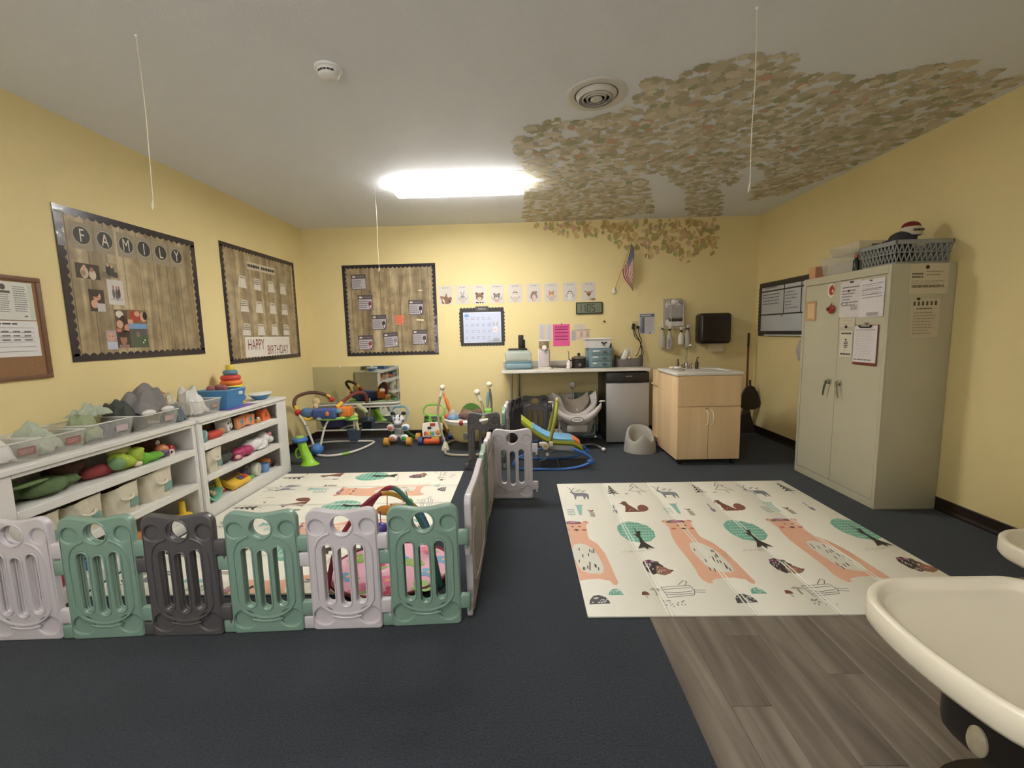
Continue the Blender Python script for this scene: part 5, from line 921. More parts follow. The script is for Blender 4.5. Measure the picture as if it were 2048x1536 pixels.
# ------------------------------------------------------------------ dispensers on the back wall
t = thing('glove_holder', 'clear wall holder stuffed with white packets above hanging spray bottles', 'wall holder', (2.02, YB, 1.43)); q = Matrix.Translation((-2.02, -YB, -1.43)) @ BACK; WCL = mat('clear_acrylic_grey', C(206, 200, 192), .2, alpha=.45); WM = pl('white_wire', 214, 206, 192, .35)
MB(q).box(1.895, 1.44, .001, 2.15, 1.805, .006, .002).build('back_plate', WCL, t); MB(q).box(1.92, 1.55, .085, 2.15, 1.72, .09, .002).box(1.92, 1.55, .006, 1.925, 1.78, .09).box(2.145, 1.55, .006, 2.15, 1.78, .09).build('clear_pocket', WCL, t)
k = MB(q)
for (u, v, a, b) in ((1.95, 1.72, .04, .06), (2.02, 1.75, .045, .045), (2.08, 1.7, .05, .05), (2.0, 1.62, .06, .05), (2.09, 1.6, .045, .04), (2.06, 1.76, .03, .03)): k.ell((u, v, .045), (a, b, .03), 10, 7)
k.build('white_packets', mat('white_packet', C(216, 208, 200), .6, bump=.7, bscale=25), t)
MB(q).box(1.925, 1.44, .006, 2.15, 1.53, .075, .006).build('glove_box', pl('white_box', 214, 208, 200, .5), t); MB(q).box(1.95, 1.505, .074, 2.125, 1.535, .079, .002).build('box_slot', pl('slot_black', 56, 48, 44, .6), t)
MB(q).tube([(1.88, 1.41, .03), (1.88, 1.42, .06), (2.22, 1.42, .06), (2.22, 1.41, .03)], .005, 6).build('hang_rail', WM, t)
k = MB(q); [k.tube([(u, 1.75, .092), (u, 1.42, .092), (u, 1.4, .06)], .004, 6) for u in (1.972, 2.135)]; k.build('wire_hook', WM, t)
def spray(u, w, zb, ht, m, trig, label):
    t = thing('spray_bottle', label, 'spray bottle', (u, YB-w, zb)); MB().lathe([(.036, 0), (.04, .01), (.04, ht*.55), (.03, ht*.78), (.014, ht*.92), (.014, ht)], 18, m=Matrix.Diagonal((1, .75, 1, 1))).build('bottle', m, t); MB().lathe([(.017, ht), (.017, ht+.022), (.012, ht+.025)], 12).build('collar', BLK, t)
    k = MB(); k.box(-.014, -.014, ht+.022, .014, .014, ht+.06, .006); k.box(-.05 if trig < 0 else -.02, -.012, ht+.04, .02 if trig < 0 else .05, .012, ht+.065, .008); k.tube([(trig*.03, 0, ht+.045), (trig*.04, 0, ht+.01)], [.006, .004], 6); k.build('trigger_head', pl('trigger_white', 220, 212, 192, .35), t); return t
SB1 = mat('frosted_bottle', C(206, 200, 180), .3, alpha=.75); SB2 = mat('white_bottle', C(220, 216, 204), .35)
spray(1.878, .045, 1.16, .24, SB1, -1, 'frosted spray bottle hanging at the outer end of the rail'); k = spray(1.966, .06, 1.14, .245, SB1, 1, 'spray bottle with a printed label hanging under the wall holder'); A = Art(frame((0, -.031, .09), (1, 0, 0), (0, 0, 1), (0, -1, 0)), .0015); A.rect(-.03, -.07, .03, .05, C(176, 166, 162)); A.words(-.026, -.06, .026, .04, 6, C(130, 120, 124), .4); A.build('label', k)
spray(2.118, .06, 1.2, .165, SB2, 1, 'short white opaque spray bottle hanging under the wall holder'); spray(2.205, .05, 1.155, .24, SB1, 1, 'frosted spray bottle hanging nearest the black towel dispenser')
t = thing('towel_dispenser', 'black paper towel dispenser with a towel hanging out', 'towel dispenser', (2.52, YB, 1.1)); q = Matrix.Translation((-2.52, -YB, -1.1)) @ BACK
MB(q).box(2.312, 1.203, .001, 2.722, 1.6, .2, .045, 5).build('housing', pl('smoky_black_plastic', 44, 38, 32, .22), t); MB(q).grid(lambda a, b: (2.455+.205*a, 1.21-.115*b, .1+.012*math.sin(3*b)+.004*math.sin(9*a)), 8, 6).build('paper_towel', mat('paper_towel_cream', C(216, 200, 162), .9), t)
# broom and dustpan in the corner
t = thing('broom', 'broom with a red-brown handle standing in the corner', 'broom', (2.98, 5.78, 0)); MB().tube([(0, 0, .3), (-.003, .0, 1.15), (-.004, 0, 1.32)], [.012, .012, .013], 10).build('handle', pl('red_brown_handle', 108, 44, 30, .4), t); MB().cyl((-.004, 0, 1.15), (-.004, 0, 1.33), .0135, n=10).build('grip', pl('grip_dark', 44, 30, 24, .6), t); MB().frustum(.13, .025, 0, .05, .02, .26).build('bristles', mat('dark_bristles', C(52, 44, 30), .9, bump=.8, bscale=150), t); MB().frustum(.055, .024, .26, .018, .018, .36).build('ferrule', pl('olive_plastic', 70, 66, 42, .5), t)
t = thing('dustpan', 'black dustpan hung on the broom handle', 'dustpan', (2.98, 5.74, 0)); k = MB(frame((0, -.02, 0), (1, 0, 0), (0, 0, 1), (0, -1, 0))); v, f = curve_solid([[(-.12, .36), (-.11, .53), (-.06, .62), (0, .655), (.05, .63), (.1, .55), (.14, .42), (.13, .36), (.06, .33), (-.06, .33)]], .03, .008); k.add(v, f, m=T(0, 0, .02)); k.build('pan', pl('dustpan_black', 36, 30, 22, .35), t); MB().tube([(.0, -.04, .64), (0, -.03, .72)], .014, 8).build('pan_handle', pl('dustpan_black', 36, 30, 22, .35), t)
# ------------------------------------------------------------------ baby swing
SG = mat('grey_swing_fabric', C(168, 160, 154), .85, bump=.25, bscale=90); SGD = mat('taupe_seat_fabric', C(118, 106, 92), .9, bump=.3, bscale=70); SWP = pl('swing_grey_plastic', 126, 122, 118, .4); WPL = pl('swing_white', 226, 220, 212, .35)
t = thing('baby_swing', 'grey baby swing with a padded seat and oval badge under the counter', 'baby swing', (.635, 5.2, 0))
def seat(a, b):
    th = PI*(a-.5)*1.02; d = b
    x = .275*math.sin(th)*(.86+.14*b); y = -.13+.3*d; z = .49+.13*(abs(math.sin(th))**1.8)-.11*(1-d)*math.cos(th)+.05*d; return (x, y, z)
MB().grid(lambda a, b: seat(a, b), 20, 8, thick=.05).build('seat_shell', SG, t); MB().grid(lambda a, b: (lambda p: (p[0]*.74, p[1]+.03, p[2]+.022+.012*math.sin(7*a)*math.sin(6*b)))(seat(.16+.68*a, .18+.8*b)), 16, 8, thick=.02).build('seat_liner', SGD, t)
def fr_(a, b): th = PI*(a-.5)*1.02; r = .29; return (r*math.sin(th), -.15-.03*math.cos(th)*math.sin(PI*b), .36+.2*(abs(math.sin(th))**2.4)+(.11)*(1-b)*(.6+.4*math.cos(th))-.055)
MB().grid(fr_, 22, 8).build('front_cushion', mat('light_grey_cushion', C(190, 182, 176), .85, bump=.2, bscale=60), t)
k = MB(frame((.0, -.185, .375), (1, 0, 0), (0, .1, 1), (0, -1, .1))); k.lathe([(.075, 0), (.075, .006), (.07, .01), (0, .011)], 28, m=Matrix.Diagonal((1, .42, 1, 1))); k.build('badge_rim', pl('badge_dark', 84, 80, 76, .4), t); A = Art(frame((0, -.197, .376), (1, 0, 0), (0, .1, 1), (0, -1, .1)), 0); A.oval(0, 0, .068, .025, C(226, 222, 216), n=24); A.words(-.045, -.008, .045, .008, 1, C(110, 106, 104), .6, 1); A.build('badge', t)
MB().frustum(.16, .12, .2, .205, .14, .36).build('motor_box', SWP, t); MB().box(-.115, -.155, .215, .125, -.118, .305, .012).build('pocket', mat('crumpled_grey_vinyl', C(176, 170, 164), .35, bump=1, bscale=22), t); MB().lathe([(.115, .2), (.1, .165), (.065, .15), (.04, .12), (.05, .03), (.09, .0)], 20).build('pedestal', SWP, t)
for sx in (-1, 1):
    MB().tube([(sx*.27, -.12, .575), (sx*.3, -.13, .585), (sx*.33, -.12, .58), (sx*.31, -.105, .575)], .008, 6).build('side_clip', WPL, t)
    MB().tube(smoothpath([(sx*.06, 0, .02), (sx*.2, -.02, .035), (sx*.27, -.1, .025), (sx*.3, -.2, .018)], 5), .013, 8).build('foot_tube', SWP, t); MB().ell((sx*.3, -.215, .022), (.026, .03, .022)).build('foot_cap', WPL, t)
    MB().tube([(sx*.215, -.1, .36), (sx*.22, -.1, .2), (sx*.225, -.1, .16)], .005, 6).build('strap_wire', STEEL, t); MB().ell((sx*.226, -.1, .15), .014).build('strap_bead', WPL, t)
k = MB(); k.tube([(-.02, .2, .52), (-.02, .2, .66), (-.02, .19, .7)], .012, 8); k.tube([(.005, .2, .52), (.005, .2, .66)], .008, 8); k.lathe([(.035, 0), (.042, .012), (.03, .03), (0, .034)], 18, m=T(-.01, .19, .745, rx=PI/2)); k.build('toy_arm', SWP, t)
# ------------------------------------------------------------------ infant rocker
t = thing('infant_rocker', 'blue and lime infant rocker with a toy bar and blue rails', 'rocker', (.32, 4.5, 0)); RB = pl('bright_blue_plastic', 66, 118, 190, .35); LM = mat('lime_fabric', C(176, 182, 60), .8, bump=.15); SB = mat('sky_blue_fabric', C(120, 172, 206), .8, var=.12, scale=30, bump=.15)
def rk(a, w): P = smoothpath([(-.34, 0, .475), (-.2, 0, .36), (-.05, 0, .27), (.08, 0, .25), (.2, 0, .235), (.29, 0, .17)], 6); i = min(len(P)-2, int(a*(len(P)-1))); f_ = a*(len(P)-1)-i; return Vector(P[i]).lerp(Vector(P[i+1]), f_)
def seatg(a, b, a0, a1, hw, lift=0):
    p = rk(a0+(a1-a0)*a, 0); s = (b-.5)*2; wid = hw*(1-.35*abs((a0+(a1-a0)*a)-.45)**1.5*1.6); return (p.x, s*wid, p.z+.05*s*s+lift)
MB().grid(lambda a, b: seatg(a, b, 0, 1, .17, 0), 22, 10, thick=.03).build('seat_rim', LM, t); MB().grid(lambda a, b: seatg(a, b, .17, .8, .145, .012), 18, 10, thick=.02).build('seat_pad', SB, t); MB().grid(lambda a, b: seatg(a, b, .8, .985, .12, .014), 8, 8, thick=.02).build('foot_panel', mat('orange_fabric', C(226, 132, 84), .8), t); MB().grid(lambda a, b: seatg(a, b, .3, .8, .12, -.06), 10, 8, thick=.05).build('under_sling', mat('pale_grey_sling', C(176, 176, 178), .85), t)
for sy in (-1, 1):
    MB().tube(smoothpath([(-.4, sy*.19, .13), (-.42, sy*.19, .06), (-.33, sy*.19, .022), (-.1, sy*.19, .012), (.12, sy*.19, .014), (.28, sy*.19, .045), (.37, sy*.19, .1), (.3, sy*.18, .17), (.18, sy*.175, .215)], 6), [.012]*19+[.013]*10+[.016]*12+[.012]*8 if 0 else .0135, 8).build('rocker_rail', RB, t)
    MB().ell((.36, sy*.19, .085), (.04, .016, .03)).build('rail_tip', RB, t); MB().tube([(-.4, sy*.19, .13), (-.25, sy*.18, .2), (-.08, sy*.175, .24)], .009, 6).build('rail_stay', RB, t)
    k = MB(); k.cyl((-.1, sy*.165, .255), (-.1, sy*.205, .255), .034, n=18); k.box(-.16, sy*.185-.012, .255, -.1, sy*.185+.012, .295, .008); k.box(-.06, sy*.185-.014, .25, -.02, sy*.185+.014, .3, .008); k.build('hinge', pl('hinge_cream', 230, 220, 200, .35), t); MB().cyl((-.1, sy*.205, .255), (-.1, sy*.211, .255), .02, n=16).build('hinge_disc', pl('hinge_tan', 206, 182, 140, .4), t)
    MB().ell((-.08, sy*.18, .165), .02).build('foot_bead', WPL, t); MB().tube([(-.08, sy*.16, .15), (-.1, sy*.16, .11), (-.16, sy*.16, .09), (-.165, sy*.16, .02)], .005, 6).build('kick_wire', STEEL, t)
MB().tube(smoothpath([(-.05, -.17, .3), (.0, -.15, .5), (.03, -.06, .64), (.035, .0, .665), (.03, .06, .64), (.0, .15, .5), (-.05, .17, .3)], 6), .019, 10).build('toy_bar', pl('olive_lime_bar', 140, 138, 50, .5), t); k = MB(); k.ell((.04, 0, .69), (.016, .016, .03)); k.build('bar_toy', pl('toy_yellow', 214, 196, 96, .5), t)
MB().cyl((.04, -.18, .03), (.04, .18, .03), .007, n=8).build('cross_wire', STEEL, t)
# ------------------------------------------------------------------ floor seat
t = thing('floor_seat', 'grey moulded foam baby floor seat', 'baby seat', (1.36, 4.98, 0)); FS = pl('warm_grey_foam', 164, 160, 148, .7, var=.03, bump=.1, bscale=80)
def fs(a, b):
    th = 2*PI*a; front = max(0, math.cos(th+PI/2)); back = max(0, -math.cos(th+PI/2)); ht = .17+.12*back**.6+.045*max(0, math.cos(2*(th+PI/2)))*front-.05*abs(math.sin(2*(th+PI/2)))*front
    rx, ry = .185, .17
    prof = [(1.0, 0), (1.0, .08), (.97, .3), (.93, .6), (.88, .88), (.82, 1.0), (.72, 1.0), (.64, .88), (.58, .6), (.5, .42), (.25, .36), (0.001, .35)]
    i = min(10, int(b*11)); f_ = b*11-i; r = prof[i][0]+(prof[i+1][0]-prof[i][0])*f_; z = prof[i][1]+(prof[i+1][1]-prof[i][1])*f_
    zz = z*ht if b < .72 else z*.19
    return (r*rx*math.cos(th), r*ry*math.sin(th), max(.001, zz))
MB().grid(fs, 44, 22).build('seat_body', FS, t); MB().ell((0, -.1, .13), (.035, .05, .07)).build('pommel', FS, t)
# ------------------------------------------------------------------ jumper in the corner
t = thing('baby_jumper', 'baby jumper with white tube legs, bright toys and a blue foot', 'baby jumper', (-2.35, 5.27, 0)); JW = pl('jumper_white_tube', 222, 216, 208, .35); JR = pl('joint_red', 196, 44, 44, .4); JB = pl('jumper_blue', 74, 124, 186, .45); JY = pl('joint_yellow', 230, 186, 70, .45); JG = mat('jumper_lime', C(150, 196, 90), .6); JBR = mat('brown_fabric_tube', C(96, 66, 54), .85, var=.3, scale=40)
MB().ell((-.12, -.26, .075), (.075, .075, .075)).build('foot_ball', JB, t); MB().frustum(.05, .05, .0, .075, .075, .16, m=T(.1, .35, .03)).build('rear_foot', pl('slate_blue_foot', 78, 92, 108, .5), t)
MB().tube(smoothpath([(-.1, -.3, .018), (.05, -.34, .018), (.2, -.27, .018), (.32, -.08, .018), (.38, .2, .018), (.34, .33, .018), (.1, .35, .018)], 6), .015, 8).build('base_tube', JW, t); MB().tube(smoothpath([(-.14, -.27, .018), (-.36, -.1, .018), (-.4, .15, .018), (-.25, .33, .018), (.1, .35, .018)], 6), .015, 8).build('base_tube', JW, t); MB().tube([(.19, -.285, .018), (.25, -.225, .018)], .019, 8).build('base_clip', JG, t)
for p0, p1, p2 in (((-.16, -.25, .12), (-.24, -.24, .36), (-.34, -.22, .52)), ((-.08, -.25, .12), (-.02, -.2, .36), (.1, -.14, .53))):
    MB().tube(smoothpath([p0, p1, p2], 6), .013, 8).build('leg_tube', JW, t); MB().ell(p2, (.034, .034, .04)).build('red_joint', JR, t); MB().cyl(p1, (p1[0]-.002, p1[1], p1[2]+.012), .0145, n=8).build('leg_collar', STEEL, t)
MB().tube(smoothpath([(.1, .35, .19), (.12, .3, .4), (.1, .25, .5)], 5), .013, 8).build('leg_tube', JW, t)
MB().tube(smoothpath([(-.34, -.22, .555), (-.385, -.2, .62), (-.38, -.12, .7), (-.28, .0, .73), (-.16, .08, .7), (-.08, .12, .63)], 6), .021, 8).build('toy_arch', JBR, t); MB().tube([(-.34, -.22, .55), (-.365, -.21, .6)], .024, 8).build('yellow_cuff', JY, t); MB().tube([(-.13, .1, .68), (-.09, .12, .645)], .024, 8).build('yellow_cuff', JY, t); MB().ell((-.07, .12, .62), (.034, .034, .03)).build('red_joint', JR, t)
MB().tube(smoothpath([(.1, -.14, .55), (.16, -.06, .63), (.26, .06, .7), (.34, .16, .68), (.34, .22, .56)], 6), .021, 8).build('toy_arch', mat('maroon_fabric_tube', C(116, 56, 44), .85, var=.2, scale=40), t); MB().tube([(.1, -.14, .56), (.145, -.08, .61)], .024, 8).build('yellow_cuff', JY, t)
MB().torus((0, 0, .43), .27, .02, sq=.75).build('seat_ring', JG, t)
k = MB(); k.grid(lambda a, b: ((.2-.05*b)*math.cos(2*PI*a), .15*math.sin(2*PI*a)*(1-.3*b), .47-.16*b), 28, 5); k.build('seat_sling', mat('navy_seat_fabric', C(52, 48, 96), .8, var=.15), t); MB().box(-.17, -.235, .435, .12, -.12, .56, .03, 4).build('toy_pillow', mat('blue_print_pillow', C(74, 92, 150), .8, var=.2, scale=30, bump=.2), t); MB().ell((.02, -.235, .5), (.024, .014, .03)).build('orange_knob', pl('orange_knob', 232, 138, 60, .45), t); A = Art(frame((-.08, -.237, .445), (1, 0, 0), (0, 0, 1), (0, -1, 0)), .001); A.oval(0, 0, .03, .014, C(226, 224, 220)); A.words(-.02, -.005, .02, .005, 1, C(80, 80, 150), .6, 1); A.build('badge', t)
MB().ell((-.25, -.17, .5), (.09, .06, .07)).build('blue_bird', mat('slate_blue_plush', C(88, 120, 154), .85), t); MB().tube([(-.3, -.21, .46), (-.22, -.22, .43), (-.17, -.2, .45)], .02, 8).build('bird_beak', JY, t); k = MB(); k.ell((-.2, -.03, .62), (.05, .02, .05)); k.ell((-.2, -.05, .56), (.03, .02, .04)); k.build('ladybird_toy', mat('spotted_cream_plush', C(222, 196, 150), .85, var=.3, scale=60), t)
MB().box(.12, -.16, .44, .26, -.02, .56, .02, 3).build('orange_toy_box', pl('orange_plastic', 226, 126, 48, .5), t); MB().ell((.14, -.18, .52), (.045, .035, .035)).build('teal_knob', pl('teal_knob', 110, 146, 150, .4), t); k = MB(); k.ell((.27, -.0, .43), (.03, .03, .03)); k.tube([(.27, 0, .41), (.28, -.02, .33), (.3, -.02, .25)], [.02, .022, .015], 8); k.build('dangling_giraffe', mat('cream_giraffe', C(216, 200, 150), .8, var=.2, scale=50), t); MB().tube([(.3, .0, .56), (.4, -.02, .5), (.42, -.03, .47)], [.03, .026, .02], 8).build('toy_snout', mat('sage_plush', C(176, 180, 140), .85), t); MB().ell((.24, -.06, .4), (.09, .06, .025)).build('green_frill', JG, t)
# ------------------------------------------------------------------ green horn-shaped stool toy
t = thing('horn_toy', 'lime green horn-shaped toy with a round blue top by the shelf', 'toy', (-2.42, 4.68, 0)); LG = pl('lime_plastic', 150, 206, 54, .35)
def horn(a, b):
    th = 2*PI*a; P = smoothpath([(-.055, 0, .25), (-.04, -.0, .17), (-.005, -.01, .09), (.03, -.02, .0)], 4); i = min(len(P)-2, int(b*(len(P)-1))); f_ = b*(len(P)-1)-i; p = Vector(P[i]).lerp(Vector(P[i+1]), f_); r = .045+.022*b+.035*max(0, b-.82)/.18
    return (p.x+r*math.cos(th), p.y+r*.8*math.sin(th), max(.001, p.z))
MB().grid(horn, 22, 12).build('horn', LG, t); MB().lathe([(.03, .24), (.075, .255), (.085, .275), (.08, .295), (.05, .305), (0, .306)], 24, m=T(-.075, 0, 0)).build('blue_top', JB, t); MB().lathe([(.05, .305), (.045, .318), (0, .322)], 20, m=T(-.075, 0, 0)).build('green_cap', JG, t); MB().tube(smoothpath([(-.06, -.02, .2), (-.115, -.02, .16), (-.11, -.02, .08), (-.05, -.02, .09)], 5), .011, 8).build('handle', LG, t)
# ------------------------------------------------------------------ zebra walker
t = thing('zebra_walker', 'white zebra push walker with orange wheels by the mirror', 'push toy', (-1.6, 5.47, 0)); ZW = pl('zebra_white', 228, 226, 222, .35); ZO = pl('wheel_amber', 206, 150, 60, .45); ZG = pl('walker_green', 58, 118, 62, .45)
for x, y in ((-.155, -.06), (.135, -.06), (-.12, .17), (.2, .17)): k = MB(); k.cyl((x-.03, y, .055), (x+.03, y, .055), .055, n=20); k.cyl((x-.034, y, .055), (x+.034, y, .055), .025, n=12); k.build('wheel', ZO, t)
for sx in (-1, 1): MB().tube([(sx*.07, .0, .2), (sx*.11, .06, .12), (sx*.15, .15, .06)], [.03, .024, .02], 8).build('rear_frame', ZG, t)
MB().box(-.06, -.045, .1, .06, .02, .26, .03, 4).build('torso', ZW, t)
for (x, z, c, nm) in ((-.095, .235, (206, 120, 110), 'paw'), (.095, .235, (84, 130, 170), 'paw'), (-.075, .1, (206, 60, 60), 'paw'), (.07, .1, (80, 160, 80), 'paw')):
    d = MB().ell((x, -.045, z), (.056, .035, .048)).build(nm, ZW, t); MB().ell((x, -.078, z), (.032, .008, .028)).build('paw_button', pl('paw_%d' % c[0], *c, .4), d)
MB().ell((0, -.03, .335), (.078, .055, .07)).build('head', ZW, t); MB().ell((0, -.075, .3), (.05, .03, .034)).build('muzzle', pl('zebra_grey', 206, 206, 210, .4), t); k = MB(); k.ell((-.03, -.085, .352), .009, 8, 6); k.ell((.03, -.085, .352), .009, 8, 6); k.build('eyes', BLK, t); k = MB()
for sx in (-1, 1): k.ell((sx*.07, -.02, .415), (.034, .016, .024)); k.box(sx*.03-.006, -.082, .375, sx*.03+.006, -.02, .402, .003); k.box(sx*.068-.012, -.07, .33, sx*.068+.008, -.03, .338, .002); k.box(sx*.07-.012, -.068, .312, sx*.07+.008, -.03, .319, .002)
for z in (.235, .25): k.box(-.05, -.05, z, .05, -.04, z+.007, .002)
k.build('black_markings', BLK, t); MB().box(-.045, -.052, .145, .045, -.042, .215, .006).build('screen', mat('grey_rattle_window', C(150, 150, 150), .2), t); MB().tube(smoothpath([(-.08, .02, .3), (-.105, .05, .42), (-.07, .06, .485), (0, .06, .49), (.07, .06, .485), (.105, .05, .42), (.08, .02, .3)], 5), .014, 8).build('handle', pl('handle_steel_blue', 122, 160, 172, .4), t)
# ------------------------------------------------------------------ piano walker
t = thing('piano_walker', 'white and green push walker with rainbow piano keys', 'push toy', (-1.17, 5.53, 0)); VG = pl('apple_green', 132, 186, 72, .4); VO = pl('walker_orange', 222, 96, 50, .4); VB = pl('walker_blue', 66, 80, 130, .45)
for x, y in ((-.155, -.09), (.145, -.09), (.185, .2), (-.1, .2)): k = MB(); k.cyl((x-.028, y, .052), (x+.028, y, .052), .052, n=20); k.build('wheel', VB if y < 0 or x > 0 else JY, t); 
MB().box(-.115, -.15, .012, .105, -.05, .085, .03, 4).build('front_bumper', VO, t); MB().box(-.06, -.13, .075, -.02, -.06, .105, .01).build('purple_roller', pl('purple_roller', 110, 70, 130, .4), t); MB().box(-.01, -.13, .075, .09, -.06, .1, .01).build('amber_roller', JY, t)
d = MB(frame((0, -.085, .1), (1, 0, 0), (0, .25, .97), (0, -.97, .25))); v, f = curve_solid([[(-.125, 0), (.11, 0), (.135, .09), (.13, .17), (.07, .19), (-.07, .19), (-.13, .17), (-.135, .09)]], .05, .012); d.add(v, f); fp = d.build('front_panel', pl('panel_cream_white', 232, 224, 208, .4), t)
fm = frame((0, -.085, .1), (1, 0, 0), (0, .25, .97), (0, -.97, .25))
for i, c in enumerate(((196, 60, 60), (226, 130, 60), (230, 196, 80), (120, 176, 80), (80, 150, 170))): MB(fm).box(-.105+.027*i, .02, .024, -.081+.027*i, .07, .034, .003).build('piano_key', pl('key_%d' % i, *c, .4), fp)
MB(fm).lathe([(.03, .024), (.034, .03), (.026, .036), (0, .036)], 20, m=T(.075, .055, 0)).build('spinner', pl('spinner_tan', 214, 150, 90, .4), fp); MB(fm).box(-.06, .1, .024, -.01, .13, .036, .006).build('phone_rest', BLK, fp); MB(fm).box(-.03, .14, .024, .04, .175, .04, .01).build('red_gear', pl('gear_red', 176, 50, 40, .4), fp)
MB().box(-.12, -.03, .26, .12, .03, .38, .03, 4).build('upper_console', VG, t); k = MB(); [k.lathe([(.022, 0), (.028, .008), (.018, .016), (0, .017)], 16, m=T(x, -.03, z, rx=PI/2)) for x, z in ((-.075, .35), (-.08, .29), (.02, .3), (.08, .33))]; k.build('dials', pl('dial_dark_green', 66, 88, 52, .45), t); MB().box(-.02, -.036, .33, .06, -.028, .36, .006).build('display', pl('display_grey', 90, 96, 100, .3), t); MB().tube(smoothpath([(-.1, .0, .36), (-.125, .03, .44), (-.08, .05, .49), (0, .05, .5), (.1, .05, .49), (.15, .03, .44), (.13, .0, .36)], 5), .013, 8).build('handle', VG, t)
for sx in (-1, 1): MB().tube([(sx*.11, 0, .27), (sx*.14, .1, .15), (sx*.165, .2, .06)], [.02, .018, .016], 8).build('rear_strut', pl('strut_amber', 206, 160, 80, .45), t)
# ------------------------------------------------------------------ activity centre
t = thing('activity_centre', 'round baby activity centre with white-ball posts and toy tray', 'activity centre', (-.68, 5.3, 0)); XB = pl('tan_tube', 176, 164, 140, .4); XC = pl('centre_cream', 232, 222, 196, .4)
for p in ((-.29, -.16), (.2, -.26), (.26, .2)):
    pass
MB().tube(smoothpath([(-.27, -.2, .03), (-.22, -.38, .02), (-.05, -.44, .018), (.18, -.42, .018), (.32, -.25, .018), (.36, .1, .018), (.2, .36, .018), (-.08, .38, .018), (-.26, .2, .02), (-.29, -.02, .03)], 5), .015, 8).build('base_tube', XB, t)
MB().lathe([(.05, 0), (.046, .03), (.03, .07), (.018, .1)], 18, m=T(-.28, -.12, 0)).build('foot', XC, t)
MB().tube(smoothpath([(-.28, -.12, .09), (-.33, -.11, .25), (-.36, -.1, .45), (-.33, -.1, .62), (-.3, -.1, .72)], 6), .014, 8).build('post', XB, t); MB().ell((-.29, -.1, .768), .035).build('post_ball', XC, t); MB().cyl((-.318, -.1, .66), (-.296, -.1, .735), .024, n=12).build('post_collar', XC, t)
MB().tube(smoothpath([(.2, -.12, .4), (.19, -.12, .55), (.14, -.12, .66)], 5), .013, 8).build('post', XB, t); MB().ell((.13, -.12, .703), .038).build('post_ball', XC, t); MB().cyl((.165, -.12, .6), (.14, -.12, .68), .024, n=12).build('post_collar', XC, t)
MB().tube(smoothpath([(.29, .0, .42), (.29, .0, .6), (.275, -.0, .73)], 5), .013, 8).build('post', pl('olive_post', 112, 108, 82, .5), t); MB().ell((.27, .0, .78), .037).build('post_ball', XC, t)
k = MB(); k.tube(smoothpath([(-.28, -.1, .7), (-.24, -.12, .6), (-.22, -.12, .5), (-.21, -.12, .45)], 5), [.012]*4+[.02]*6+[.012]*6, 8); k.build('hanging_carrot', pl('carrot_orange', 220, 124, 54, .6), t); k = MB(); k.tube([(.265, -.02, .7), (.25, -.03, .6), (.245, -.03, .5)], [.014, .024, .01], 8); k.build('blue_hanging_toy', mat('blue_print_toy', C(128, 156, 170), .7, var=.2, scale=60), t)
MB().lathe([(.2, .3), (.29, .33), (.3, .37), (.285, .385), (.2, .375), (.18, .36)], 36).build('tray', pl('tray_white', 232, 226, 216, .35), t); MB().lathe([(.17, .1), (.24, .2), (.27, .33)], 32).build('skirt', pl('skirt_cream', 226, 206, 140, .5), t)
MB().lathe([(.07, .385), (.075, .4), (.07, .42), (.05, .44)], 20, m=T(-.17, -.13, 0)).build('blue_dish', pl('dish_blue', 110, 144, 176, .4), t); MB().lathe([(.055, .43), (.045, .47), (.02, .495), (0, .5)], 18, m=T(-.17, -.13, 0)).build('clear_dome', mat('clear_dome', C(206, 204, 200), .15, alpha=.5), t); MB().ell((-.05, -.275, .36), .032).build('red_button', pl('button_red', 156, 40, 36, .4), t); MB().box(-.28, -.12, .385, -.21, -.05, .43, .012).build('red_block', pl('block_red', 214, 84, 64, .5), t); MB().box(.02, -.29, .385, .14, -.2, .4, .008).build('orange_book', pl('book_orange', 200, 130, 96, .5), t)
k = MB()
for i in range(9): a = i*2.4; k.ell((.02+.1*math.cos(a), .02+.09*math.sin(a), .41+.02*math.sin(i)), (.055, .05, .045), 10, 7)
k.build('seat_fabric', mat('leopard_fabric', C(124, 100, 84), .9, var=.55, scale=45), t); MB(frame((.02, .16, .38), (1, 0, 0), (0, 0, 1), (0, -1, 0))).prism([(.14*math.cos(PI*k/14), .15*math.sin(PI*k/14)) for k in range(15)], -.006, .006).build('green_back', pl('leaf_green', 88, 132, 56, .5), t); k = MB(); k.box(.2, -.1, .385, .3, .0, .49, .02, 3); k.ell((.25, -.08, .42), (.08, .05, .03)); k.build('frog_toy', VG, t)
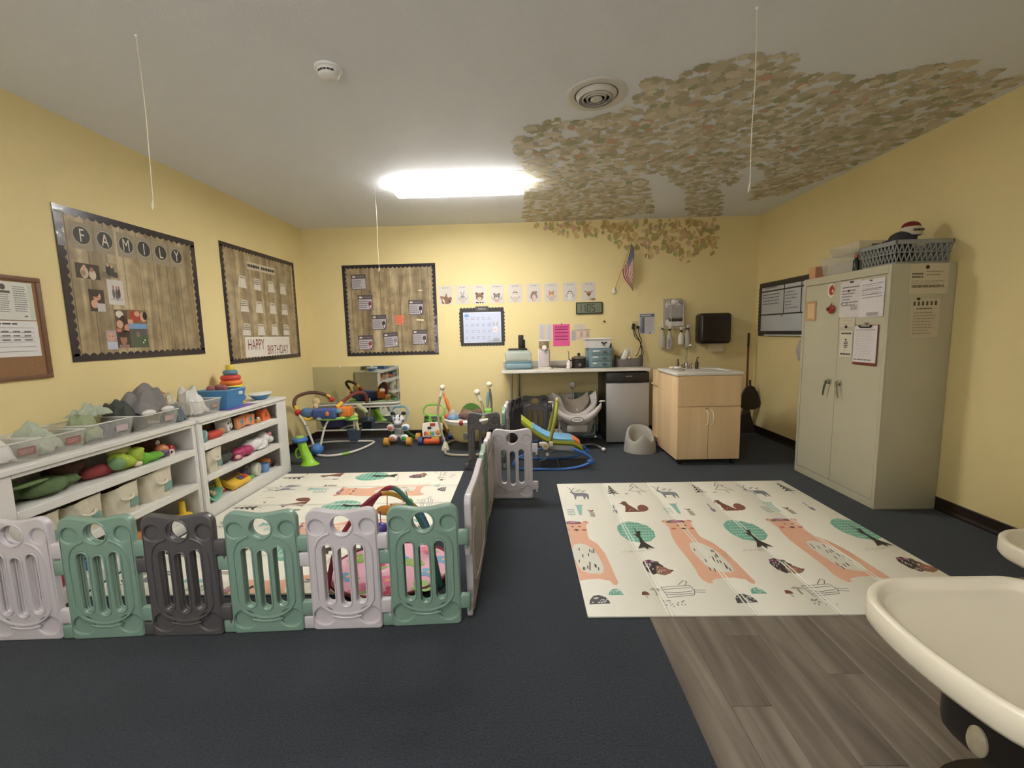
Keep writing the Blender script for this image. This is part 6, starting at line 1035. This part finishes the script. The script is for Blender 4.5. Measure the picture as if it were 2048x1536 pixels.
# ------------------------------------------------------------------ on top of the toy shelves
def heap(rx, ry, rz, seed, amp=.18, layers=3):
    rnd = random.Random(seed)
    def build(m):
        for i in range(layers):      # crumpled garments laid over one another
            a0 = rnd.uniform(-.5, .5); sc = 1-.12*i; ox, oy = rnd.uniform(-.2, .2)*rx*i/2, rnd.uniform(-.25, .25)*ry*i/2; h = rz*(.62+.19*i); p1, p2, p3 = (rnd.uniform(0, 6) for _ in range(3)); k1 = rnd.uniform(4, 7); dr = rnd.uniform(3.2, 4.6)
            def fn(u, v):
                U, V = 2*u-1, 2*v-1; d = min(1.0, max(abs(U), abs(V))**dr*.75+.25*(abs(U)**3+abs(V)**3)/2)
                z = h*(1-d)+.016*math.sin(k1*U+2.2*V+p1)*(1-d*.6)+.011*math.sin(3*U-k1*V+p2)*(1-d*.6)+.02*noise.noise(Vector((U*2.2, V*2.2, seed+i*3.3)))
                x = U*rx*sc*(1-.1*abs(V))+.008*math.sin(5*V+p3); y = V*ry*sc*(1-.1*abs(U))+.008*math.sin(5*U+p1); c, s_ = math.cos(a0*.5), math.sin(a0*.5)
                return (ox+x*c-y*s_, oy+x*s_+y*c, max(.004, z))
            m.grid(fn, 22, 22, thick=.004)
    return build
def clear_bin(x, y, lx, ly, h, label, tagcol=(150, 110, 100)):
    t = thing('clear_bin', label, 'plastic bin', (x, y, ST)); MB().frustum(lx*.43, ly*.45, 0, lx*.5, ly*.5, h, .003).build('tub', CLR2, t, False); MB().tube([(-lx/2, -ly/2, h), (lx/2, -ly/2, h), (lx/2, ly/2, h), (-lx/2, ly/2, h)], .004, 6, True).build('rim', mat('clear_rim', C(232, 230, 222), .15, alpha=.7), t)
    A = Art(frame((lx*.475, ly*.22, h*.55), (0, 1, 0), (.05, 0, 1), (1, 0, -.05)), .003); A.rect(-.04, -.02, .04, .02, C(*tagcol)); A.words(-.035, -.014, .035, .012, 3, C(206, 190, 180), .3); A.build('name_label', t); return t
def cloth(x, y, z, rx, ry, rz, seed, m, label, rot=0, amp=.18, name='folded_clothes', cat='clothes'):
    mb = MB(); heap(rx, ry, rz, seed, amp)(mb); o = mb.build(name, m, None, True, 80); o.location = (x, y, z); o.rotation_euler = (0, 0, rot); return tag(o, label, cat)
GC = mat('sage_cloth', C(150, 160, 124), .9, var=.1, bump=.35, bscale=60); GYC = mat('heather_grey_cloth', C(128, 124, 122), .9, var=.1, bump=.35, bscale=60); DGC = mat('charcoal_green_cloth', C(76, 80, 72), .9, var=.1, bump=.35, bscale=60); WHC = mat('white_cloth', C(216, 212, 204), .9, var=.1, bump=.35, bscale=60); LGC = mat('pale_green_grey_cloth', C(172, 180, 158), .9, var=.1, bump=.35, bscale=60)
clear_bin(-2.67, 2.045, .3, .24, .115, 'clear plastic bin of clothes at the open end of the shelf top'); cloth(-2.69, 2.045, ST+.01, .1, .085, .12, 1, WHC, 'pale clothes folded inside the end bin on the shelf')
clear_bin(-2.68, 2.285, .3, .24, .11, 'clear bin with a red-brown name label and green clothes on the shelf', (150, 92, 84)); cloth(-2.7, 2.285, ST+.01, .1, .082, .145, 2, LGC, 'grey-green striped clothes piled in the bin with the red-brown label')
clear_bin(-2.68, 2.575, .3, .29, .12, 'clear bin of sage green clothes on the shelf', (190, 170, 176)); cloth(-2.7, 2.53, ST+.01, .1, .09, .15, 3, GC, 'sage green clothes piled in a clear bin'); cloth(-2.66, 2.63, ST+.008, .08, .06, .07, 4, mat('slate_cloth', C(96, 96, 106), .9, bump=.4), 'slate grey garment pressed against the bin of sage clothes')
o = cloth(-2.72, 2.62, ST+.15, .07, .09, .05, 11, LGC, 'pale green garment draped over the rim of the sage clothes bin')
clear_bin(-2.67, 2.93, .3, .3, .11, 'clear bin under the heap of grey clothes on the shelf', (176, 150, 150)); cloth(-2.72, 2.84, ST+.012, .12, .11, .19, 5, DGC, 'charcoal green folded clothes beneath the grey jacket'); cloth(-2.71, 2.99, ST+.1, .11, .16, .185, 6, GYC, 'heather grey jacket heaped over the clear bin', .2, .22); cloth(-2.63, 3.16, ST+.002, .07, .07, .11, 7, mat('blue_grey_cloth', C(112, 122, 126), .9, bump=.4), 'blue-grey sleeve hanging down onto the shelf top'); 
for yy, lab in ((2.885, 'white rolled item in front of the charcoal clothes'), (3.045, 'white rounded item on the grey jacket')): tag(MB(T(-2.57, yy, ST+.115)).ell((0, 0, 0), (.03, .05, .022)).build('rolled_cloth', WHC), lab, 'cloth')
clear_bin(-2.68, 3.43, .28, .26, .12, 'clear bin of white cloths next to the blue bucket', (150, 120, 104)); cloth(-2.7, 3.42, ST+.012, .1, .1, .2, 8, WHC, 'white cloths heaped in the bin by the blue bucket', 0, .2); cloth(-2.78, 3.3, ST+.002, .08, .08, .18, 9, mat('cream_cloth', C(214, 202, 176), .9, bump=.4), 'cream cloth bundle behind the white cloths')
t = thing('wooden_ramp', 'small wooden board leaning up behind the white cloths', 'toy', (-2.82, 3.3, ST)); MB(T(0, 0, .2, rx=-.5)).box(-.006, -.12, 0, .006, .12, .012, .002).build('wood_slat', mat('light_wood', C(190, 146, 104), .5), t); MB().prism([(-.1, 0), (.1, 0), (-.08, .24)], -.004, .004, m=frame((0, 0, 0), (0, 1, 0), (0, 0, 1), (1, 0, 0))).build('side_board', mat('peach_wood', C(206, 166, 122), .5), t)
t = thing('blue_bucket', 'blue plastic handled tub on the shelf in front of the ring stacker', 'tub', (-2.65, 3.74, ST+.004)); BB = pl('tub_blue', 72, 130, 178, .4); MB().frustum(.1, .105, 0, .13, .125, .165, .004).build('tub', BB, t, False); MB().tube([(-.13, -.125, .165), (.13, -.125, .165), (.13, .125, .165), (-.13, .125, .165)], .006, 6, True).build('rim', pl('tub_blue_rim', 112, 164, 204, .35), t); MB().box(.118, .035, .11, .128, .085, .14, .003).build('grip_hole', pl('grip_pale', 206, 216, 222, .4), t)
k = MB(T(-2.66, 3.7, ST+.1)); [k.ell((.05*math.cos(i*2.1), .06*math.sin(i*2.1), .07+.012*(i % 2)), (.035, .03, .03), 8, 6) for i in range(6)]; tag(k.build('soft_blocks', mat('multicolour_fabric', C(150, 92, 96), .8, var=.6, scale=25)), 'mixed colourful soft toys filling the blue tub', 'toys')
tag(MB(T(0, 0, 0)).box(-2.6, 3.6, ST, -2.49, 3.98, ST+.003, .001, 1).build('place_mat', mat('purple_print_card', C(132, 96, 170), .5, var=.5, scale=60)), 'purple patterned card under the blue tub', 'card')
t = thing('ring_stacker', 'rainbow ring stacking toy on the shelf', 'ring stacker', (-2.74, 4.0, ST))
for i, (R, c) in enumerate(((.112, (70, 128, 186)), (.105, (132, 180, 66)), (.1, (232, 204, 58)), (.092, (232, 124, 56)), (.085, (206, 70, 58)), (.062, (96, 134, 156)))): MB().torus((0, 0, .055+.048*i), R-.028, .028, 28, 10).build('ring', pl('ring_%d' % i, *c, .35), t)
MB().lathe([(.1, .0), (.11, .012), (.08, .03), (.03, .035), (.028, .3), (.03, .31)], 22).build('base_post', pl('stacker_yellow', 230, 200, 70, .4), t); MB().lathe([(.03, .3), (.036, .31), (.036, .355), (.03, .365), (0, .366)], 18).build('top_cap', pl('stacker_yellow', 230, 200, 70, .4), t)
t = thing('toy_boat', 'blue and white plastic boat-shaped toy beside the ring stacker', 'toy', (-2.63, 4.255, ST)); MB().lathe([(.05, 0), (.08, .015), (.115, .05), (.12, .055)], 24, m=Matrix.Diagonal((.75, 1.1, 1, 1))).build('hull', BB, t); MB().lathe([(.122, .05), (.125, .06), (.115, .066), (0, .06)], 24, m=Matrix.Diagonal((.75, 1.1, 1, 1))).build('deck', pl('boat_white', 226, 228, 230, .35), t)
# ------------------------------------------------------------------ inside the shelves
def fuzz(k, sd, amp=.14):
    c = sum(k.v, Vector())/len(k.v)
    k.v = [c+(p-c)*(1+amp*noise.noise(p*22+Vector((sd*7, sd*3, 0)))+amp*.5*noise.noise(p*50+Vector((0, sd*5, sd)))) if p.z > .004 else p for p in k.v]; k.v = [Vector((p.x, p.y, max(.0005, p.z))) for p in k.v]
def plush(name, label, x, y, z, blobs, m, cat='plush toy', extra=()):
    t = thing(name, label, cat, (x, y, z)); k = MB(); [k.ell(b[:3], b[3:], 20, 13) for b in blobs]; fuzz(k, x+y); k.build('body', m, t)
    for nm, bl, mm in extra: k = MB(); [k.ell(b[:3], b[3:], 12, 8) for b in bl]; k.build(nm, mm, t)
    return t
def PLM(n, r, g, b): return mat(n, C(r, g, b), .95, var=.12, scale=30, bump=.5, bscale=90)
z1 = .5855
plush('plush_cushion', 'dark green leaf-shaped plush on the upper bay of the near shelf', -2.62, 2.2, z1, [(0, .02, .05, .09, .12, .05), (.01, .13, .045, .05, .06, .035), (-.07, -.1, .06, .08, .08, .06)], PLM('dark_green_plush', 92, 112, 72), extra=[('stem', [(.06, -.09, .1, .016, .1, .012)], PLM('green_stem_plush', 116, 140, 92))])
plush('plush_toy', 'brown fuzzy plush behind the red plush on the shelf', -2.72, 2.42, z1, [(0, 0, .07, .09, .09, .07), (.05, .03, .1, .05, .05, .04)], PLM('brown_plush', 96, 70, 58))
plush('plush_toy', 'dull red plush lying on the shelf beside the green plush', -2.62, 2.53, z1, [(0, 0, .038, .06, .1, .038), (0, .08, .03, .04, .05, .03)], PLM('dull_red_plush', 146, 62, 62))
plush('plush_bear', 'lime and yellow plush bear slumped on the shelf', -2.6, 2.68, z1, [(0, 0, .05, .07, .08, .05), (.02, -.05, .075, .05, .05, .05), (.03, .06, .08, .05, .05, .05)], PLM('lime_plush', 168, 190, 70), extra=[('head', [(-.02, .0, .125, .055, .075, .038)], PLM('pale_yellow_plush', 198, 190, 120)), ('arms', [(.05, -.09, .06, .05, .04, .04)], PLM('mint_plush', 120, 152, 104)), ('muzzle', [(.05, .05, .02, .025, .03, .018)], PLM('cream_plush', 226, 206, 186))])
plush('plush_snake', 'bright green plush lying in front of the dark red toy', -2.57, 2.86, z1, [(0, 0, .03, .05, .1, .03), (0, -.07, .04, .05, .06, .04)], PLM('bright_green_plush', 112, 176, 60))
plush('plush_toy', 'dark maroon plush at the back of the upper bay', -2.7, 2.92, z1, [(0, 0, .075, .08, .1, .075), (.05, .04, .08, .05, .06, .05)], PLM('maroon_plush', 84, 42, 36), extra=[('tag', [(.09, .05, .1, .006, .02, .02)], PLM('white_tag', 214, 208, 204))])
t = thing('rattle_ball', 'small orange and purple toy ball with a red bulb on the shelf', 'toy', (-2.585, 2.985, z1)); MB().ell((0, -.02, .045), (.045, .045, .045)).build('ball', pl('ball_orange', 206, 130, 88, .45), t); MB().ell((.02, -.03, .03), (.035, .04, .03)).build('purple_half', pl('ball_purple', 100, 80, 110, .45), t); MB().ell((-.0, .055, .035), (.03, .035, .035)).build('red_bulb', pl('bulb_red', 156, 36, 40, .25), t); MB().torus((.03, .03, .018), .018, .007, axis='x').build('ring', WPL, t)
CAN = mat('cream_canvas', C(214, 206, 184), .9, var=.05, bump=.35, bscale=35)
def canvas_bin(x, y, z, ly, h, label, tilt=0):
    t = thing('canvas_bin', label, 'fabric bin', (x, y, z), tilt)
    def fn(a, b):
        th = 2*PI*a; c, s = math.cos(th), math.sin(th); r = .9+.1*b; q = .55
        return (.13*r*math.copysign(abs(c)**q, c)+.004*math.sin(9*th+5*b), ly/2*r*math.copysign(abs(s)**q, s), h*b*(1+.06*math.sin(2*th+1)*b))
    MB().grid(fn, 40, 8).add([fn(i/40, .01) for i in range(40)], [tuple(range(39, -1, -1))]).build('bag', CAN, t, True, 60); k = MB(); k.box(.12, ly*.05, h*.2, .1285, ly*.3, h*.5, .002); k.build('teal_tag', mat('teal_tag', C(124, 160, 148), .7), t); MB().tube(smoothpath([(.128, -ly*.22, h*.62), (.142, -ly*.12, h*.55), (.142, ly*.05, h*.55), (.128, ly*.15, h*.62)], 4), .008, 6).build('rope_handle', CAN, t)
    return t
z2 = .3185
canvas_bin(-2.645, 2.115, z2, .235, .185, 'cream canvas bin at the near end of the middle bay'); canvas_bin(-2.645, 2.355, z2, .23, .19, 'plain cream canvas bin second along the middle bay'); canvas_bin(-2.645, 2.6, z2, .24, .185, 'slouching cream canvas bin with dark contents in the middle bay'); canvas_bin(-2.645, 2.87, z2, .25, .2, 'cream canvas bin with a teal tag nearest the shelf divider')
tag(MB(T(-2.65, 2.6, z2+.12)).ell((0, 0, 0), (.1, .09, .055)).build('dark_cloth', mat('plum_cloth', C(74, 44, 44), .9)), 'plum cloth showing in the slouching canvas bin', 'cloth')
z3 = .0805
t = thing('stacking_base', 'yellow peg-shaped stacking base on the bottom shelf', 'toy', (-2.58, 3.08, z3)); YP = pl('peg_yellow', 226, 188, 50, .4); MB().lathe([(.06, 0), (.065, .01), (.055, .025), (.024, .035), (.02, .12), (.016, .13), (0, .131)], 20).build('peg', YP, t)
for x, y, c, n, lab in ((-2.62, 2.9, (120, 110, 50), 'olive_toy', 'olive green toy block on the bottom shelf'), (-2.6, 2.65, (196, 120, 60), 'orange_toy', 'orange toy on the bottom shelf'), (-2.62, 2.35, (60, 84, 140), 'blue_toy', 'blue toy on the bottom shelf'), (-2.58, 2.12, (150, 40, 46), 'red_toy', 'dark red toy on the bottom shelf')):
    t = thing(n, lab, 'toy', (x, y, z3)); MB().box(-.06, -.07, 0, .06, .07, .07, .02, 3).build('block', pl(n+'_plastic', *c, .45), t); MB().ell((0, 0, .08), (.04, .04, .03)).build('knob', pl(n+'_knob', min(255, c[0]+40), min(255, c[1]+40), c[2], .45), t)
# far unit, top bay
za = .6055
t = thing('drum_toy', 'teal cylinder toy at the end of the top bay', 'toy', (-2.55, 3.3, za)); MB().lathe([(.04, 0), (.046, .01), (.046, .08), (.04, .09), (0, .091)], 20).build('drum', pl('drum_teal', 116, 158, 160, .5), t); MB().tube([(.046*math.cos(a), .046*math.sin(a), .045+.035*math.sin(4*a)) for a in [2*PI*i/24 for i in range(24)]], .003, 6, True).build('lacing', pl('lace_pale', 206, 210, 200, .5), t)
plush('plush_toy', 'dusty pink plush behind the red toy in the top bay', -2.72, 3.4, za, [(0, 0, .05, .06, .05, .05), (.03, .03, .08, .03, .03, .03)], PLM('dusty_pink_plush', 176, 96, 104))
t = thing('fabric_block', 'red and orange soft block in the top bay', 'toy', (-2.56, 3.42, za)); MB().box(-.05, -.07, 0, .05, .09, .055, .02, 3).build('block', mat('red_orange_fabric', C(196, 74, 62), .85, var=.2, scale=25), t); MB().ell((.01, .1, .035), (.04, .05, .03)).build('tan_end', mat('tan_fabric', C(176, 128, 80), .85), t)
t = thing('cow_cube', 'black and white soft cube with spots tilted in the top bay', 'toy', (-2.6, 3.645, za+.02)); q = T(0, 0, .045, rx=.3, rz=.2); MB(q).box(-.05, -.05, -.05, .05, .05, .05, .012, 3).build('cube', mat('white_felt', C(226, 224, 220), .85), t); A = Art(q @ frame((.0505, 0, 0), (0, 1, 0), (0, 0, 1), (1, 0, 0)), .0008); A.oval(.02, .015, .012, .012, DK); A.oval(-.025, .025, .014, .01, DK); A.poly([(-.03, -.03), (.0, -.035), (-.012, -.008)], DK); A.build('spots', t); MB(q).box(-.045, .048, -.04, .045, .062, .045, .006).build('grey_side', mat('dark_grey_felt', C(78, 78, 74), .9), t)
for y, a, lab in ((3.8, .12, 'orange soft book with a blue patch standing in the top bay'), (3.93, -.15, 'orange soft book leaning on its neighbour by the phone toy')):
    t = thing('soft_book', lab, 'soft book', (-2.56, y, za)); q = T(0, 0, .058, rx=a); MB(q).box(-.018, -.062, -.05, .018, .062, .05, .008, 3).build('pages', mat('orange_felt', C(222, 148, 100), .85, bump=.2), t); A = Art(q @ frame((.0185, 0, 0), (0, 1, 0), (0, 0, 1), (1, 0, 0)), .0008); [A.oval(.018*math.cos(i*1.05), .018*math.sin(i*1.05), .014, .007, C(124, 160, 168), i*1.05) for i in range(6)]; A.oval(0, 0, .009, .009, C(70, 110, 126)); A.build('patch', t)
t = thing('wood_block', 'tan wooden toy block between the soft book and the phone', 'toy', (-2.56, 4.045, za)); MB().box(-.03, -.035, 0, .03, .035, .035, .01, 3).build('block', mat('tan_wood', C(196, 142, 84), .5), t); MB().ell((.01, .01, .042), (.015, .015, .012)).build('knob', WPL, t)
t = thing('toy_phone', 'orange plastic toy with a clear dome in the top bay corner', 'toy', (-2.57, 4.17, za)); MB(frame((0, 0, 0), (0, 1, 0), (0, 0, 1), (1, 0, 0))).prism([(-.06, 0), (.07, 0), (.06, .05), (.02, .11), (-.03, .115), (-.065, .07)], -.03, .03).build('shell', pl('phone_orange', 226, 106, 56, .4), t); MB().box(.028, -.015, .035, .035, .025, .075, .004).build('window', pl('phone_window', 150, 96, 40, .4), t); MB().tube([(0, -.02, .115), (0, .03, .115), (0, .065, .055)], .012, 8).build('clear_edge', mat('clear_edge_plastic', C(214, 200, 196), .15, alpha=.6), t)
plush('plush_toy', 'olive plush pushed to the back of the top bay', -2.74, 3.6, za, [(0, 0, .06, .06, .1, .06)], PLM('olive_plush', 96, 84, 52)); plush('plush_toy', 'dark grey plush at the back of the top bay behind the soft books', -2.74, 3.92, za, [(0, 0, .06, .06, .13, .06), (.05, .06, .07, .03, .03, .04)], PLM('dark_grey_plush', 80, 76, 72))
# far unit, middle bay
zb = .3455
canvas_bin(-2.62, 3.375, zb, .2, .185, 'peaked cream canvas bin alone in the middle bay of the narrow shelf'); plush('plush_toy', 'dark grey-green plush beside the peaked canvas bin', -2.6, 3.57, zb, [(0, 0, .045, .06, .07, .045), (.02, .05, .05, .04, .04, .04)], PLM('grey_green_plush', 78, 80, 72))
plush('plush_toy', 'magenta shiny plush in the middle bay', -2.57, 3.77, zb, [(0, 0, .045, .06, .1, .045), (.03, .06, .05, .05, .06, .045), (.04, -.08, .02, .03, .05, .02)], mat('magenta_satin', C(170, 56, 98), .4, var=.2, bump=.5, bscale=30), extra=[('cream_paw', [(.05, -.1, .03, .025, .03, .02)], PLM('cream_paw_plush', 206, 166, 156))])
plush('polar_bear', 'white plush bear lying in the middle bay with a pink striped bow', -2.58, 4.0, zb, [(0, 0, .06, .07, .14, .058), (.03, .08, .04, .05, .06, .04), (.04, .02, .02, .03, .05, .02)], PLM('white_plush', 222, 218, 216), extra=[('head', [(.0, .15, .085, .06, .065, .06), (.03, .21, .06, .035, .04, .035)], PLM('white_plush_head', 218, 216, 210)), ('bow', [(.045, .19, .115, .012, .03, .022)], PLM('pink_stripe', 214, 130, 140)), ('paw', [(.05, .06, .025, .03, .04, .022)], PLM('white_paw', 228, 224, 222))])
# far unit, bottom bay
zc = .1055
t = thing('scoop_toy', 'mint green curved toy tray with beads on the bottom shelf', 'toy', (-2.56, 3.34, zc)); MB().grid(lambda a, b: (.06*(b-.5)*2, .085*(a-.5)*2, .015+.07*((a-.5)*2)**2), 16, 5, thick=.014).build('scoop', pl('mint_plastic', 132, 196, 166, .4), t); k = MB(); [k.ell((.03*math.cos(i*2.3), .04*math.sin(i*2.3), .055+.012*(i % 3)), .016, 8, 6) for i in range(9)]; k.build('beads', mat('mixed_beads', C(176, 160, 130), .4, var=.6, scale=60), t)
t = thing('yellow_wheel_toy', 'yellow curved toy with a red knob leaning on the bottom shelf', 'toy', (-2.6, 3.45, zc)); MB().tube(smoothpath([(0, -.04, .16), (0, .02, .17), (.01, .04, .1), (.02, .05, .02)], 5), .02, 8).build('arch', pl('arch_yellow', 222, 196, 60, .4), t); MB().ell((.03, .055, .03), .022).build('red_knob', pl('knob_red', 186, 70, 50, .4), t); MB().box(-.05, -.06, 0, .0, .04, .1, .02, 3).build('green_body', pl('olive_green_body', 112, 140, 70, .5), t)
t = thing('toy_keyboard', 'yellow toy keyboard with red and purple keys on the bottom shelf', 'toy', (-2.57, 3.68, zc)); q = T(0, 0, .05, ry=.35); MB(q).box(-.075, -.125, -.03, .075, .125, .03, .025, 4).build('case', pl('keyboard_yellow', 228, 186, 60, .4), t); MB(q).box(.0, -.01, .028, .05, .05, .038, .004).build('purple_keys', pl('keys_purple', 84, 70, 100, .4), t); MB(q).box(.0, .055, .028, .05, .105, .04, .01).build('red_keys', pl('keys_red', 204, 84, 50, .4), t); MB(q).box(-.06, -.1, .026, -.015, .08, .035, .006).build('brown_grille', pl('grille_brown', 130, 100, 60, .5), t)
t = thing('green_car', 'green and navy toy car on the bottom shelf', 'toy', (-2.58, 3.85, zc)); MB().box(-.04, -.06, .0, .04, .06, .035, .012, 3).build('chassis', pl('car_green', 92, 178, 96, .4), t); MB().ell((-.01, -.02, .07), (.045, .05, .045)).build('navy_dome', pl('navy_dome', 66, 66, 96, .4), t); MB().ell((-.03, .045, .08), (.04, .035, .05)).build('clear_globe', mat('smoky_globe', C(150, 138, 124), .2, alpha=.7), t)
t = thing('white_drum', 'round white toy drum on its edge on the bottom shelf', 'toy', (-2.57, 3.98, zc)); MB(T(0, 0, .062, ry=PI/2, rz=.25)).lathe([(.056, -.03), (.062, -.022), (.062, .022), (.056, .03), (0, .03)], 28).build('drum', pl('drum_white', 224, 220, 208, .4), t); MB(T(0, 0, .062, ry=PI/2, rz=.25)).lathe([(.05, .031), (.048, .034), (0, .034)], 24).build('drum_skin', pl('drum_cream', 206, 198, 172, .5), t)
t = thing('blue_cup', 'blue toy cup beside the white drum on the bottom shelf', 'toy', (-2.55, 4.088, zc)); MB().lathe([(.03, 0), (.034, .005), (.045, .085), (.041, .086), (.03, .01), (0, .01)], 22).build('cup', pl('cup_blue', 106, 150, 204, .4), t); MB().torus((.0, .05, .045), .02, .006, axis='x').build('handle', pl('cup_blue', 106, 150, 204, .4), t)
t = thing('orange_car', 'orange and brown rounded toy vehicle in the bottom bay corner', 'toy', (-2.62, 4.2, zc)); MB().ell((0, 0, .075), (.06, .066, .035)).build('roof', pl('roof_orange', 222, 138, 70, .4), t); MB().box(-.05, -.06, .015, .05, .065, .07, .02, 3).build('body', pl('body_rust', 150, 66, 40, .45), t); k = MB(); [k.cyl((x, y, .02), (x+.012, y, .02), .02, n=14) for x in (-.06, .05) for y in (-.04, .05)]; k.build('wheels', BLK, t)
# ------------------------------------------------------------------ high chairs by the vinyl floor
HT = pl('high_chair_cream', 236, 227, 204, .32, var=.02, bump=.03, bscale=200); HB = pl('high_chair_black', 26, 20, 18, .5)
def high_chair(x, y, rz, zt, label):
    # local: the tray's front edge faces -x, the seat stands behind it at +x on a pedestal
    t = thing('high_chair', label, 'high chair', (x, y, 0), rz); L, D = .44, .5
    def ring(s, z):   # s = inset; convex front edge with big rounded corners
        out = []; r = .12-s*.6; a, b = D/2-s, L/2-s
        for cx, cy, a0 in ((-b+r, a-r, PI/2), (-b+r, -a+r, PI), (b-r*.6, -a+r*.6, 1.5*PI), (b-r*.6, a-r*.6, 0)):
            rr = r if cx < 0 else r*.6
            for k in range(9): g = a0+PI/2*k/8; out.append((cx+rr*math.cos(g), cy+rr*math.sin(g)))
            if a0 == PI/2: out += [(-b, (a-r)*(1-k/6)) for k in range(1, 12)]
        return [(px-(.05*(1-(py/a)**2) if px < 0 else 0), py, z) for px, py in out]
    prof = [(.03, zt-.066), (.008, zt-.062), (.0, zt-.05), (.0, zt-.006), (.004, zt), (.012, zt+.002), (.02, zt-.002), (.026, zt-.018), (.034, zt-.022)]
    rings = [ring(s, z) for s, z in prof]; n = len(rings[0]); m = MB(); v = [p for r in rings for p in r]; f = []
    for i in range(len(rings)-1):
        for k in range(n): f.append((i*n+k, i*n+(k+1) % n, (i+1)*n+(k+1) % n, (i+1)*n+k))
    f.append(tuple(range(n-1, -1, -1))); f.append(tuple(range((len(rings)-1)*n, len(rings)*n))); m.add(v, f); m.build('tray', HT, t, True, 60)
    zs = zt-.25
    for sy in (-1, 1): MB().box(.0, sy*.19-.02, zt-.1, .5, sy*.19+.02, zt-.067, .01).build('armrest', HB, t)
    MB().box(.16, -.18, zs, .52, .18, zs+.045, .02, 3).build('seat', HB, t); MB().box(.49, -.18, zs+.045, .54, .18, zt+.22, .03, 4).build('backrest', HB, t)
    MB().box(-.05, -.19, zt-.36, .2, .19, zt-.068, .05, 4).build('front_shell', HB, t)
    MB().box(-.06, -.15, zs-.26, .16, .15, zs-.235, .01, 2).build('footrest', HB, t); MB().box(.13, -.13, zs-.235, .165, .13, zs+.01, .01, 2).build('calf_panel', HB, t)
    MB().lathe([(.3, 0), (.31, .012), (.3, .04), (.1, .06), (.06, .1), (.05, zs-.02), (.09, zs)], 36, m=T(.33, .12, 0)).build('pedestal', HB, t)
    for sy in (-1, 1): MB().box(.2, sy*.185-.01, zs+.04, .5, sy*.185+.01, zt-.098, .008).build('side_panel', HB, t)
    MB(frame((.03, .192, zt-.2), (1, 0, 0), (0, 0, 1), (0, 1, 0))).lathe([(.03, -.01), (.032, .004), (.024, .012), (0, .013)], 18, m=Matrix.Diagonal((.6, 1, 1, 1))).build('adjust_button', pl('button_beige', 176, 166, 140, .45), t)
    MB(frame((-.051, .07, zt-.29), (0, -1, 0), (0, 0, 1), (-1, 0, 0))).lathe([(.034, -.01), (.036, .004), (.026, .012), (0, .013)], 18, m=Matrix.Diagonal((.6, 1, 1, 1))).build('adjust_button', pl('button_beige', 176, 166, 140, .45), t)
    return t
high_chair(1.06, .828, 0, .755, 'high chair with a large cream tray standing on the vinyl planks'); high_chair(2.01, 1.41, .05, .6, 'lower high chair with a pale tray near the wall baseboard')
